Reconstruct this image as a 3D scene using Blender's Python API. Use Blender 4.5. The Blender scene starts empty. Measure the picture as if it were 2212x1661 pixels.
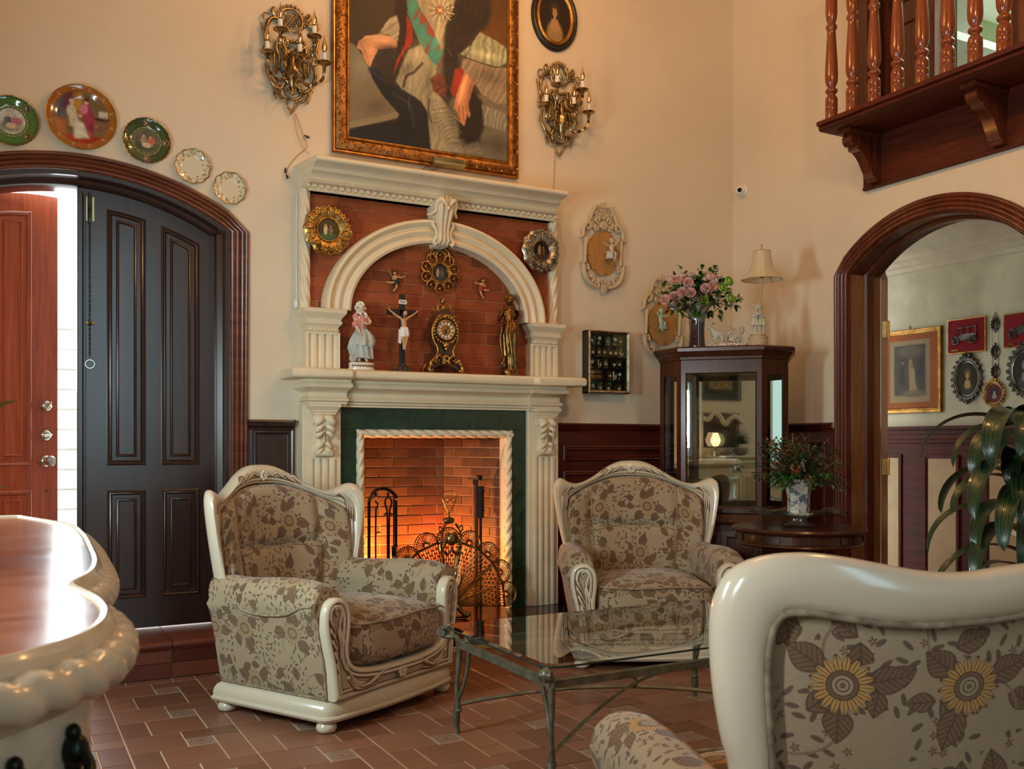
import bpy, bmesh, math, random
import numpy as np
from mathutils import Vector, Matrix, noise as mnoise
PI = math.pi
rnd = random.Random(7)
scn = bpy.context.scene
C = scn.collection

# ------------------------------------------------------------------ camera
YAW = math.radians(28.25)
SY, CY = math.sin(YAW), math.cos(YAW)
EYE, FPX, CX, HY = 1.2, 2057.0, 1106.0, 958.0
cam_d = bpy.data.cameras.new('camera')
cam = bpy.data.objects.new('camera', cam_d); C.objects.link(cam)
cam.location = (0, 0, EYE)
cam.rotation_euler = (PI/2, 0, -YAW)
cam_d.sensor_width = 36.0
cam_d.lens = 36.0*FPX/2212.0
cam_d.shift_y = (HY-830.5)/2212.0
cam_d.clip_start = 0.05
cam_d.dof.use_dof = True
cam_d.dof.focus_distance = 5.0
cam_d.dof.aperture_fstop = 9.0
scn.camera = cam

# ------------------------------------------------------------------ view, world
scn.view_settings.view_transform = 'Standard'
scn.view_settings.look = 'None'
scn.view_settings.gamma = 1.0
scn.view_settings.use_curve_mapping = False
scn.view_settings.exposure = -0.38
wd = bpy.data.worlds.new('sky'); scn.world = wd; wd.use_nodes = True
wb = wd.node_tree.nodes['Background']
wb.inputs[0].default_value = (0.80, 0.93, 1.0, 1); wb.inputs[1].default_value = 3.2
scn.cycles.max_bounces = 8
scn.cycles.diffuse_bounces = 4
scn.cycles.glossy_bounces = 4
scn.cycles.transmission_bounces = 6
scn.cycles.transparent_max_bounces = 12
scn.cycles.sample_clamp_indirect = 4.0
scn.cycles.caustics_reflective = False
scn.cycles.caustics_refractive = False

def lamp(name, kind, loc, energy, color, size=0.1, size_y=None, target=None, spread=None):
    d = bpy.data.lights.new(name, kind); d.energy = energy; d.color = color
    if kind == 'AREA':
        d.shape = 'RECTANGLE'; d.size = size; d.size_y = size_y or size
        if spread: d.spread = math.radians(spread)
    else:
        d.shadow_soft_size = size
    o = bpy.data.objects.new(name, d); C.objects.link(o); o.location = loc
    if target is not None:
        o.rotation_euler = (Vector(target)-Vector(loc)).to_track_quat('-Z', 'Y').to_euler()
    return o
# daylight through the windows of the left wall and the rear wall
lamp('narrow_window_daylight', 'AREA', (-0.74, 1.14, 1.50), 40, (0.88, 0.97, 1.0), 0.12, 0.7, (5.0, 4.9, 1.9))
lamp('garden_window_daylight', 'AREA', (-0.74, 3.12, 1.45), 66, (0.74, 0.98, 1.0), 0.36, 0.9, (3.0, 3.7, 0.8), 150)
lamp('rear_window_daylight', 'AREA', (1.20, -3.24, 2.5), 44, (0.48, 0.82, 1.0), 0.6, 3.2, (2.2, 5.0, 2.3))
# warm bulbs of the chandelier hanging above the picture in front of the fireplace, and an unseen warm lamp added over the seats
for k in range(5):
    lamp('chandelier_bulb', 'POINT', (2.35+0.34*math.cos(k*2*PI/5), 4.05+0.34*math.sin(k*2*PI/5), 4.12), 15, (1.0, 0.48, 0.16), 0.03)
lamp('unseen_warm_lamp', 'POINT', (2.9, 2.0, 3.75), 82, (1.0, 0.52, 0.18), 0.15)
# rooms beyond the openings
lamp('side_room_light', 'POINT', (5.5, 1.6, 2.3), 8, (1.0, 0.80, 0.50), 0.25)
lamp('upper_room_light', 'AREA', (6.4, 3.4, 5.0), 90, (0.80, 1.0, 0.86), 1.2, 1.2, (6.4, 3.4, 3.0))
# firelight inside the firebox
lamp('fire_glow_left', 'POINT', (1.985, 5.63, 0.50), 66.0, (1.0, 0.44, 0.10), 0.05)
lamp('fire_glow_right', 'POINT', (2.50, 5.66, 0.52), 13.0, (1.0, 0.18, 0.04), 0.05)
lamp('porch_daylight', 'AREA', (0.3, 7.6, 2.6), 380, (0.85, 0.95, 1.0), 2.4, 2.2, (0.2, 5.5, 1.4))

# ------------------------------------------------------------------ maths
def ray(px):
    r = (px-CX)/FPX
    return SY+CY*r, CY-SY*r
def onY(px, py, Y):
    dx, dy = ray(px); t = Y/dy
    return Vector((dx*t, Y, EYE+(HY-py)/FPX*t))
def onX(px, py, X):
    dx, dy = ray(px); t = X/dx
    return Vector((X, dy*t, EYE+(HY-py)/FPX*t))
def onZ(px, py, z):
    t = (EYE-z)*FPX/(py-HY); dx, dy = ray(px)
    return Vector((dx*t, dy*t, z))
def atd(px, py, d):
    dx, dy = ray(px)
    return Vector((dx*d, dy*d, EYE+(HY-py)/FPX*d))
def lerp(a, b, t): return a+(b-a)*t
def smooth(a, b, x):
    t = np.clip((x-a)/(b-a), 0, 1); return t*t*(3-2*t)
def catmull(pts, n, closed=False):
    """n points evenly spread along a Catmull-Rom curve through pts"""
    P = [np.array(p, float) for p in pts]
    out = []; m = len(P); seg = m if closed else m-1
    for i in range(seg):
        p0 = P[(i-1) % m] if (closed or i > 0) else 2*P[0]-P[1]
        p1 = P[i]; p2 = P[(i+1) % m]
        p3 = P[(i+2) % m] if (closed or i+2 < m) else 2*P[m-1]-P[m-2]
        for k in range(12):
            t = k/12.0
            out.append(0.5*((2*p1)+(-p0+p2)*t+(2*p0-5*p1+4*p2-p3)*t*t+(-p0+3*p1-3*p2+p3)*t**3))
    if not closed: out.append(P[-1])
    else: out.append(P[0])
    A = np.array(out); d = np.r_[0, np.cumsum(np.linalg.norm(np.diff(A, axis=0), axis=1))]
    s = np.linspace(0, d[-1], n+1 if closed else n)
    R = np.stack([np.interp(s, d, A[:, k]) for k in range(A.shape[1])], 1)
    return R[:-1] if closed else R

# ------------------------------------------------------------------ mesh builder
class MB:
    def __init__(s):
        s.V = []; s.F = []; s.U = []; s.n = 0; s.M = Matrix.Identity(4)
    def at(s, x=0, y=0, z=0, rx=0, ry=0, rz=0, sc=1):
        s.M = Matrix.Translation((x, y, z)) @ Matrix.Rotation(rz, 4, 'Z') @ Matrix.Rotation(ry, 4, 'Y') @ Matrix.Rotation(rx, 4, 'X')
        if sc != 1:
            s.M = s.M @ (Matrix.Scale(sc, 4) if not isinstance(sc, tuple) else Matrix.Diagonal((*sc, 1)))
        return s
    def add(s, V, F, U=None):
        V = np.asarray(V, float).reshape(-1, 3)
        M = np.array(s.M)
        W = V @ M[:3, :3].T + M[:3, 3]
        b = s.n
        s.V.append(W); s.n += len(W)
        s.F.extend([tuple(int(i)+b for i in f) for f in F])
        s.U.append(np.asarray(U, float).reshape(-1, 2) if U is not None else np.full((len(W), 2), np.nan))
        return s
    def grid(s, P, cu=False, cv=False, uv=None, flip=False):
        P = np.asarray(P, float); n, m = P.shape[:2]
        F = []
        for i in range(n if cu else n-1):
            i2 = (i+1) % n
            for j in range(m if cv else m-1):
                j2 = (j+1) % m
                f = (i*m+j, i2*m+j, i2*m+j2, i*m+j2)
                F.append(f[::-1] if flip else f)
        if uv is None:
            pass
        elif isinstance(uv, str):           # lengths along the sheet, in metres
            du = np.r_[0, np.cumsum(np.mean(np.linalg.norm(np.diff(P, axis=0), axis=2), axis=1))]
            dv = np.r_[0, np.cumsum(np.mean(np.linalg.norm(np.diff(P, axis=1), axis=2), axis=0))]
            A, B = np.meshgrid(du, dv, indexing='ij')
            uv = np.stack([B, A], 2) if uv == 'vu' else np.stack([A, B], 2)
        return s.add(P.reshape(-1, 3), F, uv.reshape(-1, 2) if uv is not None else None)
    def box(s, c, d, ch=0.0):
        x, y, z = c; a, b, h = d[0]/2, d[1]/2, d[2]/2
        if ch <= 0:
            V = [(x+i*a, y+j*b, z+k*h) for k in (-1, 1) for j in (-1, 1) for i in (-1, 1)]
            F = [(0, 2, 3, 1), (4, 5, 7, 6), (0, 1, 5, 4), (2, 6, 7, 3), (0, 4, 6, 2), (1, 3, 7, 5)]
            return s.add(V, F)
        ch = min(ch, a*0.9, b*0.9, h*0.9)
        V = []; idx = {}
        for i in (-1, 1):
            for j in (-1, 1):
                for k in (-1, 1):
                    for ax in range(3):
                        p = [i*(a-ch), j*(b-ch), k*(h-ch)]
                        p[ax] += (i, j, k)[ax]*ch
                        idx[(i, j, k, ax)] = len(V); V.append((x+p[0], y+p[1], z+p[2]))
        F = []
        for ax in range(3):
            o = [q for q in range(3) if q != ax]
            for sgn in (-1, 1):
                f = []
                for u, v in ((-1, -1), (1, -1), (1, 1), (-1, 1)):
                    t = [0, 0, 0]; t[ax] = sgn; t[o[0]] = u; t[o[1]] = v
                    f.append(idx[(t[0], t[1], t[2], ax)])
                if (sgn > 0) == (ax == 1): f = f[::-1]
                F.append(tuple(f))
        for ax in range(3):                 # edge strips, edge runs along ax
            o = [q for q in range(3) if q != ax]
            for u in (-1, 1):
                for v in (-1, 1):
                    t0 = [0, 0, 0]; t0[ax] = -1; t0[o[0]] = u; t0[o[1]] = v
                    t1 = list(t0); t1[ax] = 1
                    f = [idx[(*t0, o[0])], idx[(*t1, o[0])], idx[(*t1, o[1])], idx[(*t0, o[1])]]
                    if (u*v > 0) == (ax == 1): f = f[::-1]
                    F.append(tuple(f[::-1]))
        for i in (-1, 1):
            for j in (-1, 1):
                for k in (-1, 1):
                    f = [idx[(i, j, k, 0)], idx[(i, j, k, 1)], idx[(i, j, k, 2)]]
                    if i*j*k < 0: f = f[::-1]
                    F.append(tuple(f))
        return s.add(V, F)
    def bx(s, x0, x1, y0, y1, z0, z1, ch=0.0):
        return s.box(((x0+x1)/2, (y0+y1)/2, (z0+z1)/2), (abs(x1-x0), abs(y1-y0), abs(z1-z0)), ch)
    def tube(s, pts, r, seg=8, closed=False, cap=True, flat=None, up=None, twist=0.0, lobes=None):
        P = np.asarray(pts, float); n = len(P)
        R = np.full(n, r, float) if np.isscalar(r) else np.interp(np.linspace(0, 1, n), np.linspace(0, 1, len(r)), r)
        T = np.empty_like(P)
        T[1:-1] = P[2:]-P[:-2]; T[0] = P[1]-P[0]; T[-1] = P[-1]-P[-2]
        if closed: T[0] = P[1]-P[-1]; T[-1] = P[0]-P[-2]
        T /= np.maximum(np.linalg.norm(T, axis=1)[:, None], 1e-9)
        u0 = np.array(up if up is not None else ((0, 0, 1) if abs(T[0][2]) < 0.9 else (1, 0, 0)), float)
        rings = np.empty((n, seg, 3)); A = np.linspace(0, 2*PI, seg, endpoint=False)
        fu, fv = flat if flat else (1, 1)
        u = u0
        for i in range(n):
            if up is not None: u = u0
            u = u-T[i]*np.dot(u, T[i]); L = np.linalg.norm(u)
            u = u/L if L > 1e-6 else np.array((1.0, 0, 0))
            v = np.cross(T[i], u)
            rr = R[i]*(1+(lobes[1]*np.cos(lobes[0]*A) if lobes else 0)); aa = A+twist*i
            rings[i] = P[i]+(np.cos(aa)*rr*fu)[:, None]*u+(np.sin(aa)*rr*fv)[:, None]*v
        L = np.r_[0, np.cumsum(np.linalg.norm(np.diff(P, axis=0), axis=1))]
        uv = np.stack(np.meshgrid(L, A/(2*PI)*0.1, indexing='ij'), 2)
        s.grid(rings, cu=closed, cv=True, uv=uv)
        if cap and not closed:
            b = s.n-n*seg
            s.F.append(tuple(b+j for j in range(seg)))
            s.F.append(tuple(b+(n-1)*seg+j for j in range(seg))[::-1])
        return s
    def lathe(s, prof, seg=24, sc=(1, 1), wob=None, cap=True):
        """prof: (radius, z) from bottom to top, about local Z"""
        A = np.linspace(0, 2*PI, seg, endpoint=False)
        k = 1+(wob[1]*np.cos(wob[0]*A) if wob else 0*A)
        P = np.array([[(r*c*kk*sc[0], r*q*kk*sc[1], z) for c, q, kk in zip(np.cos(A), np.sin(A), k)] for r, z in prof])
        s.grid(P, cv=True, flip=True)
        if cap:
            b = s.n-len(prof)*seg
            s.F.append(tuple(b+j for j in range(seg))[::-1])
            s.F.append(tuple(b+(len(prof)-1)*seg+j for j in range(seg)))
        return s
    def ell(s, c, r, seg=12, rings=8, rot=None):
        T = np.linspace(0, PI, rings+1); A = np.linspace(0, 2*PI, seg, endpoint=False)
        r = (r, r, r) if np.isscalar(r) else r
        P = np.array([[(r[0]*math.sin(t)*math.cos(a), r[1]*math.sin(t)*math.sin(a), -r[2]*math.cos(t)) for a in A] for t in T])
        if rot is not None:
            M = np.array(rot.to_matrix() if hasattr(rot, 'to_matrix') else rot); P = P @ M.T
        return s.grid(P+np.array(c, float), cv=True, flip=True)
    def prism(s, poly, h0, h1, plane='XY', cap=True):
        """extrude a 2-D outline: plane XY -> along z, XZ -> along y, YZ -> along x"""
        poly = [tuple(p) for p in poly]; n = len(poly)
        area = sum(poly[i][0]*poly[(i+1) % n][1]-poly[(i+1) % n][0]*poly[i][1] for i in range(n))
        if area < 0: poly = poly[::-1]
        def m(a, b, h): return {'XY': (a, b, h), 'XZ': (a, h, b), 'YZ': (h, a, b)}[plane]
        V = [m(a, b, h0) for a, b in poly]+[m(a, b, h1) for a, b in poly]
        fl = (plane == 'XZ') != (h1 < h0)
        F = [(i, (i+1) % n, n+(i+1) % n, n+i) for i in range(n)]
        if cap: F += [tuple(range(n))[::-1], tuple(range(n, 2*n))]
        if fl: F = [f[::-1] for f in F]
        return s.add(V, F)
    def sweep(s, path, prof, closed_prof=False, normal=None, caps=True):
        """sweep profile points (a across, b out) along a path lying in a plane with the given normal"""
        P = np.asarray(path, float); n = len(P); N = np.array(normal, float); N /= np.linalg.norm(N)
        T = np.empty_like(P); T[1:-1] = P[2:]-P[:-2]; T[0] = P[1]-P[0]; T[-1] = P[-1]-P[-2]
        T /= np.linalg.norm(T, axis=1)[:, None]
        S = np.cross(T, N); rows = []
        for i in range(n):
            w = 1.0
            if 0 < i < n-1:
                a = P[i]-P[i-1]; b = P[i+1]-P[i]; a = a/np.linalg.norm(a); b = b/np.linalg.norm(b)
                w = 1/max(0.35, math.sqrt(max(0.0, (1+np.dot(a, b))/2)))
            rows.append([P[i]+S[i]*(q[0]*w)+N*q[1] for q in prof])
        s.grid(np.array(rows), cv=closed_prof)
        if caps:
            b = s.n-n*len(prof); m = len(prof)
            s.F.append(tuple(b+j for j in range(m))); s.F.append(tuple(b+(n-1)*m+j for j in range(m))[::-1])
        return s
    def build(s, name, mat, parent=None, ang=35, col=None):
        me = bpy.data.meshes.new(name)
        if s.V:
            V = np.concatenate(s.V); U = np.concatenate(s.U)
            me.from_pydata(V.tolist(), [], s.F)
            nl = len(me.loops)
            li = np.empty(nl, np.int32); me.loops.foreach_get('vertex_index', li)
            uv = U[li]
            bad = np.isnan(uv[:, 0])
            if bad.any():
                npoly = len(me.polygons)
                nr = np.empty(npoly*3); me.polygons.foreach_get('normal', nr); nr = np.abs(nr.reshape(-1, 3))
                tot = np.empty(npoly, np.int32); me.polygons.foreach_get('loop_total', tot)
                ax = np.repeat(np.argmax(nr, 1), tot); co = V[li]
                bu = np.where(ax == 0, co[:, 1], co[:, 0]); bv = np.where(ax == 2, co[:, 1], co[:, 2])
                uv[bad] = np.stack([bu, bv], 1)[bad]
            l = me.uv_layers.new(name='UVMap'); l.data.foreach_set('uv', uv.astype(np.float32).ravel())
            me.polygons.foreach_set('use_smooth', [True]*len(me.polygons))
            me.update()
            if len(me.polygons) < 60000:
                bm = bmesh.new(); bm.from_mesh(me); bmesh.ops.recalc_face_normals(bm, faces=bm.faces); bm.to_mesh(me); bm.free()
            if ang < 180: me.set_sharp_from_angle(angle=math.radians(ang))
        ms = mat if isinstance(mat, (list, tuple)) else [mat]
        for m in ms: me.materials.append(m)
        o = bpy.data.objects.new(name, me); C.objects.link(o)
        if parent is not None: o.parent = parent
        return o

def thing(name, label, cat, loc=(0, 0, 0), rz=0.0, group=None, rot=None):
    o = bpy.data.objects.new(name, None); C.objects.link(o)
    o.empty_display_size = 0.05
    o.location = loc; o.rotation_euler = rot if rot else (0, 0, rz)
    o['label'] = label; o['category'] = cat
    if group: o['group'] = group
    return o
def tag(o, label, cat, group=None):
    o['label'] = label; o['category'] = cat
    if group: o['group'] = group
    return o
def struct(o):
    o['kind'] = 'structure'; return o
def lab(o, label):
    o['label'] = label; return o
def inst(src, name, loc, parent=None, rot=(0, 0, 0), scale=None):
    o = bpy.data.objects.new(name, src.data); C.objects.link(o)
    o.location = loc; o.rotation_euler = rot
    if scale is not None: o.scale = scale
    if parent is not None: o.parent = parent
    return o
def copy_tree(o, parent=None):
    c = o.copy(); C.objects.link(c)
    if parent is not None: c.parent = parent
    for ch in list(o.children): copy_tree(ch, c)
    return c
# ------------------------------------------------------------------ materials
def srgb(h, g=None, b=None):
    if g is None: r, g, b = ((h >> 16) & 255)/255, ((h >> 8) & 255)/255, (h & 255)/255
    else: r = h
    f = lambda c: c/12.92 if c <= 0.04045 else ((c+0.055)/1.055)**2.4
    return (f(r), f(g), f(b))
class NT:
    """small helper that turns arithmetic into shader nodes"""
    def __init__(s, name):
        s.m = bpy.data.materials.new(name); s.m.use_nodes = True
        s.t = s.m.node_tree; s.b = s.t.nodes['Principled BSDF']; s.out = s.t.nodes['Material Output']
    def n(s, typ, **kw):
        x = s.t.nodes.new(typ)
        for k, v in kw.items(): setattr(x, k, v)
        return x
    def link(s, a, b): s.t.links.new(a, b)
    def put(s, sock, v):
        if isinstance(v, E): v = v.s
        if isinstance(v, bpy.types.NodeSocket): s.link(v, sock)
        else:
            if isinstance(v, tuple) and len(v) == 3 and sock.type == 'RGBA': v = (*v, 1)
            sock.default_value = v
    def math(s, op, a, b=0.0, c=None):
        x = s.n('ShaderNodeMath', operation=op)
        s.put(x.inputs[0], a); s.put(x.inputs[1], b)
        if c is not None: s.put(x.inputs[2], c)
        return E(s, x.outputs[0])
    def coord(s, kind='Object'): return s.n('ShaderNodeTexCoord').outputs[kind]
    def map(s, vec, scale=(1, 1, 1), loc=(0, 0, 0), rot=(0, 0, 0)):
        x = s.n('ShaderNodeMapping'); s.link(vec, x.inputs[0])
        x.inputs['Scale'].default_value = scale; x.inputs['Location'].default_value = loc; x.inputs['Rotation'].default_value = rot
        return x.outputs[0]
    def noise(s, vec, scale=5, detail=3, rough=0.5, dist=0.0):
        x = s.n('ShaderNodeTexNoise'); s.link(vec, x.inputs['Vector'])
        x.inputs['Scale'].default_value = scale; x.inputs['Detail'].default_value = detail
        x.inputs['Roughness'].default_value = rough; x.inputs['Distortion'].default_value = dist
        return E(s, x.outputs['Fac'])
    def ramp(s, f, stops):
        x = s.n('ShaderNodeValToRGB'); s.put(x.inputs[0], f)
        el = x.color_ramp.elements
        while len(el) > 1: el.remove(el[-1])
        el[0].position = stops[0][0]; el[0].color = (*stops[0][1], 1)
        for p, c in stops[1:]:
            e = el.new(p); e.color = (*c, 1)
        return x.outputs[0]
    def mix(s, f, a, b, mode='MIX'):
        x = s.n('ShaderNodeMix', data_type='RGBA', blend_type=mode)
        s.put(x.inputs[0], f); s.put(x.inputs[6], a); s.put(x.inputs[7], b)
        return x.outputs[2]
    def bump(s, h, strength=0.3, dist=0.01):
        x = s.n('ShaderNodeBump'); s.put(x.inputs['Height'], h)
        x.inputs['Strength'].default_value = strength; x.inputs['Distance'].default_value = dist
        s.link(x.outputs[0], s.b.inputs['Normal'])
    def set(s, **kw):
        names = dict(color='Base Color', rough='Roughness', metal='Metallic', coat='Coat Weight', coatr='Coat Roughness',
                     spec='Specular IOR Level', trans='Transmission Weight', ior='IOR', alpha='Alpha', sheen='Sheen Weight', sss='Subsurface Weight')
        for k, v in kw.items(): s.put(s.b.inputs[names[k]], v)
        return s
class E:
    def __init__(s, t, sock): s.t = t; s.s = sock
    def __add__(s, o): return s.t.math('ADD', s, o)
    __radd__ = __add__
    def __sub__(s, o): return s.t.math('SUBTRACT', s, o)
    def __rsub__(s, o): return s.t.math('SUBTRACT', o, s)
    def __mul__(s, o): return s.t.math('MULTIPLY', s, o)
    __rmul__ = __mul__
    def __truediv__(s, o): return s.t.math('DIVIDE', s, o)
    def lt(s, o): return s.t.math('LESS_THAN', s, o)
    def gt(s, o): return s.t.math('GREATER_THAN', s, o)
    def abs(s): return s.t.math('ABSOLUTE', s)
    def cos(s): return s.t.math('COSINE', s)
    def sin(s): return s.t.math('SINE', s)
    def sqrt(s): return s.t.math('SQRT', s)
    def min(s, o): return s.t.math('MINIMUM', s, o)
    def max(s, o): return s.t.math('MAXIMUM', s, o)
    def fract(s): return s.t.math('FRACT', s)

def simple(name, col, rough=0.5, metal=0.0, var=0.12, nscale=6.0, bump=0.0, bscale=60.0, coat=0.0, dark=None, spec=0.5, bd=0.004):
    t = NT(name); co = t.coord('Object')
    f = t.noise(co, nscale, 4, 0.6)
    a = tuple(max(0, c*(1-var)) for c in col); b = tuple(min(1, c*(1+var)) for c in col)
    t.set(color=t.ramp(f, [(0.3, dark or a), (0.7, b)]), rough=rough, metal=metal, coat=coat, spec=spec)
    if coat: t.set(coatr=0.12)
    if bump: t.bump(t.noise(co, bscale, 3, 0.6), bump, bd)
    return t.m
def wood(name, c0, c1, rough=0.28, axis=2, scale=1.0, coat=0.35, bump=0.03):
    t = NT(name); co = t.coord('Object')
    sc = [26*scale]*3; sc[axis] = 1.6*scale
    v = t.map(co, tuple(sc))
    f = t.noise(v, 1.6, 5, 0.62, 0.4)
    g = t.noise(v, 9.0, 2, 0.5)
    k = f*0.8+g*0.2
    t.set(color=t.ramp(k, [(0.33, c0), (0.52, tuple((a+b)/2 for a, b in zip(c0, c1))), (0.68, c1)]), rough=rough, coat=coat, coatr=0.15)
    if bump: t.bump(k, bump, 0.004)
    return t.m
def metal(name, col, rough=0.28, var=0.25, bump=0.15, bscale=90, dark=None):
    return simple(name, col, rough, 1.0, var, 22, bump, bscale, dark=dark)
def glass(name, col=(0.93, 0.98, 0.96), rough=0.0, ior=1.45):
    t = NT(name); t.set(color=col, rough=rough, trans=1.0, ior=ior); return t.m
def pane(name, tint=(0.93, 0.98, 0.96)):
    """thin clear pane: mostly passes light straight through, reflects by angle"""
    t = NT(name)
    tr = t.n('ShaderNodeBsdfTransparent'); tr.inputs[0].default_value = (*tint, 1)
    gl = t.n('ShaderNodeBsdfGlossy'); gl.inputs['Roughness'].default_value = 0.01
    ge = t.n('ShaderNodeNewGeometry'); dt = t.n('ShaderNodeVectorMath', operation='DOT_PRODUCT'); t.link(ge.outputs['Incoming'], dt.inputs[0]); t.link(ge.outputs['Normal'], dt.inputs[1])
    k = 1.0-E(t, dt.outputs['Value']).abs(); k2 = k*k; fr = k2*k2*k*0.92*2.0+0.08
    mx = t.n('ShaderNodeMixShader'); t.link(fr.s, mx.inputs[0]); t.link(tr.outputs[0], mx.inputs[1]); t.link(gl.outputs[0], mx.inputs[2])
    t.link(mx.outputs[0], t.out.inputs[0]); return t.m
def emit(name, col, st):
    t = NT(name); e = t.n('ShaderNodeEmission'); e.inputs[0].default_value = (*col, 1); e.inputs[1].default_value = st
    t.link(e.outputs[0], t.out.inputs[0]); return t.m
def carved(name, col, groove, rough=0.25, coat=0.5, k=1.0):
    """lacquer with an antique glaze left in the grooves (groove colour where the mesh is concave, by Pointiness)"""
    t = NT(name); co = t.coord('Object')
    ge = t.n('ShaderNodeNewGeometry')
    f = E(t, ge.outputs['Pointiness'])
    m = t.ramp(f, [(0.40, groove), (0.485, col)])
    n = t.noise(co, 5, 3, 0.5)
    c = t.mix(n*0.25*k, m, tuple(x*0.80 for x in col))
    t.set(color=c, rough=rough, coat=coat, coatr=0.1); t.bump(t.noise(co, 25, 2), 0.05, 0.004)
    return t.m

M = {}
def wallmat():
    t = NT('cream_plaster'); co = t.coord('Object')
    f = t.noise(co, 0.9, 4, 0.55); g = t.noise(co, 14, 4, 0.6)
    t.set(color=t.ramp(f*0.8+g*0.2, [(0.3, (0.66, 0.56, 0.42)), (0.7, (0.74, 0.65, 0.51))]), rough=0.62, spec=0.3)
    t.bump(g*0.5+t.noise(co, 90, 3)*0.35, 0.22, 0.004)
    return t.m
M['wall'] = wallmat()
M['ceil'] = simple('ceiling_paint', (0.70, 0.62, 0.50), 0.8)
M['cornice'] = simple('cream_cornice_paint', (0.66, 0.55, 0.38), 0.6)
M['wall2'] = simple('pale_sage_plaster', (0.62, 0.54, 0.36), 0.6, bump=0.1)
M['beige'] = simple('beige_panel_paint', (0.50, 0.34, 0.17), 0.6, bump=0.15, bscale=120)
M['stone'] = simple('cream_painted_plaster', (0.76, 0.65, 0.46), 0.55, var=0.06, bump=0.30, bscale=32, bd=0.003)
M['mahog'] = wood('mahogany', (0.040, 0.008, 0.004), (0.150, 0.032, 0.012))
M['mahogh'] = wood('mahogany_across', (0.040, 0.008, 0.004), (0.130, 0.022, 0.008), axis=1, coat=0.0, rough=0.5); M['mahogh'].node_tree.nodes['Principled BSDF'].inputs['Specular IOR Level'].default_value = 0.25
M['mahogx'] = wood('mahogany_along', (0.040, 0.008, 0.004), (0.150, 0.032, 0.012), axis=0)
M['wains'] = wood('wainscot_mahogany', (0.045, 0.007, 0.004), (0.120, 0.018, 0.008), axis=0)
M['bal'] = wood('baluster_mahogany', (0.13, 0.026, 0.008), (0.30, 0.075, 0.018), rough=0.22)
M['doord'] = wood('dark_door_wood', (0.018, 0.008, 0.007), (0.040, 0.017, 0.013), rough=0.28, coat=1.0, bump=0.02); M['doord'].node_tree.nodes['Principled BSDF'].inputs['Coat Roughness'].default_value = 0.24
M['doorlit'] = wood('daylit_red_door_wood', (0.32, 0.055, 0.022), (0.58, 0.125, 0.050), rough=0.3, coat=0.3)  # daylight on the open leaf put into a brighter red than its twin
M['cab'] = wood('cabinet_mahogany', (0.030, 0.009, 0.004), (0.085, 0.022, 0.008), rough=0.28, coat=0.12)
M['jamb'] = wood('jamb_wood', (0.17, 0.070, 0.028), (0.34, 0.155, 0.065), rough=0.3)
M['brickm'] = simple('mortar', (0.40, 0.22, 0.11), 0.9, bump=0.4)
M['brickm2'] = simple('red_painted_mortar', (0.34, 0.12, 0.05), 0.9, bump=0.4)
def brickmat(name, a, b, c):
    t = NT(name); co = t.coord('Object'); oi = t.n('ShaderNodeObjectInfo')
    f = t.noise(co, 16, 5, 0.65); r = E(t, oi.outputs['Random'])
    col = t.ramp(f*0.6+r*0.4, [(0.28, a), (0.5, b), (0.75, c)])
    t.set(color=col, rough=0.55, spec=0.4); t.bump(t.noise(co, 70, 4, 0.7), 0.5, 0.004)
    return t.m
M['brick'] = brickmat('painted_red_brick', (0.17, 0.034, 0.009), (0.27, 0.056, 0.014), (0.36, 0.085, 0.022))
M['fbrick'] = brickmat('firebox_brick', (0.10, 0.040, 0.018), (0.155, 0.065, 0.028), (0.21, 0.092, 0.042))
def tilemat(name, a, b, c):
    t = NT(name); co = t.coord('Object'); oi = t.n('ShaderNodeObjectInfo')
    f = t.noise(co, 4, 3, 0.5); r = E(t, oi.outputs['Random'])
    t.set(color=t.ramp(f*0.35+r*0.65, [(0.25, a), (0.5, b), (0.78, c)]), rough=0.36, spec=0.4)
    return t.m
M['tile'] = tilemat('terracotta_tile', (0.18, 0.075, 0.043), (0.225, 0.098, 0.058), (0.27, 0.122, 0.075))
M['dtile'] = tilemat('dark_terracotta_tile', (0.10, 0.022, 0.012), (0.15, 0.034, 0.018), (0.19, 0.048, 0.026))
M['grout'] = simple('sandy_grout', (0.55, 0.40, 0.27), 0.9, bump=0.3)
def insetmat():
    t = NT('flowered_inset_glaze'); co = t.coord('UV')
    s = t.n('ShaderNodeSeparateXYZ'); t.link(co, s.inputs[0])
    x = E(t, s.outputs[0]); y = E(t, s.outputs[1])
    r = (x*x*1.0+y*y*1.0).sqrt(); a = t.math('ARCTAN2', y, x)
    ring = ((r-(0.74+(a*8.0).cos()*0.06)).abs()).lt(0.035)
    fl = r.lt(0.22+(a*5.0).cos()*0.15)
    st = ((r-0.45).abs()).lt(0.10)*((a*2.0).sin().abs()).gt(0.93)
    c = t.mix(ring, (0.30, 0.20, 0.145), (0.10, 0.07, 0.06)); c = t.mix(fl, c, (0.24, 0.06, 0.03)); c = t.mix(st, c, (0.30, 0.14, 0.09))
    t.set(color=c, rough=0.3); return t.m
M['inset'] = insetmat()
M['marble'] = None
def marble():
    t = NT('green_marble'); co = t.coord('Object')
    f = t.noise(co, 3.5, 6, 0.7, 1.2); v = (t.noise(co, 2.2, 5, 0.6, 2.0)-0.5).abs()
    c = t.ramp(f, [(0.3, (0.006, 0.020, 0.013)), (0.7, (0.020, 0.060, 0.036))])
    c = t.mix(v.lt(0.004), c, (0.025, 0.060, 0.040))
    t.set(color=c, rough=0.10, coat=0.3); return t.m
M['marble'] = marble()
M['blackst'] = simple('black_granite', (0.010, 0.010, 0.010), 0.15, var=0.4, nscale=60)
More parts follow.
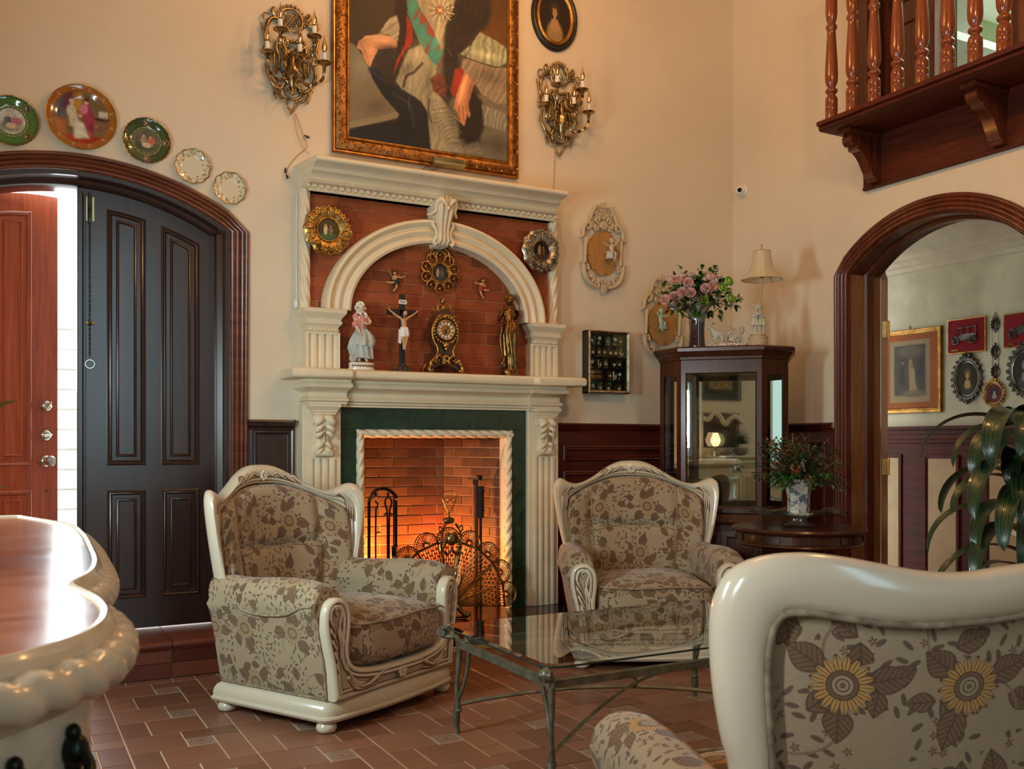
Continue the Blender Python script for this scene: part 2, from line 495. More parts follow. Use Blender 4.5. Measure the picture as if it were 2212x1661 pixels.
M['lacq'] = carved('ivory_lacquer', (0.68, 0.60, 0.46), (0.17, 0.10, 0.05))
M['glazed'] = simple('brown_antique_glaze', (0.20, 0.12, 0.06), 0.4, var=0.3)
M['gold'] = metal('antique_gold', (0.62, 0.38, 0.12), 0.30, dark=(0.16, 0.08, 0.02), bump=0.5)
M['brass'] = metal('aged_brass', (0.46, 0.34, 0.17), 0.26, dark=(0.15, 0.09, 0.04), bump=0.3)
M['brightbrass'] = metal('polished_brass', (0.78, 0.52, 0.20), 0.22, bump=0.15)
M['fanb'] = metal('sooty_brass', (0.30, 0.19, 0.075), 0.34, dark=(0.06, 0.035, 0.012), bump=0.3)  # darkened brass: the silhouette before the fire is put into the colour
M['silver'] = metal('old_silver', (0.62, 0.56, 0.46), 0.28, dark=(0.18, 0.15, 0.11), bump=0.4)
M['bronze'] = metal('gilt_bronze', (0.30, 0.165, 0.055), 0.36, dark=(0.08, 0.04, 0.012), bump=0.3, bscale=40)
M['pewter'] = metal('dark_pewter', (0.16, 0.14, 0.12), 0.35, dark=(0.03, 0.025, 0.02), bump=0.4)
M['iron'] = simple('black_iron', (0.012, 0.011, 0.010), 0.5, 0.6, bump=0.3)
M['verdi'] = simple('patinated_iron', (0.17, 0.17, 0.12), 0.40, 0.55, var=0.3, nscale=18, dark=(0.085, 0.080, 0.055), bump=0.25, bscale=50)
M['goldframe'] = metal('gilded_wood', (0.50, 0.26, 0.07), 0.36, bump=0.12, dark=(0.24, 0.11, 0.025))
M['goldcarve'] = metal('carved_gilt', (0.40, 0.19, 0.055), 0.38, dark=(0.12, 0.045, 0.015), bump=1.0, bscale=110)
M['chrome'] = metal('satin_nickel', (0.70, 0.62, 0.52), 0.2, var=0.08, bump=0.0)
M['white'] = simple('white_plastic', (0.82, 0.80, 0.76), 0.4, var=0.03)
M['porc'] = simple('white_porcelain', (0.78, 0.72, 0.62), 0.25, var=0.1, coat=0.5)
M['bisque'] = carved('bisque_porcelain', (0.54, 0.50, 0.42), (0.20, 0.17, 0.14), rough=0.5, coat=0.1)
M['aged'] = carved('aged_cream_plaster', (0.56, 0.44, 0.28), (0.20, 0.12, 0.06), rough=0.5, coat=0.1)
M['bulb'] = glass('amber_bulb_glass', (1.0, 0.72, 0.42), 0.0, 1.3)
M['black'] = simple('black_paint', (0.012, 0.011, 0.010), 0.4)
M['velvet'] = simple('red_velvet', (0.26, 0.006, 0.012), 0.9, var=0.2, nscale=60)
M['pane'] = pane('cabinet_glass')
M['tglass'] = pane('table_glass', (0.86, 0.92, 0.88))
M['gedge'] = simple('green_glass_edge', (0.02, 0.035, 0.028), 0.1)
M['mirror'] = metal('mirror_silvering', (0.86, 0.88, 0.84), 0.015, var=0.0, bump=0.0)
M['leafd'] = None
def leafmat(name, a, b, rough=0.35, stripe=False):
    t = NT(name); co = t.coord('UV' if stripe else 'Object')
    if stripe:
        s = t.n('ShaderNodeSeparateXYZ'); t.link(co, s.inputs[0]); x = E(t, s.outputs[0])
        f = (x*34.0).sin()*0.25+0.5; f = f*0.6+t.noise(t.coord('Object'), 9, 3)*0.4
        t.bump((x*90.0).sin(), 0.15, 0.002)
    else: f = t.noise(co, 18, 3)
    t.set(color=t.ramp(f, [(0.3, a), (0.7, b)]), rough=rough, coat=0.2); return t.m
M['leaf'] = leafmat('deep_green_leaf', (0.008, 0.030, 0.008), (0.030, 0.10, 0.022))
M['leafl'] = leafmat('fresh_green_leaf', (0.03, 0.12, 0.008), (0.10, 0.26, 0.03))
M['leafb'] = leafmat('bronze_leaf', (0.10, 0.04, 0.015), (0.28, 0.11, 0.04))
M['leafg'] = leafmat('grey_green_leaf', (0.05, 0.065, 0.035), (0.14, 0.17, 0.10))
M['corn'] = leafmat('striped_corn_leaf', (0.004, 0.016, 0.007), (0.018, 0.055, 0.018), 0.28, True)
M['rosep'] = simple('pink_rose_petal', (0.90, 0.60, 0.56), 0.6, var=0.15, nscale=30)
M['rosew'] = simple('blush_rose_petal', (0.92, 0.74, 0.70), 0.6, var=0.12, nscale=30)
M['roseg'] = simple('green_rose_petal', (0.36, 0.56, 0.08), 0.6, var=0.2, nscale=30)
M['skin'] = simple('figure_flesh', (0.62, 0.32, 0.14), 0.5, var=0.12)
M['skinp'] = simple('pale_flesh', (0.70, 0.50, 0.36), 0.45, var=0.08)
M['shade'] = None
def shade():
    t = NT('ivory_silk_shade'); t.set(color=(0.76, 0.66, 0.46), rough=0.6, sheen=0.3, sss=0.0)
    tl = t.n('ShaderNodeBsdfTranslucent'); tl.inputs[0].default_value = (0.80, 0.66, 0.42, 1)
    mx = t.n('ShaderNodeMixShader'); mx.inputs[0].default_value = 0.35
    t.link(t.b.outputs[0], mx.inputs[1]); t.link(tl.outputs[0], mx.inputs[2]); t.link(mx.outputs[0], t.out.inputs[0])
    return t.m
M['shade'] = shade()
def vcol(name, rough=0.4, coat=0.0, bump=0.0, metal=0.0):
    t = NT(name); a = t.n('ShaderNodeAttribute', attribute_name='Col')
    t.set(color=a.outputs['Color'], rough=rough, coat=coat, metal=metal)
    if bump: t.bump(t.noise(t.coord('Object'), 160, 4), bump, 0.002)
    return t.m
M['canvas'] = vcol('oil_on_canvas', 0.75, 0.0, 0.2)
M['print'] = vcol('printed_paper', 0.6)
M['glaze'] = vcol('painted_porcelain_glaze', 0.12, 0.6)
M['enam'] = vcol('painted_enamel', 0.2, 0.5)

# ---- sunflower tapestry: motifs drawn with node arithmetic on a metric UV map
def tapestry(name, gold=0.5, base=(0.40, 0.305, 0.19)):
    t = NT(name)
    uvn = t.coord('UV')
    sep = t.n('ShaderNodeSeparateXYZ'); t.link(uvn, sep.inputs[0])
    X = E(t, sep.outputs[0]); Y = E(t, sep.outputs[1])
    def cells(scale, rndm, off):
        mp = t.map(uvn, (scale, scale, 1), off)
        v = t.n('ShaderNodeTexVoronoi', voronoi_dimensions='2D', feature='F1'); t.link(mp, v.inputs['Vector'])
        v.inputs['Scale'].default_value = 1.0; v.inputs['Randomness'].default_value = rndm
        d = t.n('ShaderNodeVectorMath', operation='SUBTRACT'); t.link(mp, d.inputs[0]); t.link(v.outputs['Position'], d.inputs[1])
        q = t.n('ShaderNodeSeparateXYZ'); t.link(d.outputs[0], q.inputs[0])
        c = t.n('ShaderNodeSeparateColor'); t.link(v.outputs['Color'], c.inputs[0])
        return E(t, q.outputs[0])/scale, E(t, q.outputs[1])/scale, E(t, c.outputs[0]), E(t, c.outputs[1]), E(t, c.outputs[2])
    def rot(x, y, a):
        ca = t.math('COSINE', a); sa = t.math('SINE', a)
        return x*ca+y*sa, y*ca-x*sa
    def leaf(x, y, L, W):
        """pointed leaf along +x from 0 to L; returns (mask, ink)"""
        u = x/L
        w = u*(1.0-u)*(1.35-u*0.6)*(4*W)      # fat near the stem
        inside = y.abs().lt(w)*u.gt(0.0)*u.lt(1.0)
        edge = (w-y.abs()).lt(0.0022)
        mid = y.abs().lt(0.0011)
        vein = ((x-y.abs()*0.9)*(2*PI/0.0105)).sin().gt(0.55)
        return inside, edge.max(mid).max(vein*0.75)
    # weave: streaky horizontal slubs
    slub = t.noise(t.map(uvn, (60, 520, 1)), 1.0, 3, 0.7)
    cloud = t.noise(t.map(uvn, (9, 9, 1)), 1.0, 3, 0.6)
    col = t.mix(slub, tuple(c*0.62 for c in base), tuple(min(1, c*1.32) for c in base))
    ink = (0.055, 0.032, 0.018)
    tone = t.noise(t.map(uvn, (3.0, 3.0, 1), (4, 2, 0)), 1.0, 1, 0.5)
    brown = t.mix(tone, (0.12, 0.065, 0.035), (0.27, 0.155, 0.08))
    amber = t.mix(gold, (0.40, 0.30, 0.19), (0.60, 0.32, 0.08))
    # sprigs of little leaves and flowers
    x, y, a, b, c = cells(36.0, 0.75, (3.7, 1.2, 0))
    clump = t.noise(t.map(uvn, (7.0, 7.0, 1), (2.2, 5.1, 0)), 1.0, 1, 0.5).gt(0.47)
    xr, yr = rot(x, y, a*6.28)
    dropl = ((xr*xr)*0.16+(yr*yr)).lt(0.000021)*b.lt(0.72)
    r = (x*x+y*y).sqrt(); th = t.math('ARCTAN2', y, x)
    star = r.lt(0.0058+(th*5.0).cos()*0.0030)*b.gt(0.72)
    col = t.mix(dropl*clump, col, (0.13, 0.080, 0.050)); col = t.mix(star*clump, col, (0.18, 0.08, 0.04))
    col = t.mix(r.lt(0.0016)*b.gt(0.72)*clump, col, base)
    # single and paired leaves
    x, y, a, b, c = cells(8.4, 0.90, (0.4, 0.9, 0))
    for k, (da, L, W) in enumerate(((0.0, 0.066, 0.019), (2.3, 0.052, 0.017), (4.1, 0.044, 0.014))):
        xr, yr = rot(x, y, a*6.28+da)
        ins, inkm = leaf(xr-0.004, yr, L, W)
        if k: ins = ins*b.gt(0.30+0.25*k)
        col = t.mix(ins, col, brown); col = t.mix(ins*inkm*0.85, col, ink)
    # sunflowers, each with three leaves behind
    x, y, a, b, c = cells(4.1, 0.45, (0.15, 0.35, 0))
    for da, rad, ext in ((2.9, 0.085, 0.150), (5.4, 0.060, 0.105)):
        xr, yr = rot(x, y, a*6.28+da); q = ((xr-rad)*(xr-rad)+yr*yr).sqrt(); rr0 = (x*x+y*y).sqrt()
        stm = ((q-rad).abs()).lt(0.0024)*yr.lt(0.0)*rr0.lt(ext); col = t.mix(stm, col, (0.25, 0.17, 0.10))
    for k in range(3):
        xr, yr = rot(x, y, a*6.28+(0.0, 1.9, 4.0)[k])
        ins, inkm = leaf(xr-0.036, yr, (0.082, 0.066, 0.074)[k], 0.0235)
        col = t.mix(ins, col, brown); col = t.mix(ins*inkm*0.9, col, ink)
    r = (x*x+y*y).sqrt(); th = t.math('ARCTAN2', y, x)+a*6.0
    w1 = ((th*8.5).cos().abs()); w2 = ((th*8.5+1.57).cos().abs())
    pet = r.lt(0.036+w1*0.018); pet2 = r.lt(0.032+w2*0.013)
    col = t.mix(pet, col, ink); col = t.mix(r.lt(0.0335+w1*0.0175), col, amber)
    col = t.mix(pet*w1.lt(0.25)*r.gt(0.026), col, ink)
    col = t.mix(pet*(w1.gt(0.985))*r.gt(0.028), col, ink)
    col = t.mix(r.lt(0.0265), col, ink); col = t.mix(r.lt(0.0245), col, brown)
    col = t.mix(r.lt(0.0185), col, ink); col = t.mix(r.lt(0.0168), col, base)
    col = t.mix(((r-0.0105).abs()).lt(0.0011), col, ink); col = t.mix(r.lt(0.005), col, brown)
    col = t.mix(cloud*0.22, col, tuple(c*0.6 for c in base))
    t.set(color=col, rough=0.85, sheen=0.25, spec=0.2)
    t.bump(slub*0.6+t.noise(t.map(uvn, (260, 260, 1)), 1.0, 2)*0.4, 0.35, 0.003)
    return t.m
M['fab'] = tapestry('sunflower_tapestry', 0.35)
M['fabg'] = tapestry('golden_sunflower_tapestry', 0.9)
M['pipe'] = simple('tapestry_piping', (0.28, 0.21, 0.14), 0.85, var=0.5, nscale=40)
# ------------------------------------------------------------------ structure
WY, WX = 5.35, 4.70          # faces of the fireplace wall and of the right-hand wall
LX, RY, TOPZ = -0.78, -3.3, 5.2
def arc(cx, half, spring, apex, n=24):
    sag = apex-spring; R = (half*half+sag*sag)/(2*sag); a = math.asin(min(1, half/R))
    return [(cx+R*math.sin(t), apex-R+R*math.cos(t)) for t in np.linspace(-a, a, n)]
def offset(poly, d):
    n = len(poly); out = []
    ar = sum(poly[i][0]*poly[(i+1) % n][1]-poly[(i+1) % n][0]*poly[i][1] for i in range(n))
    sg = 1 if ar > 0 else -1
    for i in range(n):
        p0, p1, p2 = [np.array(poly[(i+k) % n], float) for k in (-1, 0, 1)]
        a = p1-p0; b = p2-p1; a /= np.linalg.norm(a); b /= np.linalg.norm(b)
        na = np.array((-a[1], a[0]))*sg; nb = np.array((-b[1], b[0]))*sg
        m = na+nb; m /= np.linalg.norm(m); out.append(tuple(p1+m*d/max(0.4, np.dot(m, na))))
    return out
def ringframe(mb, poly, prof, plane='XZ', h=0.0, sgn=-1, fill=None):
    """moulding round a closed outline; prof = (inset from outline, height proud of h)"""
    rows = []
    def m(a, b, t): return {'XY': (a, b, t), 'XZ': (a, t, b), 'YZ': (t, a, b)}[plane]
    for d, t in prof:
        rows.append([m(a, b, h+sgn*t) for a, b in (offset(poly, d) if abs(d) > 1e-9 else poly)])
    mb.grid(np.array(rows), cv=True)
    if fill is not None:
        q = offset(poly, fill[0]); b = mb.n
        mb.add([m(a, c, h+sgn*fill[1]) for a, c in q], [tuple(range(len(q)))])
    return mb
def rect(a0, a1, b0, b1): return [(a0, b0), (a1, b0), (a1, b1), (a0, b1)]
def reeds(w, n, base=0.012, h=0.012, k=6):
    p = [(0, 0), (0, base)]
    for i in range(n):
        for j in range(1, k):
            p.append((w*(i+j/k)/n, base+h*math.sin(PI*j/k)*(0.7+0.3*((i*7) % 3)/2)))
        p.append((w*(i+1)/n, base))
    p.append((w, 0)); return p

# floor: sandy grout bed with every terracotta tile laid in it
mb = MB(); mb.bx(LX-0.1, 9.0, RY-0.1, 5.75, -0.10, -0.0035)
floor = struct(mb.build('floor', M['grout']))
X0, Y0, MOD, G = 0.439, 3.263, 0.4425, 0.0035
PIECES = [('tile', 0, .5, .5, 1), ('tile', .5, 1, .76, 1), ('inset_tile', .5, .75, .5, .76), ('tile', .75, 1, .26, .76),
          ('tile', .75, 1, 0, .26), ('tile', .25, .75, 0, .5), ('tile', 0, .25, 0, .5)]
protos = []
for nm, u0, u1, v0, v1 in PIECES:
    w, d = (u1-u0)*MOD-2*G, (v1-v0)*MOD-2*G
    mb = MB(); mb.box((0, 0, -0.006), (w, d, 0.012), 0.0018)
    if nm == 'inset_tile':
        V = np.concatenate(mb.V); mb.U = [np.stack([V[:, 0]/(w/2), V[:, 1]/(d/2)], 1)]
    protos.append((nm, mb, ((u0+u1)/2*MOD, (v0+v1)/2*MOD)))
def seen(x, y, m=0.25):
    f = SY*x+CY*y; r = CY*x-SY*y
    return f > 3.35 and abs(r) < (1106/FPX)*f+m
pm = {}; far = {'tile': MB(), 'inset_tile': MB()}; cnt = 0
cands = []
for i in range(-3, 20):
    for j in range(-12, 5):
        for k, (nm, mb, (a, b)) in enumerate(protos):
            x, y = X0+i*MOD+a, Y0+j*MOD+b
            if x < LX-0.1 or x > 8.9 or y < RY or y > 5.3: continue
            f = SY*x+CY*y
            cands.append((not (seen(x, y) and x < 4.7), f, k, x, y))
cands.sort(key=lambda c: (c[0], c[1]))
for hid, f, k, x, y in cands:
    nm, mb, _ = protos[k]
    if not hid and cnt < 290:
        if k not in pm: pm[k] = mb.build(nm, M['inset'] if nm == 'inset_tile' else M['tile'], floor); o = pm[k]
        else: o = inst(pm[k], nm, (0, 0, 0), floor)
        o.location = (x, y, rnd.uniform(-0.0006, 0.0006)); cnt += 1
        o.rotation_euler = (rnd.uniform(-.001, .001), rnd.uniform(-.001, .001), rnd.uniform(-.003, .003))
    else:
        b = far[nm]; b.at(x, y, 0)
        V = np.concatenate(mb.V); b.add(V, mb.F, mb.U[0] if nm == 'inset_tile' else None)
for nm, b in far.items():
    if b.n:
        o = b.build(nm, M['inset'] if nm == 'inset_tile' else M['tile'], floor); o['kind'] = 'stuff'

# walls
door_arc = arc(0.35, 0.762, 2.365, 2.593)
poly = [(LX-0.2, -0.1), (0.35-0.762, -0.1)]+door_arc+[(0.35+0.762, -0.1), (1.875, -0.1), (1.875, 1.235), (2.80, 1.235), (2.80, -0.1), (5.0, -0.1), (5.0, TOPZ), (LX-0.2, TOPZ)]
mb = MB(); mb.prism(poly, WY, WY+0.28, 'XZ'); struct(mb.build('wall_back', M['wall'], ang=30))
DY, DH, DS, DA = 3.67, 0.60, 2.265, 2.515      # arched doorway in the right wall
UY0, UY1 = 3.14, 4.14
darc = arc(DY, DH, DS, DA)
poly = [(RY, -0.1), (DY-DH, -0.1)]+darc+[(DY+DH, -0.1), (WY, -0.1), (WY, 3.10), (RY, 3.10)]
mb = MB(); mb.prism(poly, WX, WX+0.26, 'YZ')
mb.prism([(RY, 3.10), (UY0, 3.10), (UY0, 4.95), (UY1, 4.95), (UY1, 3.10), (WY, 3.10), (WY, TOPZ), (RY, TOPZ)], WX, WX+0.26, 'YZ')
struct(mb.build('wall_right', M['wall'], ang=30))
mb = MB(); mb.bx(LX-0.2, LX, RY, WY, -0.1, TOPZ); struct(mb.build('wall_left', M['wall']))
mb = MB(); mb.bx(LX-0.2, 5.0, RY-0.2, RY, -0.1, TOPZ); struct(mb.build('wall_rear', M['wall']))
mb = MB(); mb.bx(LX-0.2, 5.0, RY-0.2, WY+0.28, TOPZ, TOPZ+0.1); struct(mb.build('ceiling', M['ceil']))

# side room beyond the right doorway
AX = 6.30
mb = MB(); mb.bx(AX, AX+0.1, 0.6, 7.2, -0.1, 3.1); struct(mb.build('wall_side_room_far', M['wall2']))
mb = MB(); mb.bx(WX+0.26, AX, 7.0, 7.1, -0.1, 3.1); mb.bx(WX+0.26, AX, 0.5, 0.6, -0.1, 3.1); struct(mb.build('wall_side_room_ends', M['wall2']))
mb = MB(); mb.bx(WX+0.26, AX+0.1, 0.5, 7.1, 2.98, 3.06); struct(mb.build('ceiling_side_room', M['cornice']))
mb = MB()
def moulding_run(mb, x, y0, y1, prof):
    """prof: (distance out from wall plane x towards -x, z)"""
    mb.grid(np.array([[(x-a, y, z) for a, z in prof] for y in (y0, y1)]))
mb = MB()
moulding_run(mb, AX, 0.6, 7.0, [(0, 2.54), (0.03, 2.545), (0.035, 2.575), (0.06, 2.585), (0.065, 2.615), (0.10, 2.63), (0.11, 2.655), (0.12, 2.66), (0.48, 2.84), (0.49, 2.85), (0.50, 2.87), (0.54, 2.88), (0.55, 2.90), (0.60, 2.91), (0.62, 2.98)])
struct(mb.build('trim_1', M['cornice'], ang=20))
# dado of the side room: dark stiles with beige panels
mb = MB()
moulding_run(mb, AX, 0.6, 7.0, [(0, 1.335), (0.045, 1.33), (0.05, 1.31), (0.035, 1.30), (0.04, 1.275), (0.03, 1.27), (0.03, 1.235), (0.038, 1.23), (0.038, 1.205), (0.022, 1.20), (0.022, -0.1)])
dado = struct(mb.build('wall_dado_side_room', M['mahogh'], ang=20))
y = 6.62
pw = 0.30; gap = 0.215
for k in range(11):
    y1 = y-k*(pw+gap)-0.12; y0 = y1-pw
    if y0 < 0.7: break
    b = MB(); ringframe(b, rect(y0, y1, 0.12, 1.115), [(0, 0), (0, 0.014), (0.010, 0.018), (0.024, 0.010), (0.034, 0.004)], 'YZ', AX-0.022, -1)
    b.build('panel_moulding', M['mahogh'], dado)
    b = MB(); b.bx(AX-0.030, AX-0.020, y0+0.030, y1-0.030, 0.15, 1.085); b.build('panel', M['beige'], dado)

# upstairs room seen behind the balustrade
mb = MB(); gw = simple('mint_green_plaster', (0.30, 0.66, 0.40), 0.7)
mb.bx(WX+0.26, 8.2, 5.2, 5.3, 3.1, 5.6); mb.bx(WX+0.26, 8.2, 1.4, 1.5, 3.1, 5.6); mb.bx(8.2, 8.3, 1.4, 5.3, 3.1, 5.6)
struct(mb.build('wall_upper_room', gw))
mb = MB(); mb.bx(WX+0.26, 8.3, 1.4, 5.3, 3.06, 3.12); struct(mb.build('floor_upper_room', M['mahog']))
mb = MB(); mb.bx(WX+0.26, 8.3, 1.4, 5.3, 5.6, 5.7); struct(mb.build('ceiling_upper_room', M['wall']))
bk = thing('shelf_unit', 'white slatted shelf unit with wooden back in the mint green upstairs room', 'shelf', (6.3, 4.25, 3.12))
b = MB(); b.bx(-1.2, 1.2, 0.28, 0.30, 0, 2.3); b.build('back_panel', simple('pale_pine', (0.42, 0.46, 0.26), 0.6, nscale=3), bk)
for z in (0.02, 0.40, 0.80, 1.20, 1.60, 2.0, 2.3):
    b = MB(); b.bx(-1.2, 1.2, -0.02, 0.30, z, z+0.06, 0.004); b.build('shelf', M['white'], bk)
for x in (-1.2, -0.4, 0.4, 1.2):
    b = MB(); b.bx(x-0.02, x+0.02, 0.0, 0.30, 0, 2.36, 0.003); b.build('upright', M['white'], bk)

# left doorway: moulded arched casing, frame, threshold step
def arch_path(cx, half, spring, apex, z0, n=26):
    a = arc(cx, half, spring, apex, n); return [(cx-half, z0)]+a+[(cx+half, z0)]
mb = MB()
path = [(x, WY, z) for x, z in arch_path(0.35, 0.762, 2.365, 2.593, 0.19)]
mb.sweep(path, [(-a, b) for a, b in reeds(0.090, 4, 0.016, 0.014)], normal=(0, -1, 0))
cas = struct(mb.build('trim_2', wood('casing_mahogany', (0.06, 0.014, 0.008), (0.20, 0.055, 0.022), axis=0, scale=0.6), ang=45))
mb = MB()
path = [(x, WY+0.002, z) for x, z in arch_path(0.35, 0.762, 2.365, 2.593, 0.19)]
mb.sweep(path, [(0, 0), (0.020, 0), (0.020, -0.085), (0.045, -0.10), (0.052, -0.12), (0.052, -0.25), (0, -0.25)], normal=(0, -1, 0))
struct(mb.build('trim_3', M['doord'], ang=40))

def leaf_door(name, root_loc, rz, hinge_left, m, label):
    """arched leaf, 0.735 wide; local x runs from the hinge side when hinge_left else towards it"""
    W = 0.735; T = 0.045
    o = bpy.data.objects.new(name, None); C.objects.link(o); o.location = root_loc; o.rotation_euler = (0, 0, rz)
    o['kind'] = 'structure'
    # the arch over both leaves: centre at the meeting stile
    cx = W if hinge_left else 0.0
    def top(x): 
        R = 1.36; return 2.548-R+math.sqrt(R*R-(x-cx)**2)
    xs = np.linspace(0, W, 14)
    poly = [(0, 0.205), (W, 0.205)]+[(x, top(x)) for x in xs[::-1]]
    b = MB(); b.prism(poly, 0, T, 'XZ'); b.build('leaf', m, o, ang=30)
    s = -1 if hinge_left else 1
    def px(d): return cx+s*d             # d measured from the meeting edge
    cols = ((0.142, 0.338), (0.416, 0.618))
    for c, (d0, d1) in enumerate(cols):
        for lo, hi in ((0.37, 0.952), (1.083, None)):
            a, e = sorted((px(d0), px(d1)))
            if hi is None: pts = [(a, lo), (e, lo), (e, top(e)-0.095), ((a+e)/2, top((a+e)/2)-0.095), (a, top(a)-0.095)]
            else: pts = rect(a, e, lo, hi)
            b = MB()
            ringframe(b, pts, [(0, 0), (0.002, 0.010), (0.008, 0.014), (0.014, 0.008), (0.020, 0.010), (0.026, 0.002), (0.030, -0.004)], 'XZ', 0, -1)
            ringframe(b, pts, [(0.030, 0.0012), (0.046, 0.0016), (0.050, 0.010), (0.056, 0.012), (0.062, 0.004)], 'XZ', 0, -1, fill=(0.062, 0.004))
            b.build('panel', m, o, ang=40)
    return o
# closed right leaf and the left leaf standing open onto the porch
d1 = leaf_door('door_1', (0.355, WY+0.125, 0), 0, False, M['doord'], '')
b = MB(); b.box((0.012, -0.012, 1.36), (0.028, 0.024, 2.31), 0.004); b.box((0.034, -0.006, 1.36), (0.014, 0.012, 2.30), 0.003); b.build('meeting_stile', M['doord'], d1)
# bolt, chain and ring hanging on the dark leaf
bolt = thing('chain_bolt', 'brass surface bolt with long pull chain on the dark closed door leaf', 'bolt', (0.415, WY+0.125, 2.37))
b = MB()
for sx in (-0.0165, 0.0165): b.box((sx, -0.003, 0.065), (0.013, 0.006, 0.13), 0.0015)
b.build('plate', simple('pale_brass', (0.62, 0.62, 0.34), 0.3, 0.8), bolt)
b = MB(); b.tube([(0, -0.012, -0.01), (0, -0.012, 0.15)], 0.007, 10); b.build('rod', M['pewter'], bolt)
b = MB()
def torus_pts(c, r, n=12, ax='x', st=1.0):
    A = np.linspace(0, 2*PI, n, endpoint=False)
    if ax == 'x': return [(c[0], c[1]+r*math.cos(t), c[2]+st*r*math.sin(t)) for t in A]
    if ax == 'y': return [(c[0]+r*math.cos(t), c[1], c[2]+st*r*math.sin(t)) for t in A]
    return [(c[0]+r*math.cos(t), c[1]+r*math.sin(t), c[2]) for t in A]
for k in range(56):
    b.tube(torus_pts((0, -0.010, -0.02-k*0.0125), 0.0048, 7, 'x' if k % 2 else 'y', 1.7), 0.0013, 4, closed=True)
b.build('chain', M['pewter'], bolt)
b = MB(); b.tube(torus_pts((0, -0.010, -0.752), 0.022, 20, 'y'), 0.0028, 6, closed=True); b.build('ring', M['chrome'], bolt)
b = MB(); b.box((0, -0.004, -0.535), (0.05, 0.006, 0.013), 0.002); b.tube([(-0.008, -0.01, -0.535), (0.008, -0.01, -0.535)], 0.010, 8); b.build('chain_guide', M['brass'], bolt)

ang = math.radians(24)
d2 = leaf_door('door_2', (0.35-0.745, WY+0.135, 0), ang, True, M['doorlit'], '')
def rosette(b, c, r):
    b.at(c[0], c[1], c[2], rx=PI/2)
    b.lathe([(r, 0), (r, 0.006), (r*0.93, 0.011), (r*0.85, 0.010), (r*0.78, 0.013), (r*0.6, 0.016), (0.001, 0.017)], 28); b.at()
W = 0.735
b = MB(); rosette(b, (W-0.062, 0, 1.405), 0.030); k1 = b.build('deadbolt', M['chrome'], d2)
b = MB(); b.at(W-0.062, -0.024, 1.405, ry=math.radians(35)); b.box((0, 0, 0), (0.010, 0.016, 0.052), 0.003); b.build('thumb_turn', M['chrome'], d2)
b = MB(); rosette(b, (W-0.066, 0, 1.245), 0.031); b.build('deadbolt', M['chrome'], d2)
b = MB(); b.at(W-0.066, -0.024, 1.245, ry=math.radians(82)); b.box((0, 0, 0), (0.010, 0.016, 0.050), 0.003); b.build('thumb_turn', M['chrome'], d2)
b = MB(); rosette(b, (W-0.066, 0, 1.105), 0.033); b.at(W-0.066, -0.012, 1.105, rx=PI/2)
b.lathe([(0.011, 0), (0.011, 0.018), (0.019, 0.024), (0.027, 0.035), (0.029, 0.046), (0.024, 0.056), (0.001, 0.060)], 24); b.at()
b.build('knob', M['chrome'], d2)
b = MB(); rosette(b, (W-0.060, 0, 0.945), 0.008); b.build('keyhole_cap', M['brass'], d2)

# tiled step under the door
mb = MB(); mb.bx(-0.7, 1.42, 5.125, WY+0.3, -0.05, 0.184); stp = struct(mb.build('trim_4', M['grout']))
x = 0.495-0.2785*4
prot = {}
while x < 1.40:
    a, e = x+0.002, min(x+0.2785, 1.42)-0.002
    if e-a > 0.05:
        b = MB(); b.bx(a, e, 5.113, 5.128, 0.004, 0.078, 0.002); b.build('riser_tile', M['dtile'], stp)
        b = MB(); b.bx(a, e, 5.113, 5.128, 0.080, 0.142, 0.002); b.build('riser_tile', M['dtile'], stp)
        b = MB(); P = [(5.36, 0.193), (5.115, 0.193), (5.098, 0.188), (5.090, 0.175), (5.094, 0.162), (5.106, 0.155), (5.110, 0.146), (5.125, 0.146), (5.36, 0.18)]
        b.prism(P, a, e, 'YZ'); b.build('nosing_tile', M['dtile'], stp, ang=50)
        b = MB(); b.bx(a, e, 5.362, 5.62, 0.178, 0.193, 0.002); b.build('threshold_tile', M['dtile'], stp)
    x += 0.2785

# wainscot
def wainscot_y(name, x0, x1, panels, m):
    mb = MB(); y = WY
    mb.bx(x0, x1, y-0.014, y, 0.0, 1.30)
    P = [(y, 1.335), (y-0.040, 1.333), (y-0.044, 1.322), (y-0.034, 1.312), (y-0.030, 1.298), (y-0.018, 1.290), (y-0.014, 1.275)]
    mb.grid(np.array([[(x, a, z) for a, z in P] for x in (x0, x1)]))
    o = struct(mb.build(name, m, ang=25))
    for p in panels:
        b = MB(); ringframe(b, p, [(0, 0), (0.001, 0.012), (0.008, 0.018), (0.016, 0.014), (0.022, 0.016), (0.030, 0.004), (0.036, 0.0)], 'XZ', y-0.014, -1)
        b.build('panel_moulding', m, o)
    return o
wainscot_y('wall_wainscot_back', 3.15, WX-0.0, [rect(3.24, 4.42, 1.085, 1.185), rect(3.24, 4.42, 0.22, 1.02)], M['wains'])
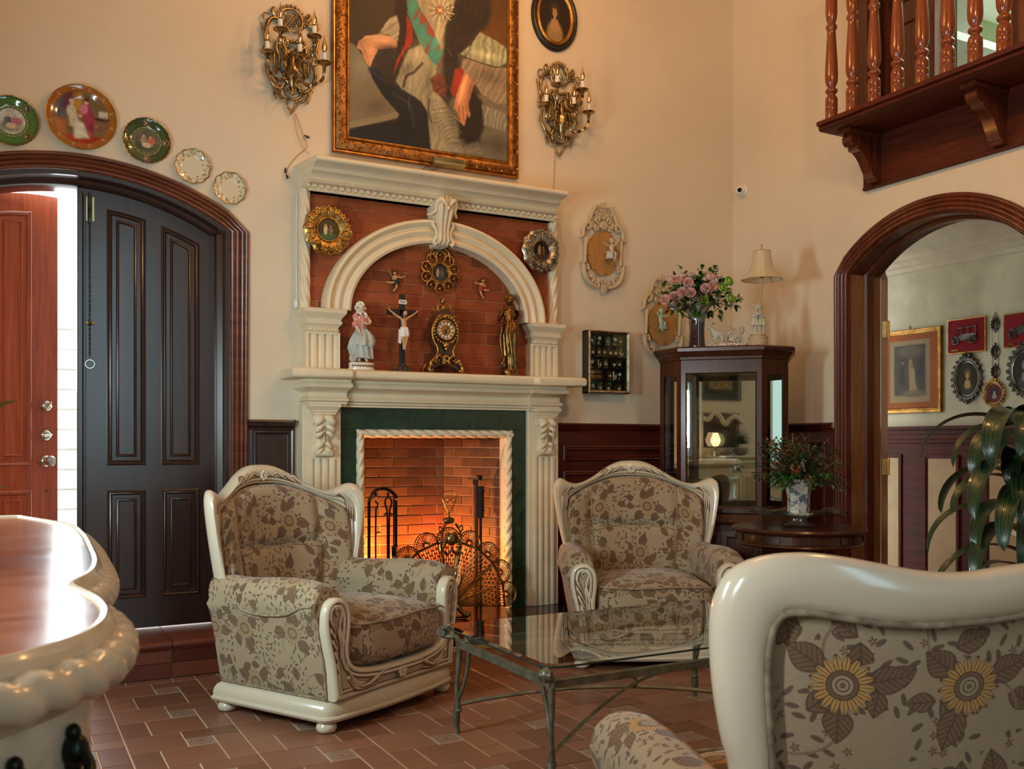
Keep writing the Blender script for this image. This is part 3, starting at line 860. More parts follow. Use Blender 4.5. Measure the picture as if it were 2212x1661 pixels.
# green-black framed panel left of the fireplace
wl = wainscot_y('wall_wainscot_left', 1.208, 1.47, [rect(1.222, 1.462, 0.06, 1.285)], M['doord'])
mb = MB(); mb.bx(WX-0.014, WX, 4.39, WY, 0, 1.30)
P = [(0, 1.335), (0.040, 1.333), (0.044, 1.322), (0.034, 1.312), (0.030, 1.298), (0.018, 1.290), (0.014, 1.275)]
moulding_run(mb, WX, 4.39, WY, P)
wr = struct(mb.build('wall_wainscot_right', M['wains'], ang=25))
b = MB(); ringframe(b, rect(4.44, 5.28, 0.15, 1.22), [(0, 0), (0.001, 0.012), (0.008, 0.018), (0.016, 0.014), (0.022, 0.016), (0.030, 0.004), (0.036, 0.0)], 'YZ', WX-0.014, -1)
b.build('panel_moulding', M['wains'], wr)

# right doorway: casing, jamb lining and the leaf folded back into the side room
mb = MB()
path = [(WX, yy, z) for yy, z in arch_path(DY, DH, DS, DA, 0.0)]
mb.sweep(path, [(a, bb) for a, bb in reeds(0.100, 4, 0.018, 0.012)], normal=(-1, 0, 0))
struct(mb.build('trim_5', wood('arch_mahogany', (0.055, 0.012, 0.006), (0.17, 0.035, 0.014), axis=2), ang=45))
mb = MB()
path = [(WX-0.002, yy, z) for yy, z in arch_path(DY, DH, DS, DA, 0.0)]
mb.sweep(path, [(0, 0.0), (-0.014, 0.0), (-0.014, -0.12), (-0.030, -0.13), (-0.030, -0.19), (-0.014, -0.20), (-0.014, -0.265), (0, -0.265)], normal=(-1, 0, 0))
struct(mb.build('trim_6', M['mahog'], ang=40))
# straight jamb board on the far side, warmer wood
mb = MB(); mb.bx(WX+0.004, WX+0.118, DY+DH-0.0185, DY+DH-0.013, 0, DS-0.005, 0.001); mb.bx(WX+0.20, WX+0.262, DY+DH-0.0185, DY+DH-0.013, 0, DS-0.005, 0.001)
struct(mb.build('trim_7', M['jamb'], ang=40))
d3 = bpy.data.objects.new('door_3', None); C.objects.link(d3); d3['kind'] = 'structure'
d3.location = (WX+0.275, DY+DH-0.012, 0); d3.rotation_euler = (0, 0, math.radians(47))
b = MB(); b.prism([(0, 0.01), (0.6, 0.01), (0.6, 2.46), (0.3, 2.42), (0.0, 2.25)], -0.040, 0.0, 'XZ'); b.build('leaf', M['jamb'], d3)
for z in (1.93, 1.05, 0.25):
    h = MB(); h.tube([(0.0, -0.046, z-0.055), (0.0, -0.046, z+0.055)], 0.006, 10); h.bx(-0.045, -0.004, -0.044, -0.0405, z-0.052, z+0.052, 0.001); h.bx(-0.006, -0.003, -0.044, -0.004, z-0.052, z+0.052, 0.001)
    hh = h.build('hinge', M['brightbrass'], d3)

# ------------------------------------------------------------------ balcony on the right wall
bal = thing('balcony', 'dark mahogany juliet balcony with turned balusters on carved brackets high on the wall', 'balcony', (WX, 4.14, 3.07))
BY0 = -2.9     # local y runs negative, towards the camera
b = MB(); P = [(0.0, 0), (-0.36, 0), (-0.372, 0.006), (-0.378, 0.018), (-0.372, 0.026), (-0.392, 0.030), (-0.395, 0.048), (-0.390, 0.055), (0.0, 0.055)]
b.prism(P, 0.022, BY0, 'XZ'); b.build('platform', M['mahogh'], bal, ang=30)
b = MB(); b.bx(-0.022, 0.0, BY0, 0.0, -0.315, 0.0, 0.002); b.bx(-0.032, 0.0, BY0, 0.0, -0.318, -0.300, 0.004); b.build('fascia_board', M['mahogh'], bal)
def bracket(y):
    pts = [(0, 0), (-0.285, 0), (-0.285, -0.035)]+[(-0.27+0.030*math.cos(t)-0.01, -0.065+0.030*math.sin(t)) for t in np.linspace(PI/2, 3*PI/2, 8)][::1]
    pts = [(0, -0.001), (-0.290, -0.001), (-0.290, -0.030), (-0.262, -0.034), (-0.275, -0.055), (-0.272, -0.080), (-0.252, -0.100), (-0.225, -0.102), (-0.222, -0.122), (-0.190, -0.128),
           (-0.160, -0.150), (-0.135, -0.180), (-0.115, -0.215), (-0.098, -0.240), (-0.095, -0.262), (-0.070, -0.272), (-0.062, -0.292), (-0.022, -0.296)]
    q = MB(); q.prism(pts, y-0.035, y+0.035, 'XZ'); q.build('bracket', M['mahog'], bal, ang=25)
    q = MB(); q.bx(-0.305, -0.02, y-0.048, y+0.048, -0.028, -0.001, 0.006); q.build('bracket_cap', M['mahog'], bal)
for y in (-0.10, -0.92, -1.75, -2.55): bracket(y)
prof = [(0.036, 0), (0.036, 0.048), (0.0345, 0.051), (0.036, 0.054), (0.036, 0.082), (0.0345, 0.085), (0.036, 0.088), (0.036, 0.125), (0.031, 0.140), (0.022, 0.150), (0.024, 0.158), (0.033, 0.165), (0.036, 0.175), (0.033, 0.184),
        (0.024, 0.190), (0.022, 0.198), (0.030, 0.212), (0.036, 0.232), (0.038, 0.262), (0.036, 0.330), (0.031, 0.42), (0.026, 0.50), (0.024, 0.535), (0.031, 0.545), (0.033, 0.556), (0.028, 0.568), (0.022, 0.578), (0.030, 0.60), (0.034, 0.64), (0.034, 0.80)]
b = MB(); b.lathe(prof, 20); bp = b.build('baluster', M['bal'], bal, ang=50)
bp.location = (-0.335, -0.040, 0.055)
for k in range(1, 18): inst(bp, 'baluster', (-0.335, -0.040-0.1585*k, 0.055), bal)
inst(bp, 'baluster', (-0.18, -0.040, 0.055), bal) if False else None
b = MB(); b.bx(-0.38, -0.29, BY0, 0.02, 0.855, 0.90, 0.010); b.build('handrail', M['mahogh'], bal)
# wooden casing and the shut leaf of the balcony opening
mb = MB()
for y0, y1 in ((UY1-0.03, UY1+0.05), (UY0-0.05, UY0+0.03)): mb.bx(WX-0.02, WX+0.27, y0, y1, 3.125, 4.98, 0.004)
mb.bx(WX-0.02, WX+0.27, UY0-0.05, UY1+0.05, 4.92, 5.0, 0.004)
struct(mb.build('trim_8', M['mahog']))
d4 = bpy.data.objects.new('door_4', None); C.objects.link(d4); d4['kind'] = 'structure'; d4.location = (WX+0.12, UY1-0.03, 3.13)
b = MB(); b.bx(0, 0.045, -0.36, 0, 0, 1.78, 0.003); b.build('leaf', M['mahog'], d4)
for z0, z1 in ((0.10, 0.62), (0.74, 1.66)):
    b = MB(); ringframe(b, rect(-0.30, -0.07, z0, z1), [(0, 0), (0.003, 0.012), (0.012, 0.014), (0.022, 0.0)], 'YZ', 0, -1); b.build('panel_moulding', M['mahog'], d4)
mb = MB(); mb.bx(WX+0.10, WX+0.16, UY1-0.52, UY1-0.46, 3.125, 4.92, 0.003); struct(mb.build('trim_9', M['mahog']))
mb = MB(); mb.bx(WX+0.13, WX+0.15, UY1-0.46, UY1-0.385, 3.125, 4.92); struct(mb.build('wall_sidelight', simple('grey_reveal', (0.42, 0.40, 0.38), 0.6)))

# porch outside the front door
mb = MB(); mb.bx(-8, 3.2, 5.75, 16, 0.08, 0.14); struct(mb.build('ground_porch', simple('pale_paving', (0.62, 0.60, 0.58), 0.8)))
mb = MB(); mb.bx(-8, 3.2, 10.0, 10.2, 0.14, 2.45); pw_ = struct(mb.build('wall_porch', simple('white_garden_wall', (0.80, 0.78, 0.76), 0.7)))
for k in range(12):
    b = MB(); b.bx(-8, 3.2, 9.975, 10.0, 0.2+k*0.19, 0.375+k*0.19, 0.006); b.build('siding_board', simple('white_siding', (0.84, 0.76, 0.72), 0.6) if k == 0 else bpy.data.materials['white_siding'], pw_)

# windows behind and beside the camera
def window(name, plane, c, w, h, nx, nz):
    m = MB(); x, y, z = c
    if plane == 'X':
        m.bx(x-0.02, x+0.05, y-w/2-0.07, y+w/2+0.07, z+h/2, z+h/2+0.07, 0.006); m.bx(x-0.02, x+0.05, y-w/2-0.07, y+w/2+0.07, z-h/2-0.07, z-h/2, 0.006)
        for s in (-1, 1): m.bx(x-0.02, x+0.05, y+s*(w/2+0.035)-0.035, y+s*(w/2+0.035)+0.035, z-h/2, z+h/2, 0.006)
        g = (x+0.001, x+0.004, y-w/2, y+w/2, z-h/2, z+h/2)
    else:
        m.bx(x-w/2-0.07, x+w/2+0.07, y-0.02, y+0.05, z+h/2, z+h/2+0.07, 0.006); m.bx(x-w/2-0.07, x+w/2+0.07, y-0.02, y+0.05, z-h/2-0.07, z-h/2, 0.006)
        for s in (-1, 1): m.bx(x+s*(w/2+0.035)-0.035, x+s*(w/2+0.035)+0.035, y-0.02, y+0.05, z-h/2, z+h/2, 0.006)
        g = (x-w/2, x+w/2, y+0.001, y+0.004, z-h/2, z+h/2)
    o = struct(m.build(name, M['white']))
    b = MB(); b.bx(*g); b.build('window_pane', emit(name+'_sky', (0.70, 0.95, 0.90), 1.3), o)
window('window_1', 'X', (LX, 3.12, 1.45), 0.42, 1.0, 1, 2)
window('window_2', 'X', (LX, -0.42, 1.5), 0.32, 1.6, 2, 3)
window('window_3', 'Y', (1.20, RY, 2.5), 0.7, 3.3, 3, 3)
window('window_4', 'X', (LX, 1.14, 1.50), 0.22, 0.9, 1, 2)
# ------------------------------------------------------------------ fireplace
FX = 2.325
fire = thing('fireplace', 'cream plaster fireplace with arched red brick overmantel, green marble slips and brick firebox', 'fireplace', (FX, WY, 0))
ST = M['stone']
def part(b, n, m, ang=35, p=None): return b.build(n, m, p or fire, ang)
b = MB(); b.bx(-0.90, 0.90, -0.385, 0.0, 0.135, 0.170, 0.006); part(b, 'hearth_slab', M['blackst'])
b = MB(); b.bx(-0.88, 0.88, -0.355, -0.02, 0.0, 0.134); part(b, 'hearth_core', M['grout'])
for k in range(8):
    b = MB(); x0 = -0.885+k*0.2212; b.bx(x0+0.002, x0+0.219, -0.369, -0.354, 0.034, 0.132, 0.002); part(b, 'riser_tile', M['dtile'])
b = MB(); b.bx(-0.885, 0.885, -0.380, -0.354, 0.0, 0.031, 0.004); part(b, 'hearth_base_strip', simple('cream_marble_strip', (0.55, 0.42, 0.24), 0.3))
# pilasters
def fluted(x0, x1, z0, z1, y0, n, dep, m=0.012):
    q = MB(); w = (x1-x0-2*m)/n; xs = [(x0, y0), (x0+m, y0)]
    for i in range(n):
        a = x0+m+i*w
        xs += [(a+0.15*w, y0), (a+0.22*w, y0+dep*0.8), (a+0.35*w, y0+dep), (a+0.65*w, y0+dep), (a+0.78*w, y0+dep*0.8), (a+0.85*w, y0)]
    xs += [(x1-m, y0), (x1, y0), (x1, 0), (x0, 0)]
    q.prism(xs, z0, z1, 'XY'); return q
for s in (-1, 1):
    a, e = sorted((s*0.612, s*0.835))
    b = MB(); b.bx(a, e, -0.100, 0, 0.17, 1.42, 0.004); pil = part(b, 'pilaster', ST)
    c = (a+e)/2
    q = fluted(c-0.070, c+0.070, 0.172, 1.115, -0.116, 3, 0.012, 0.006); q.build('fluting', ST, pil, 40)
    # acanthus corbel
    q = MB(); rows = []
    for z, w, o in ((1.128, 0.036, 0.020), (1.138, 0.046, 0.036), (1.155, 0.050, 0.040), (1.175, 0.044, 0.034), (1.20, 0.040, 0.026), (1.235, 0.042, 0.028), (1.27, 0.048, 0.040), (1.30, 0.056, 0.056), (1.33, 0.060, 0.066), (1.355, 0.060, 0.064), (1.362, 0.058, 0.05)):
        rows.append([(c-w, -0.10, z), (c-w, -0.10-o*0.55, z), (c-w*0.8, -0.10-o*0.95, z), (c-w*0.35, -0.10-o*1.05, z), (c, -0.10-o*0.86, z), (c+w*0.35, -0.10-o*1.05, z), (c+w*0.8, -0.10-o*0.95, z), (c+w, -0.10-o*0.55, z), (c+w, -0.10, z)])
    q.grid(np.array(rows), flip=True); q.add(rows[-1], [tuple(range(9))]); q.add(rows[0], [tuple(range(9))])
    for sx in (-1, 1):
        for z, L, wd in ((1.335, 0.050, 0.017), (1.295, 0.048, 0.016), (1.262, 0.042, 0.014), (1.20, 0.034, 0.013), (1.168, 0.034, 0.013)):
            pts = [(c+sx*0.008, -0.140-(z-1.13)*0.12, z), (c+sx*L*0.5, -0.150-(z-1.13)*0.13, z-0.004), (c+sx*L, -0.142-(z-1.13)*0.12, z-0.022), (c+sx*L*0.95, -0.136-(z-1.13)*0.1, z-0.036)]
            q.tube(catmull(pts, 8), [wd*0.5, wd*0.8, wd, wd*0.4], 6, flat=(1, 0.6))
        q.tube(torus_pts((c+sx*0.058, -0.125, 1.33), 0.020, 12, 'x'), 0.006, 6, closed=True)
    q.tube([(c, -0.150, 1.34), (c, -0.138, 1.25), (c, -0.132, 1.18)], [0.012, 0.008, 0.005], 6)
    q.tube([(c-0.048, -0.132, 1.146), (c+0.048, -0.132, 1.146)], 0.020, 10)
    q.build('corbel', ST, pil, 50)
    q = MB()
    q.sweep([(c-0.058, 0, 1.36), (c-0.058, -0.145, 1.36), (c+0.058, -0.145, 1.36), (c+0.058, 0, 1.36)],
            [(0, 0), (0.008, 0.004), (0.006, 0.012), (0.014, 0.018), (0.014, 0.026), (0.024, 0.040), (0.030, 0.046), (0.030, 0.062), (0, 0.062)], normal=(0, 0, 1), caps=False)
    q.bx(c-0.058, c+0.058, -0.145, 0, 1.36, 1.418); q.build('corbel_cap', ST, pil, 30)
# marble
for nm, pl in (('marble_slip', rect(-0.612, -0.512, 0.17, 1.2832)), ('marble_slip', rect(0.512, 0.612, 0.17, 1.2832)), ('marble_lintel', rect(-0.612, 0.612, 1.2848, 1.42))):
    b = MB(); b.prism(pl, 0.0, -0.070, 'XZ'); part(b, nm, M['marble'])
# twisted rope moulding round the opening
def rope(pts, r, pitch, seg=14, flat=None, start=0, lob=3, dep=0.20):
    P = np.array(pts, float); L = np.r_[0, np.cumsum(np.linalg.norm(np.diff(P, axis=0), axis=1))]
    n = int(L[-1]/0.010)+2; s_ = np.linspace(0, L[-1], n)
    Q = np.stack([np.interp(s_, L, P[:, k]) for k in range(3)], 1)
    q = MB(); A = np.linspace(0, 2*PI, 24, endpoint=False); rows = []
    T = np.gradient(Q, axis=0); T /= np.linalg.norm(T, axis=1)[:, None]
    N = np.array((0, -1.0, 0))
    for i in range(n):
        u = np.cross(T[i], N); ph = 2*PI*(s_[i]+start)/pitch/1.0
        k = A*1.0+ph; rr = r*(1-dep*np.abs(np.cos(k*lob/2))**8*1.6)
        fu, fv = flat if flat else (1, 1)
        rows.append(Q[i]+(np.cos(A)*rr*fu)[:, None]*u+(np.sin(A)*rr*fv)[:, None]*N)
    q.grid(np.array(rows), cv=True)
    return q
q = rope([(-0.487, -0.055, 0.17), (-0.487, -0.055, 1.26)], 0.0265, 0.22, flat=(1, 1.5)); part(q, 'rope_moulding', ST, 60)
q = rope([(0.487, -0.055, 1.26), (0.487, -0.055, 0.17)], 0.0265, 0.22, flat=(1, 1.5)); part(q, 'rope_moulding', ST, 60)
q = rope([(-0.513, -0.055, 1.2585), (0.513, -0.055, 1.2585)], 0.0262, 0.22, flat=(1, 1.5)); part(q, 'rope_moulding', ST, 60)
b = MB(); 
for s in (-1, 1): b.bx(*sorted((s*0.4625, s*0.512)), -0.055, 0.02, 0.17, 1.285)
b.bx(-0.512, 0.512, -0.055, 0.02, 1.235, 1.285); part(b, 'opening_backing', ST)
# firebox: bricks one by one
FL, FD, FB = 0.17, 0.45, 0.28
b = MB(); b.bx(-0.55, 0.55, -0.0, FD+0.12, 0.05, FL); part(b, 'firebox_floor', M['blackst'])
bk_ = MB()
for s in (-1, 1):
    bk_.prism([(s*0.4665, -0.002), (s*0.284, FD+0.004), (s*0.284, FD+0.1), (s*0.6, FD+0.1), (s*0.6, -0.002)], FL, 1.30, 'XY')
bk_.bx(-0.3, 0.3, FD+0.006, FD+0.12, FL, 1.30); bk_.bx(-0.6, 0.6, -0.002, FD+0.12, 1.235, 1.30)
part(bk_, 'firebox_mortar', M['brickm'])
bricks = {}
def brick(L, H, m, face, loc, rz):
    key = (round(L, 3), round(H, 3), m.name)
    if key not in bricks:
        q = MB(); q.box((0, 0.006, 0), (L, 0.016, H), 0.003); o = q.build('brick', m, fire); bricks[key] = o
    else: o = inst(bricks[key], 'brick', (0, 0, 0), fire)
    o.location = loc; o.rotation_euler = (0, 0, rz); return o
nb = 0
def brickface(p0, p1, z0, z1, L, H, m, keep=None, off=0.0, nrm=None):
    """course bricks along the wall line p0 -> p1 (plan), from z0 to z1"""
    global nb
    p0 = np.array(p0, float); p1 = np.array(p1, float); W_ = np.linalg.norm(p1-p0); d = (p1-p0)/W_; a = math.atan2(d[1], d[0])
    j = 0; z = z0; J = 0.0065
    while z < z1-0.02:
        h = min(H, z1-z); x = -L*(0.5 if j % 2 else 0.0)-off*L
        while x < W_:
            a0, a1 = max(x, 0), min(x+L, W_)
            if a1-a0 > 0.03:
                c = (a0+a1)/2
                if keep is None or keep(p0[0]+d[0]*c, z+h/2, (a1-a0)/2, h/2):
                    P = p0+d*c
                    o = brick(a1-a0-J, h-J, m, None, (P[0], P[1]+rnd.uniform(-0.0014, 0.0014), z+h/2), a+rnd.uniform(-0.004, 0.004)); nb += 1
            x += L
        z += H; j += 1
FBm = M['fbrick']
brickface((-FB+0.002, FD), (FB-0.002, FD), FL, 1.235, 0.2, 0.0626, FBm)
brickface((FB, FD), (0.4625, 0.0), FL, 1.235, 0.1615, 0.0626, FBm)
brickface((-0.4625, 0.0), (-FB, FD), FL, 1.235, 0.24, 0.0626, FBm)
# overmantel body
b = MB(); b.bx(-0.80, 0.80, -0.048, 0, 1.60, 2.64); part(b, 'overmantel_mortar', M['brickm2'])
SPZ = 1.955
def keep(x, z, hw, hh):
    if z < SPZ+hh and abs(x)+hw > 0.60+2*hw-0.01: return False
    if z > SPZ:
        o_ = lambda xx, zz: (xx/0.700)**2+((zz-SPZ)/0.580)**2; i_ = lambda xx, zz: (xx/0.59)**2+((zz-SPZ)/0.46)**2
        cs = [(x+sx*hw, z+sz*hh) for sx in (-1, 1) for sz in (-1, 1)]
        if all(o_(*c) < 1 and i_(*c) > 1 for c in cs): return False
    return True
brickface((-0.785, -0.050), (0.785, -0.050), 1.612, 2.625, 0.214, 0.0675, M['brick'], keep, 0.25)
# rope pilasters at the outer edges
for s in (-1, 1):
    b = MB(); b.bx(*sorted((s*0.785, s*0.842)), -0.075, 0, 1.95, 2.63); part(b, 'rope_backing', ST)
    q = rope([(s*0.813, -0.070, 1.95), (s*0.813, -0.070, 2.63)], 0.030, 0.40*s, flat=(1, 0.95), lob=4, dep=0.22); part(q, 'rope_pilaster', ST, 60)
# short fluted pilasters and their capitals
for s in (-1, 1):
    a, e = sorted((s*0.622, s*0.822))
    q = fluted(a, e, 1.612, 1.83, -0.115, 4, 0.014); part(q, 'fluted_pilaster', ST, 40)
    a, e = sorted((s*0.612, s*0.835))
    q = MB()
    q.sweep([(a+0.03, 0, 1.82), (a+0.03, -0.115, 1.82), (e-0.03, -0.115, 1.82), (e-0.03, 0, 1.82)],
            [(-0.02, -0.004), (0.004, -0.004), (0.004, 0.010), (0.012, 0.016), (0.012, 0.022), (0.006, 0.028), (0.012, 0.042), (0.026, 0.054), (0.028, 0.066), (0.022, 0.072), (0.022, 0.080), (0.034, 0.096), (0.046, 0.108), (0.050, 0.114), (0.052, 0.134), (0.046, 0.138), (0, 0.138), (-0.05, 0.138)], normal=(0, 0, 1), caps=False)
    q.bx(a+0.03, e-0.03, -0.115, 0, 1.82, 1.957); cap = part(q, 'capital', ST, 30)
    n = 8
    for k in range(n):
        x = a+0.03+(k+0.5)*(e-a-0.06)/n
        q = MB(); q.box((x, -0.129, 1.839), (0.012, 0.012, 0.012), 0.002); q.build('dentil', ST, cap)
# moulded elliptical arch
q = MB(); rows = []
prof = [(0.0, -0.02), (0.0, 0.100), (0.10, 0.108), (0.20, 0.100), (0.26, 0.084), (0.32, 0.080), (0.40, 0.096), (0.50, 0.102), (0.58, 0.094), (0.64, 0.078), (0.70, 0.078), (0.76, 0.100), (0.86, 0.112), (0.95, 0.108), (1.0, 0.095), (1.0, -0.02)]
for t in np.linspace(0, PI, 60):
    rows.append([(lerp(0.567, 0.717, s)*math.cos(t), -0.045-o, SPZ+lerp(0.438, 0.580, s)*math.sin(t)) for s, o in prof])
q.grid(np.array(rows)); part(q, 'arch_moulding', ST, 40)
# keystone: scrolled console with a shell leaf
q = MB(); rows = []
for z, w, o in ((2.372, 0.030, 0.03), (2.378, 0.044, 0.12), (2.40, 0.048, 0.150), (2.43, 0.040, 0.150), (2.47, 0.040, 0.150), (2.52, 0.048, 0.165), (2.57, 0.056, 0.185), (2.61, 0.060, 0.195), (2.64, 0.052, 0.190), (2.665, 0.036, 0.175), (2.68, 0.010, 0.15)):
    rows.append([(-w, -0.02, z), (-w, -0.04-o*0.55, z), (-w*0.85, -0.04-o*0.90, z), (-w*0.55, -0.04-o*0.98, z), (-w*0.25, -0.04-o*0.86, z), (0, -0.04-o, z), (w*0.25, -0.04-o*0.86, z), (w*0.55, -0.04-o*0.98, z), (w*0.85, -0.04-o*0.90, z), (w, -0.04-o*0.55, z), (w, -0.02, z)])
q.grid(np.array(rows), flip=True)
for sx in (-1, 1):
    q.tube(catmull([(sx*0.055, -0.15, 2.53), (sx*0.066, -0.155, 2.50), (sx*0.050, -0.16, 2.47), (sx*0.045, -0.16, 2.43), (sx*0.062, -0.16, 2.40), (sx*0.055, -0.165, 2.380), (sx*0.040, -0.165, 2.392)], 22), [0.006, 0.012, 0.010, 0.010, 0.014, 0.012, 0.006], 8)
    q.tube(catmull([(sx*0.010, -0.235, 2.60), (sx*0.040, -0.225, 2.635), (sx*0.062, -0.20, 2.61), (sx*0.060, -0.19, 2.575), (sx*0.085, -0.16, 2.555), (sx*0.095, -0.14, 2.56)], 18), [0.006, 0.014, 0.014, 0.011, 0.009, 0.006], 8)
q.ell((0, -0.236, 2.585), (0.012, 0.010, 0.012)); part(q, 'keystone', ST, 50)
# cornice with dentils
def squeeze(b, lim, k):
    for V in b.V:
        x = V[:, 0]; ov = np.abs(x)-lim; V[:, 0] = np.where(ov > 0, np.sign(x)*(lim+ov*k), x)
q = MB()
q.sweep([(-0.80, 0.0, 2.62), (-0.80, -0.10, 2.62), (0.80, -0.10, 2.62), (0.80, 0.0, 2.62)],
        [(-0.06, 0.0), (0.006, 0.0), (0.010, 0.008), (0.010, 0.014), (0.004, 0.018), (0.004, 0.040), (0.026, 0.044), (0.030, 0.050), (0.024, 0.058), (0.020, 0.064), (0.028, 0.078), (0.044, 0.090), (0.062, 0.096), (0.066, 0.102), (0.062, 0.108), (0.068, 0.116), (0.090, 0.124), (0.108, 0.128), (0.118, 0.132), (0.122, 0.140), (0.122, 0.154), (0.116, 0.160), (0, 0.160), (-0.1, 0.160)], normal=(0, 0, 1), caps=False)
q.bx(-0.80, 0.80, -0.10, 0, 2.62, 2.779); squeeze(q, 0.80, 0.45); cor = part(q, 'cornice', ST, 30)
dn = MB(); dn.box((0, 0, 0), (0.019, 0.020, 0.020), 0.003); dno = dn.build('dentil', ST, cor)
for k in range(42):
    o = dno if k == 0 else inst(dno, 'dentil', (0, 0, 0), cor)
    o.location = (-0.805+k*1.61/41, -0.112, 2.648)
# mantel shelf
q = MB()
q.sweep([(-0.80, 0, 1.408), (-0.80, -0.125, 1.408), (-0.60, -0.125, 1.408), (-0.60, -0.085, 1.408), (0.60, -0.085, 1.408), (0.60, -0.125, 1.408), (0.80, -0.125, 1.408), (0.80, 0, 1.408)],
        [(-0.08, 0.0), (0.012, 0.0), (0.012, 0.010), (0.022, 0.016), (0.022, 0.026), (0.034, 0.032), (0.036, 0.044), (0.026, 0.050), (0.018, 0.062), (0.020, 0.078), (0.036, 0.092), (0.056, 0.098), (0.066, 0.106), (0.070, 0.118), (0.064, 0.130), (0.052, 0.136), (0.058, 0.150), (0.076, 0.156), (0.10, 0.158)], normal=(0, 0, 1), caps=False)
q.bx(-0.80, 0.80, -0.085, 0, 1.408, 1.57); q.bx(-0.80, -0.60, -0.125, 0, 1.408, 1.57); q.bx(0.60, 0.80, -0.125, 0, 1.408, 1.57)
part(q, 'mantel_moulding', ST, 30)
q = MB(); pl = [(-0.94, 0.0), (-0.94, -0.272), (-0.60, -0.272), (-0.575, -0.245), (0.575, -0.245), (0.60, -0.272), (0.94, -0.272), (0.94, 0.0)]
rows = []
for d, z in ((0.05, 1.560), (0.010, 1.561), (0.003, 1.567), (0, 1.576), (0, 1.598), (0.004, 1.609), (0.012, 1.615), (0.05, 1.6155)):
    rows.append([(x, min(y, 0.0), z) for x, y in offset(pl, d)])
q.grid(np.array(rows), cv=True); n = len(pl)
q.add(rows[-1], [tuple(range(n))]); q.add(rows[0], [tuple(range(n))]); part(q, 'mantel_shelf', ST, 40)

# ------------------------------------------------------------------ peacock fan screen
fan = thing('fan_fire_screen', 'brass peacock fan fire screen with pierced blades standing before the fire', 'fire screen', (FX, 5.115, 0.17))
PZ = 0.105
def blade():
    q = MB(); R0, RL = 0.385, 0.078      # lobe centre radius, lobe radius
    def bar(p, e, w=0.0022, t=0.0012):
        q.tube([(p[0], 0, p[1]), (e[0], 0, e[1])], w, 4, cap=False)
    A = np.linspace(-0.12*PI, 1.12*PI, 22)
    q.tube([((RL-0.003)*math.cos(t), 0, R0+(RL-0.003)*math.sin(t)) for t in A], 0.0042, 6)
    for t in np.linspace(0.02*PI, 0.98*PI, 15):
        bar((0.020*math.cos(t), R0+0.020*math.sin(t)), ((RL-0.012)*math.cos(t), R0+(RL-0.012)*math.sin(t)), 0.0024)
        bar(((RL-0.020)*math.cos(t-0.07), R0+(RL-0.020)*math.sin(t-0.07)), ((RL-0.006)*math.cos(t), R0+(RL-0.006)*math.sin(t)), 0.0024)
    q.tube([(0.016*math.cos(t), 0, R0+0.016*math.sin(t)) for t in np.linspace(0, 2*PI, 16, endpoint=False)], 0.006, 6, closed=True)
    q.tube([((RL-0.014)*math.cos(t), 0, R0+(RL-0.014)*math.sin(t)) for t in np.linspace(0, PI, 20)], 0.0015, 4)
    q.prism([(-0.070, R0-0.020), (0.070, R0-0.020), (0.074, R0-0.004), (-0.074, R0-0.004)], -0.0007, 0.0007, 'XZ')
    # tapering body of staggered slots
    for k in range(9):
        u = (k-4)/4.0; q.tube([(u*0.008, 0, 0.03), (u*0.070, 0, R0-0.014)], 0.0026 if abs(u) < 1 else 0.004, 4, cap=False)
    for k in range(13):
        z = 0.06+k*0.0235
        for j in range(8):
            if (j+k) % 2 == 0: continue
            x0 = (j-4)/4.0*(0.008+0.062*(z-0.03)/(R0-0.044)); x1 = (j-3)/4.0*(0.008+0.062*(z-0.03)/(R0-0.044))
            q.add([(x0, -0.0006, z-0.005), (x1, -0.0006, z-0.005), (x1, -0.0006, z+0.005), (x0, -0.0006, z+0.005)], [(0, 1, 2, 3)])
    return q
bl = blade().build('fan_blade', M['fanb'], fan, 60)
angs = [-84, -63, -42, -21, 0, 21, 42, 63, 84]
for k, a in enumerate(angs):
    o = bl if k == 0 else inst(bl, 'fan_blade', (0, 0, 0), fan)
    o.location = (0, 0.006*(k % 2)-0.003+0.0015*k, PZ-0.03); o.rotation_euler = (0, -math.radians(-a), 0)
q = MB()      # urn shaped front plate with a mask and swags
for s in (-1, 1):
    q.tube(catmull([(s*0.012, -0.03, PZ), (s*0.035, -0.03, PZ+0.17), (s*0.060, -0.03, PZ+0.30), (s*0.066, -0.032, PZ+0.37), (s*0.046, -0.032, PZ+0.43), (s*0.030, -0.032, PZ+0.455)], 24), [0.006, 0.006, 0.007, 0.008, 0.007], 8, lobes=(3, 0.2), twist=0.5)
    q.tube(catmull([(s*0.058, -0.034, PZ+0.315), (s*0.036, -0.04, PZ+0.283), (s*0.012, -0.042, PZ+0.29), (0, -0.042, PZ+0.312)], 14), [0.005, 0.008, 0.008, 0.005], 8)
    q.tube(catmull([(s*0.05, -0.032, PZ+0.40), (s*0.075, -0.03, PZ+0.415), (s*0.072, -0.03, PZ+0.44), (s*0.055, -0.03, PZ+0.43)], 12), 0.005, 6)
    for k in range(6): q.ell((s*(0.022+k*0.006), -0.042, PZ+0.395-k*0.014), (0.012, 0.008, 0.014), 8, 5)
q.lathe([(0.030, PZ+0.455), (0.036, PZ+0.462), (0.036, PZ+0.48), (0.026, PZ+0.488), (0.010, PZ+0.49), (0.006, PZ+0.52)], 16, sc=(1, 0.5))
q.ell((0, -0.045, PZ+0.365), (0.032, 0.016, 0.038)); q.ell((0, -0.060, PZ+0.36), (0.006, 0.008, 0.014), 8, 5)
q.build('urn_plate', M['fanb'], fan, 60)
q = MB()      # feet and base
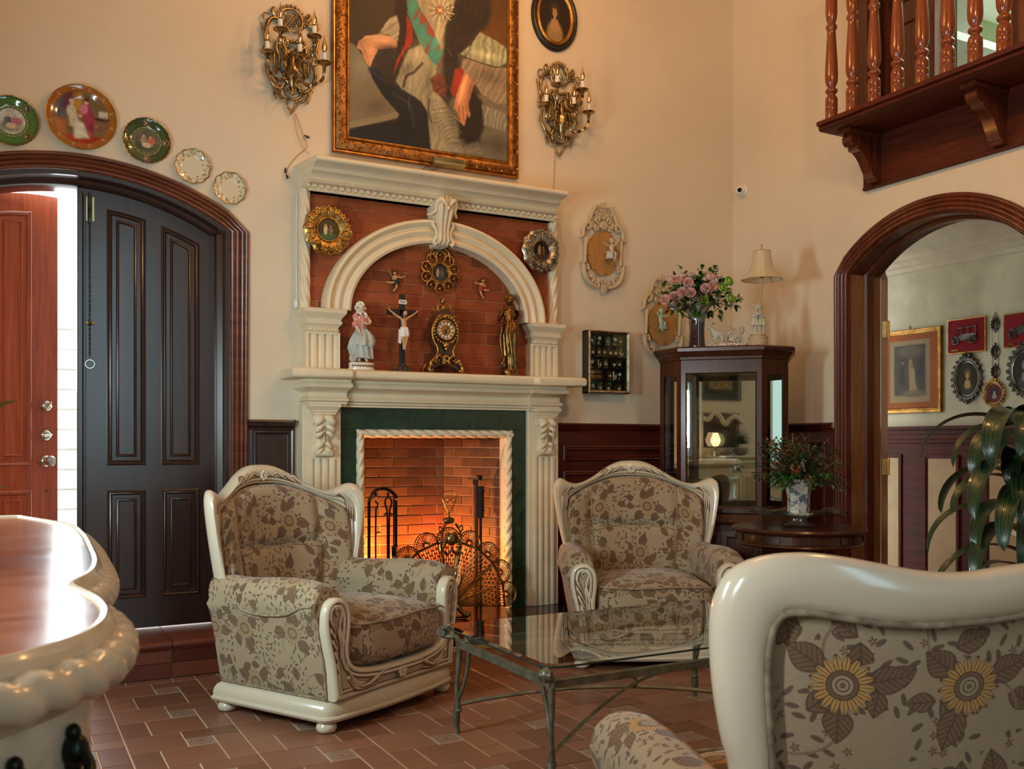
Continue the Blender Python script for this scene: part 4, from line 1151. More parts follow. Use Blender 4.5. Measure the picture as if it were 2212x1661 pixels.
for s in (-1, 1):
    q.tube(catmull([(0, -0.02, PZ+0.02), (s*0.02, -0.035, 0.09), (s*0.045, -0.05, 0.06), (s*0.075, -0.06, 0.028), (s*0.095, -0.062, 0.020), (s*0.10, -0.062, 0.034), (s*0.088, -0.06, 0.040)], 24), [0.012, 0.016, 0.018, 0.014, 0.016, 0.010], 10)
    q.tube(catmull([(0, 0.0, PZ), (s*0.05, 0.05, 0.04), (s*0.08, 0.08, 0.012)], 10), [0.010, 0.008, 0.010], 8)
q.ell((0, -0.03, 0.07), (0.03, 0.02, 0.035)); q.lathe([(0.02, PZ-0.02), (0.024, PZ), (0.016, PZ+0.03), (0.02, PZ+0.05)], 12)
q.tube([(-0.10, -0.03, 0.012), (0.10, -0.03, 0.012)], 0.011, 8)
q.build('scroll_foot', M['brass'], fan, 60)
q = MB()      # looped wire handle
for s in (-1, 1):
    q.tube(catmull([(0, -0.01, PZ+0.515), (s*0.018, -0.01, PZ+0.545), (s*0.034, -0.01, PZ+0.575), (s*0.030, -0.01, PZ+0.60), (s*0.012, -0.01, PZ+0.597), (s*0.010, -0.01, PZ+0.578), (s*0.022, -0.01, PZ+0.572)], 20), 0.003, 6)
    q.tube(catmull([(s*0.034, -0.01, PZ+0.58), (s*0.046, -0.01, PZ+0.61), (s*0.036, -0.01, PZ+0.640), (0, -0.01, PZ+0.645)], 14), 0.003, 6)
q.build('wire_handle', M['brass'], fan, 60)

# fire tools
ts = thing('fire_tool_stand', 'black wrought iron fire tool stand with arched top left of the fan screen', 'tool stand', (1.945, 5.20, 0.17))
q = MB()
for s in (-1, 1): q.bx(s*0.082-0.008, s*0.082+0.008, -0.005, 0.005, 0.0, 0.70, 0.001)
q.tube(catmull([(-0.082, 0, 0.70), (-0.05, 0, 0.755), (0, 0, 0.772), (0.05, 0, 0.755), (0.090, 0, 0.715)], 16), 0.010, 4, flat=(1, 0.8))
q.bx(-0.09, 0.09, -0.055, 0.055, 0.0, 0.012, 0.003); q.build('frame', M['iron'], ts)
q = MB()
for x in (-0.045, 0.030): q.tube(torus_pts((x, -0.012, 0.735), 0.012, 10, 'x'), 0.004, 5, closed=True)
q.build('hook', M['iron'], ts)
tg = thing('fire_tongs', 'black iron fire tongs with curled handles hanging in the tool stand', 'tongs', (1.975, 5.185, 0.17))
q = MB()
for s in (-1, 1):
    q.tube(catmull([(s*0.004, 0, 0.10), (s*0.006, 0, 0.60), (s*0.016, 0, 0.665), (s*0.021, 0, 0.69), (s*0.012, 0, 0.716), (0, 0, 0.722)], 30), 0.0055, 6)
    q.tube(catmull([(s*0.010, 0, 0.63), (s*0.022, 0, 0.618), (s*0.028, -0.004, 0.63)], 8), [0.006, 0.004, 0.002], 6)
q.build('tong_arms', M['iron'], tg)
q = MB(); q.tube([(0, 0, 0.0), (0, 0, 0.10)], 0.010, 8); q.build('tong_tips', M['iron'], tg)
br = thing('hearth_brush', 'hearth brush with brown wooden grip hanging in the tool stand', 'brush', (2.003, 5.17, 0.17))
q = MB(); q.tube([(0, 0, 0.40), (0, 0, 0.72)], 0.005, 6); q.build('shaft', M['iron'], br)
q = MB(); q.lathe([(0.011, 0.20), (0.017, 0.24), (0.017, 0.34), (0.013, 0.39)], 12); q.build('grip', M['jamb'], br)
q = MB(); q.lathe([(0.013, 0.38), (0.016, 0.385), (0.014, 0.43), (0.006, 0.44)], 12); q.build('collar', M['iron'], br)
q = MB(); q.lathe([(0.026, 0.0), (0.022, 0.10), (0.014, 0.20)], 12); q.build('bristles', M['black'], br)
pk = thing('fire_poker', 'thin black iron poker with a side hook hanging at the left of the tool stand', 'poker', (1.895, 5.175, 0.17))
q = MB(); q.tube(catmull([(0, 0, 0.0), (0, 0, 0.62), (0.012, 0, 0.66), (0.010, 0, 0.70), (-0.006, 0, 0.70)], 24), 0.005, 6); q.build('shaft', M['iron'], pk)
q = MB(); q.tube([(0, 0, 0.52), (0.024, 0, 0.522), (0.026, 0, 0.515)], 0.0035, 6); q.build('hook', M['iron'], pk)
# standing bar tool in the right of the firebox
bt = thing('log_lifter', 'tall rusty iron stand with wooden crossbar leaning in the right of the firebox', 'log lifter', (2.66, 5.40, 0.17))
q = MB(); q.bx(-0.030, -0.004, -0.012, 0.012, 0.0, 0.80, 0.003); q.build('post', simple('dark_rust', (0.06, 0.022, 0.012), 0.6, 0.3), bt)
q = MB(); q.tube([(0.016, 0, 0.0), (0.016, 0, 0.60)], 0.010, 8); q.tube([(0.016, 0, 0.56), (0.016, 0, 0.76)], 0.022, 12); q.tube([(0.016, 0, 0.60), (0.016, 0, 0.615)], 0.026, 12); q.tube([(0.016, 0, 0.72), (0.016, 0, 0.735)], 0.026, 12); q.build('pump_barrel', M['iron'], bt)
q = MB(); q.tube([(-0.085, -0.01, 0.812), (0.105, -0.01, 0.806)], 0.009, 8); q.build('crossbar', M['jamb'], bt)
q = MB(); q.box((0.005, -0.008, 0.815), (0.028, 0.03, 0.032), 0.004); q.box((-0.02, 0, 0.785), (0.03, 0.02, 0.03), 0.003); q.build('clamp', M['iron'], bt)
# logs glowing low in the grate, hidden mostly behind the screen
# ------------------------------------------------------------------ small figures grown with a skin
def skin(name, mat, parent, pts, edges, rad, root=0, sub=1, extra=None, smooth=True):
    me = bpy.data.meshes.new(name); me.from_pydata([tuple(p) for p in pts], edges, [])
    o = bpy.data.objects.new(name, me); C.objects.link(o)
    md = o.modifiers.new('s', 'SKIN'); md.use_smooth_shade = True; md.branch_smoothing = 0.6
    for i, v in enumerate(me.skin_vertices[0].data):
        r = rad[i]; v.radius = (r, r) if np.isscalar(r) else r; v.use_root = (i == root)
    if sub:
        m2 = o.modifiers.new('d', 'SUBSURF'); m2.levels = sub; m2.render_levels = sub
    dg = bpy.context.evaluated_depsgraph_get(); dg.update()
    ev = o.evaluated_get(dg); nm = bpy.data.meshes.new_from_object(ev, depsgraph=dg)
    o.modifiers.clear(); o.data = nm; bpy.data.meshes.remove(me)
    nm.name = name
    if extra is not None:
        e = extra; V = np.concatenate(e.V)
        bm = bmesh.new(); bm.from_mesh(nm); vs = [bm.verts.new(v) for v in V]
        for f in e.F:
            try: bm.faces.new([vs[i] for i in f])
            except ValueError: pass
        bmesh.ops.recalc_face_normals(bm, faces=bm.faces); bm.to_mesh(nm); bm.free()
    nm.materials.clear(); nm.materials.append(mat)
    nm.polygons.foreach_set('use_smooth', [True]*len(nm.polygons))
    if parent is not None: o.parent = parent
    return o
def figure(name, mat, parent, H, pose, fat=1.0, at=(0, 0, 0), face=True, sub=1, child=False):
    """pose gives joint positions in units of H: pelvis, chest, neck, head and lists for arms (shoulder, elbow, wrist, hand), legs (hip, knee, ankle, toe)"""
    A = np.array(at, float); P = []; R = []; Ed = []
    def add(p, r, par=None):
        P.append(tuple(A+np.array(p, float)*H)); R.append(r*H*fat)
        if par is not None: Ed.append((par, len(P)-1))
        return len(P)-1
    pe = add(pose['pelvis'], 0.085); be = add(lerp(np.array(pose['pelvis']), np.array(pose['chest']), 0.5), 0.075, pe)
    ch = add(pose['chest'], 0.090, be); nk = add(pose['neck'], 0.034, ch); hd0 = add(lerp(np.array(pose['neck']), np.array(pose['head']), 0.45), 0.036, nk)
    for a in pose['arms']:
        p = ch; rr = (0.040, 0.032, 0.024, 0.026)
        for q, r in zip(a, rr): p = add(q, r, p)
    for l in pose['legs']:
        p = pe; rr = (0.062, 0.048, 0.032, 0.028)
        for q, r in zip(l, rr): p = add(q, r, p)
    e = MB(); hc = A+np.array(pose['head'], float)*H; k = 0.095 if child else 0.068
    e.ell(hc, (k*0.82*H, k*0.9*H, k*1.08*H), 14, 10)
    if face:
        f = np.array(pose.get('face', (0, -1, 0)), float); f /= np.linalg.norm(f); s = np.cross(f, (0, 0, 1)); s /= max(1e-6, np.linalg.norm(s))
        e.ell(hc+f*k*0.92*H, (k*0.14*H, k*0.14*H, k*0.26*H), 6, 4)
        for sg in (-1, 1):
            e.ell(hc+f*k*0.78*H+s*sg*k*0.32*H+np.array((0, 0, k*0.14*H)), k*0.12*H, 6, 4)
            e.ell(hc+s*sg*k*0.82*H, (k*0.12*H, k*0.12*H, k*0.22*H), 6, 4)
        e.ell(hc+f*k*0.80*H-np.array((0, 0, k*0.42*H)), (k*0.22*H, k*0.16*H, k*0.10*H), 6, 4)
    for a in pose['arms']:       # five fingers from each hand
        w = A+np.array(a[2], float)*H; h = A+np.array(a[3], float)*H; d = h-w; L = np.linalg.norm(d)+1e-9; d /= L
        s = np.cross(d, (0.3, 1, 0.2)); s /= np.linalg.norm(s)
        for q in range(-2, 2): e.tube([h, h+d*0.035*H+s*q*0.010*H], [0.0065*H, 0.005*H], 5)
        e.tube([h-d*0.008*H, h+d*0.012*H+s*0.028*H], [0.0075*H, 0.0055*H], 5)
    return skin(name, mat, parent, P, Ed, R, 0, sub, e)
def curls(b, c, r, n, k=0.34, seed=1, up=0.2):
    g = random.Random(seed)
    for i in range(n):
        a = g.uniform(0, 2*PI); z = g.uniform(-0.3, 1); q = math.sqrt(max(0, 1-z*z))
        b.ell((c[0]+r*q*math.cos(a), c[1]+r*q*math.sin(a), c[2]+r*z+up*r), r*k*g.uniform(0.7, 1.2), 7, 5)
def drape(b, c0, rows, folds, amp, seg=48, ph=0.0, tw=0.0, seed=0):
    """pleated cloth column: rows of (z, rx, ry, cx, cy)"""
    g = random.Random(seed); A = np.linspace(0, 2*PI, seg, endpoint=False); P = []
    for i, (z, rx, ry, cx, cy) in enumerate(rows):
        k = 1+amp*np.cos(A*folds+ph+tw*i)+amp*0.5*np.cos(A*(folds*0.5+1)+i*0.35)
        P.append(np.stack([c0[0]+cx+rx*k*np.cos(A), c0[1]+cy+ry*k*np.sin(A), np.full(seg, c0[2]+z)+amp*rx*0.4*np.cos(A*3+i)], 1))
    b.grid(np.array(P), cv=True); n = b.n
    b.F.append(tuple(range(n-seg, n))); b.F.append(tuple(range(n-len(rows)*seg, n-(len(rows)-1)*seg))[::-1])

SH = 1.6158
# porcelain lady
ld = thing('lady_figurine', 'pastel porcelain figurine of a lady in a gathered blue gown on the mantelpiece', 'figurine', (1.818, 5.20, SH))
q = MB(); q.lathe([(0.074, 0), (0.078, 0.004), (0.078, 0.012), (0.074, 0.016), (0.074, 0.034), (0.077, 0.038), (0.074, 0.044), (0.03, 0.046)], 32, sc=(1, 0.7)); q.build('base', M['porc'], ld)
q = MB()
for k in range(26):
    a = -2.6+k*0.085; q.ell((0.0755*math.cos(a), 0.053*math.sin(a), 0.025+0.003*math.sin(k*2.1)), (0.0035, 0.003, 0.005), 6, 4)
q.build('base_ornament', simple('brown_gilt_scroll', (0.25, 0.12, 0.04), 0.4, 0.5), ld)
figure('body', M['skinp'], ld, 0.335, dict(pelvis=(0.0, 0, 0.53), chest=(0.0, 0, 0.74), neck=(0.0, 0, 0.83), head=(-0.015, -0.015, 0.93), face=(-0.5, -1, -0.1),
    arms=[[(-0.11, 0, 0.80), (-0.12, -0.05, 0.63), (-0.08, -0.12, 0.52), (-0.06, -0.14, 0.48)], [(0.10, 0, 0.79), (0.15, -0.05, 0.68), (0.05, -0.12, 0.66), (0.0, -0.13, 0.68)]],
    legs=[[(-0.05, 0, 0.45), (-0.04, 0, 0.26), (-0.04, 0.0, 0.05), (-0.05, -0.05, 0.03)], [(0.06, 0, 0.45), (0.08, -0.03, 0.26), (0.08, -0.01, 0.05), (0.09, -0.06, 0.03)]]), at=(0, 0, 0.044))
q = MB(); drape(q, (0, 0, 0.044), [(0.025, 0.058, 0.05, 0.008, 0), (0.05, 0.062, 0.052, 0.0, 0), (0.09, 0.066, 0.052, -0.006, 0), (0.13, 0.060, 0.048, 0.0, 0), (0.165, 0.048, 0.040, 0.004, 0), (0.195, 0.030, 0.026, 0, 0)], 11, 0.11, ph=0.4, tw=0.35)
drape(q, (0.006, 0, 0.044), [(0.095, 0.070, 0.055, -0.006, 0), (0.12, 0.072, 0.057, 0.0, 0), (0.15, 0.060, 0.05, 0.004, 0), (0.185, 0.038, 0.033, 0, 0)], 9, 0.13, ph=1.4, tw=0.7)
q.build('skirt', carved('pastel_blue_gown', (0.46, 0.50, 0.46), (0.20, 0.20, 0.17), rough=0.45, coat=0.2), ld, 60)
q = MB(); drape(q, (0, 0, 0.044), [(0.19, 0.029, 0.026, 0, 0), (0.215, 0.034, 0.032, 0, 0), (0.25, 0.040, 0.034, 0, 0), (0.268, 0.030, 0.024, 0, 0)], 8, 0.06); q.ell((-0.036, 0, 0.305), (0.019, 0.018, 0.022)); q.ell((-0.040, -0.012, 0.262), (0.022, 0.02, 0.022))
q.build('bodice', simple('rose_bodice', (0.60, 0.24, 0.20), 0.5), ld, 60)
q = MB(); curls(q, (-0.005, 0.004, 0.358), 0.026, 34, 0.36); curls(q, (-0.003, 0.012, 0.325), 0.022, 18, 0.4, 3); curls(q, (0.0, -0.01, 0.30), 0.026, 14, 0.35, 5); q.build('curled_hair', M['porc'], ld, 60)
q = MB(); q.ell((-0.048, 0.0, 0.07), (0.026, 0.022, 0.026)); q.ell((-0.052, 0, 0.09), (0.016, 0.016, 0.014)); q.tube(torus_pts((-0.052, -0.018, 0.075), 0.014, 12, 'y'), 0.006, 6, closed=True); q.build('rocky_scroll', M['bisque'], ld, 60)

# crucifix on a rocky foot
cr = thing('crucifix', 'black wooden standing crucifix with painted figure between porcelain lady and clock', 'crucifix', (2.072, 5.215, SH))
q = MB(); q.bx(-0.017, 0.017, -0.008, 0.010, 0.03, 0.455, 0.002); q.bx(-0.096, 0.096, -0.008, 0.010, 0.335, 0.368, 0.002); q.build('cross', M['black'], cr)
q = MB(); g = random.Random(4)
for k in range(46):
    a = g.uniform(0, 2*PI); r = g.uniform(0, 0.050); h = 0.048*(1-(r/0.062)**1.4)
    q.ell((r*math.cos(a), r*math.sin(a)*0.7, h*g.uniform(0.3, 0.9)), (g.uniform(0.008, 0.015),)*3, 6, 4)
q.lathe([(0.052, 0), (0.054, 0.006), (0.045, 0.012), (0.02, 0.035), (0.01, 0.05)], 14, sc=(1, 0.7)); q.build('rocky_base', simple('dark_rock', (0.05, 0.035, 0.022), 0.7, bump=0.5), cr, 60)
figure('body', M['skin'], cr, 0.235, dict(pelvis=(0.01, -0.02, 0.54), chest=(0.0, 0.0, 0.76), neck=(0.0, -0.02, 0.86), head=(0.025, -0.06, 0.925), face=(0.4, -1, -0.4),
    arms=[[(-0.10, -0.01, 0.82), (-0.24, 0.0, 0.90), (-0.365, 0.02, 1.0), (-0.375, 0.02, 1.015)], [(0.10, -0.01, 0.82), (0.24, 0.0, 0.89), (0.365, 0.02, 0.985), (0.375, 0.02, 1.0)]],
    legs=[[(-0.035, -0.03, 0.48), (-0.03, -0.09, 0.27), (-0.01, -0.04, 0.06), (-0.01, -0.07, 0.02)], [(0.055, -0.03, 0.48), (0.05, -0.09, 0.27), (0.015, -0.05, 0.06), (0.015, -0.08, 0.02)]]), at=(0, -0.020, 0.125), fat=0.85)
q = MB(); drape(q, (0.003, -0.026, 0), [(0.205, 0.030, 0.020, -0.004, 0), (0.225, 0.031, 0.020, 0, 0), (0.252, 0.025, 0.017, 0, 0), (0.262, 0.022, 0.015, 0, 0)], 7, 0.08); q.prism([(-0.030, 0.25), (-0.018, 0.25), (-0.014, 0.20), (-0.018, 0.165), (-0.034, 0.17)], -0.03, -0.02, 'XZ')
q.build('loincloth', M['white'], cr, 60)
q = MB(); q.ell((0.004, -0.026, 0.347), (0.017, 0.018, 0.018)); q.ell((-0.010, -0.030, 0.328), (0.007, 0.008, 0.020)); q.ell((0.010, -0.046, 0.326), (0.008, 0.005, 0.007)); q.build('hair', M['black'], cr, 60)
q = MB(); q.prism([(-0.024, 0.399), (0.024, 0.399), (0.026, 0.412), (0.022, 0.424), (-0.022, 0.424), (-0.026, 0.412)], -0.012, -0.008, 'XZ'); sc_ = q.build('scroll_plate', M['white'], cr)
def text(s, size, loc, parent, mat, rot=(PI/2, 0, 0), name='lettering', ext=0.0003):
    c = bpy.data.curves.new(name, 'FONT'); c.body = s; c.size = size; c.align_x = 'CENTER'; c.align_y = 'CENTER'; c.extrude = ext
    c.resolution_u = 2; tmp = bpy.data.objects.new('tmp', c); C.objects.link(tmp)
    dg = bpy.context.evaluated_depsgraph_get(); me = bpy.data.meshes.new_from_object(tmp.evaluated_get(dg), depsgraph=dg)
    bpy.data.objects.remove(tmp); bpy.data.curves.remove(c); me.materials.clear(); me.materials.append(mat); me.name = name
    o = bpy.data.objects.new(name, me); C.objects.link(o); o.location = loc; o.rotation_euler = rot
    if parent is not None: o.parent = parent
    return o
text('INRI', 0.021, (0, -0.0125, 0.411), sc_, M['black'])

# bronze draped woman
bz = thing('bronze_statuette', 'gilt bronze statuette of a draped woman at the right end of the mantelpiece', 'statuette', (2.775, 5.20, SH))
q = MB(); q.lathe([(0.058, 0), (0.062, 0.004), (0.058, 0.012), (0.052, 0.018), (0.052, 0.030), (0.057, 0.036), (0.054, 0.044), (0.045, 0.046)], 32, sc=(1, 0.85)); q.build('base', M['bronze'], bz)
figure('body', M['bronze'], bz, 0.46, dict(pelvis=(0.015, 0, 0.53), chest=(0.0, 0, 0.725), neck=(0.005, 0, 0.825), head=(0.0, -0.01, 0.925), face=(-0.7, -1, -0.1),
    arms=[[(-0.092, 0, 0.785), (-0.115, 0.01, 0.735), (-0.13, 0.06, 0.66), (-0.13, 0.07, 0.64)], [(0.092, 0, 0.785), (0.12, 0.01, 0.72), (0.11, 0.06, 0.62), (0.10, 0.08, 0.58)]],
    legs=[[(-0.03, 0, 0.46), (-0.03, -0.05, 0.26), (-0.01, 0.0, 0.05), (-0.02, -0.04, 0.02)], [(0.06, 0, 0.46), (0.07, 0, 0.26), (0.055, 0, 0.05), (0.06, -0.05, 0.02)]]), at=(0, 0, 0.044))
q = MB(); drape(q, (0.008, 0, 0.044), [(0.0, 0.046, 0.040, 0.006, 0), (0.06, 0.042, 0.038, 0.006, 0), (0.13, 0.046, 0.042, 0.0, 0), (0.20, 0.052, 0.046, 0, 0), (0.25, 0.052, 0.044, 0, 0), (0.285, 0.042, 0.036, 0, 0), (0.30, 0.034, 0.03, 0, 0)], 10, 0.085, tw=0.22)
for k in range(5):
    z = 0.285+k*0.013; rr = 0.050-k*0.003
    q.tube([(0.006+rr*math.cos(t), rr*0.85*math.sin(t), z+0.018*math.cos(t-0.5)) for t in np.linspace(0, 2*PI, 24, endpoint=False)], 0.0075, 6, closed=True)
q.tube(catmull([(-0.015, -0.040, 0.33), (-0.022, -0.050, 0.25), (-0.010, -0.052, 0.15), (0.0, -0.046, 0.06)], 16), [0.008, 0.012, 0.010, 0.006], 7)
q.tube(catmull([(-0.055, -0.01, 0.30), (-0.062, -0.0, 0.22), (-0.050, 0.0, 0.14)], 10), [0.006, 0.010, 0.004], 7); q.build('drapery', M['bronze'], bz, 60)
q = MB(); curls(q, (0.003, 0.004, 0.474), 0.026, 46, 0.30, 8); curls(q, (0.018, 0.012, 0.445), 0.014, 10, 0.4, 2); q.build('wavy_hair', M['bronze'], bz, 60)
q = MB()
for sx, r in ((-0.040, 0.018), (0.040, 0.016)):
    q.tube(catmull([(sx, 0, 0.044), (sx*1.3, -0.01, 0.07), (sx*1.1, -0.01, 0.10), (sx*0.8, 0, 0.115), (sx*0.7, 0, 0.09)], 16), [r*0.6, r, r*0.8, r*0.5], 8); q.ell((sx*1.1, -0.02, 0.062), r, 8, 6)
q.build('scroll_support', M['bronze'], bz, 60)

# mantel clock
ck = thing('mantel_clock', 'gilt rococo mantel clock with enamel numeral dial and scrolled feet', 'clock', (2.325, 5.20, SH))
q = MB()
def outline(pts, n=44):
    a = catmull(pts, n); return [tuple(p) for p in a]+[(-p[0], p[1]) for p in a[::-1]]
prof = outline([(0.0, 0.385), (0.030, 0.375), (0.055, 0.345), (0.075, 0.30), (0.085, 0.25), (0.078, 0.20), (0.058, 0.155), (0.056, 0.125), (0.075, 0.085), (0.098, 0.055), (0.105, 0.022), (0.090, 0.014), (0.070, 0.030), (0.040, 0.045), (0.0, 0.050)])
q.prism(prof, -0.035, 0.045, 'XZ'); q.build('case', wood('tortoiseshell_case', (0.02, 0.006, 0.003), (0.10, 0.025, 0.008), coat=0.8), ck, 60)
q = MB()
def scroll(b, pts, r, n=26, seg=7): b.tube(catmull(pts, n), r, seg)
for s in (-1, 1):
    scroll(q, [(s*0.012, -0.04, 0.345), (s*0.045, -0.042, 0.335), (s*0.072, -0.04, 0.295), (s*0.084, -0.038, 0.245), (s*0.074, -0.04, 0.19), (s*0.052, -0.042, 0.15), (s*0.052, -0.042, 0.12), (s*0.076, -0.042, 0.08), (s*0.100, -0.044, 0.048), (s*0.108, -0.048, 0.022), (s*0.098, -0.052, 0.010), (s*0.084, -0.05, 0.02)], [0.004, 0.007, 0.008, 0.007, 0.008, 0.006, 0.008, 0.009, 0.010, 0.012, 0.008], 60)
    scroll(q, [(s*0.09, 0.04, 0.06), (s*0.112, 0.03, 0.03), (s*0.122, 0.01, 0.008)], [0.008, 0.010, 0.008], 12)
    for k in range(12):
        a = 0.25+k*0.24; q.ell((s*0.075*math.sin(a), -0.048, 0.255+0.080*math.cos(a)), (0.010, 0.008, 0.009), 7, 5)
    scroll(q, [(s*0.02, -0.05, 0.085), (s*0.045, -0.055, 0.105), (s*0.062, -0.05, 0.085), (s*0.05, -0.05, 0.07), (s*0.04, -0.05, 0.08)], [0.008, 0.010, 0.008, 0.005], 18)
    scroll(q, [(s*0.06, -0.045, 0.06), (s*0.085, -0.05, 0.075), (s*0.10, -0.048, 0.06), (s*0.09, -0.05, 0.045)], 0.009, 14)
    scroll(q, [(s*0.07, 0, 0.335), (s*0.088, 0, 0.35), (s*0.10, 0, 0.33), (s*0.106, 0, 0.305)], [0.004, 0.005, 0.003], 14)
for k in range(16):
    a = k*2*PI/16; q.ell((0.020*math.cos(a), -0.05, 0.085+0.016*math.sin(a)), 0.008, 6, 4)
q.ell((0, -0.052, 0.165), (0.020, 0.012, 0.018)); q.ell((0, -0.05, 0.145), (0.010, 0.010, 0.014)); q.ell((0, -0.045, 0.335), (0.018, 0.012, 0.016))
curls(q, (0, -0.05, 0.06), 0.022, 20, 0.4, 9)
q.build('gilt_mounts', M['gold'], ck, 60)
q = MB(); q.tube([(0.056*math.cos(t), -0.046, 0.255+0.056*math.sin(t)) for t in np.linspace(0, 2*PI, 32, endpoint=False)], 0.0065, 8, closed=True); q.build('bezel', M['brightbrass'], ck)
q = MB(); q.at(0, -0.040, 0.255, rx=PI/2); q.lathe([(0.054, 0), (0.054, 0.004), (0.001, 0.005)], 32); dl = q.build('dial', M['gold'], ck)
dial_n = ['XII', 'I', 'II', 'III', 'IIII', 'V', 'VI', 'VII', 'VIII', 'IX', 'X', 'XI']
cart = MB(); cart.at(0, 0, 0, rx=PI/2); cart.lathe([(0.0095, 0), (0.0095, 0.002), (0.008, 0.0028), (0.001, 0.003)], 14, sc=(0.8, 1.15)); cart.at(); cm = None
for k, nme in enumerate(dial_n):
    a = PI/2-k*PI/6; x, z = 0.0415*math.cos(a), 0.255+0.0415*math.sin(a)
    if cm is None: cm = cart.build('numeral_cartouche', M['porc'], dl); o = cm
    else: o = inst(cm, 'numeral_cartouche', (0, 0, 0), dl)
    o.location = (x, -0.045, z); o.rotation_euler = (0, -(a-PI/2), 0)
    text(nme, 0.0095, (x, -0.0487, z), dl, M['black'], (PI/2, -(a-PI/2), 0), 'numeral', 0.0001)
q = MB(); q.tube([(0, -0.050, 0.255), (0.004, -0.050, 0.232)], 0.0018, 5); q.build('hour_hand', M['black'], ck)
q = MB(); q.tube([(0, -0.051, 0.255), (0.006, -0.051, 0.222)], 0.0012, 5); q.ell((0, -0.051, 0.255), 0.005, 8, 6); q.build('minute_hand', M['black'], ck)
q = MB(); q.lathe([(0.020, 0.375), (0.024, 0.385), (0.014, 0.40), (0.006, 0.41), (0.014, 0.425), (0.016, 0.435), (0.010, 0.446), (0.002, 0.450)], 16)
for s in (-1, 1):
    scroll(q, [(0, -0.02, 0.375), (s*0.03, -0.02, 0.37), (s*0.045, -0.02, 0.395), (s*0.035, -0.02, 0.415)], [0.006, 0.006, 0.004], 14)
    scroll(q, [(s*0.03, 0.0, 0.36), (s*0.06, 0.0, 0.37), (s*0.066, 0, 0.40)], [0.005, 0.004, 0.002], 12)
q.build('finial', M['gold'], ck, 60)
q = MB(); q.box((0.03, -0.215+0.02, 0.002), (0.09, 0.012, 0.004), 0.001); 

# cherubs fixed to the bricks
def cherub(name, loc, H, label, clothm, wingm, flip=1):
    t = thing(name, label, 'figurine', loc)
    f = flip
    figure('body', M['skin'], t, H, dict(pelvis=(0.0, -0.12, -0.05), chest=(-0.03*f, -0.14, 0.16), neck=(-0.05*f, -0.15, 0.24), head=(-0.08*f, -0.18, 0.36), face=(0.6*f, -1, -0.2),
        arms=[[(-0.14*f, -0.14, 0.20), (-0.20*f, -0.20, 0.05), (-0.08*f, -0.26, 0.04), (-0.03*f, -0.27, 0.06)], [(0.08*f, -0.14, 0.20), (0.22*f, -0.18, 0.14), (0.36*f, -0.20, 0.20), (0.40*f, -0.2, 0.22)]],
        legs=[[(-0.08*f, -0.12, -0.10), (-0.26*f, -0.15, -0.12), (-0.42*f, -0.10, -0.10), (-0.48*f, -0.12, -0.10)], [(0.06*f, -0.12, -0.12), (0.02*f, -0.16, -0.33), (-0.10*f, -0.12, -0.48), (-0.13*f, -0.15, -0.54)]]), fat=1.15, child=True)
    q = MB(); drape(q, (0, -0.12*H, 0), [(-0.18*H, 0.15*H, 0.12*H, 0, 0), (-0.05*H, 0.14*H, 0.11*H, 0, 0), (0.10*H, 0.12*H, 0.10*H, -0.02*H*f, -0.02*H)], 6, 0.10, 24); q.build('tunic', clothm, t, 60)
    q = MB(); curls(q, (-0.08*f*H, -0.16*H, 0.38*H), 0.088*H, 22, 0.34, 3); q.build('curls', M['bronze'], t, 60)
    for s in (-1, 1):
        q = MB()
        for k in range(5):
            a = 1.9+k*0.22; L = (0.36-0.04*k)*H
            q.tube([(s*0.05*H, -0.05*H, 0.15*H), (s*(0.05*H+L*0.5*math.sin(a-1)), -0.03*H, 0.15*H+L*0.5*math.cos(a-1.9)), (s*(0.05*H+L*math.sin(a-1.2)), -0.015*H, 0.15*H+L*math.cos(a-1.7))], [0.02*H, 0.035*H, 0.012*H], 6, flat=(1, 0.35))
        q.build('wing', wingm, t, 60)
    return t
p = onY(853, 607, 5.296); cherub('cherub', tuple(p), 0.125, 'small winged cherub in dark tunic on the bricks above the crucifix', simple('dark_green_cloth', (0.02, 0.03, 0.02), 0.6), M['leafb'], 1)
p = onY(1037, 622, 5.296); cherub('cherub', tuple(p), 0.125, 'small winged cherub in red tunic on the bricks right of the clock', simple('red_tunic', (0.28, 0.03, 0.02), 0.6), M['bronze'], -1)
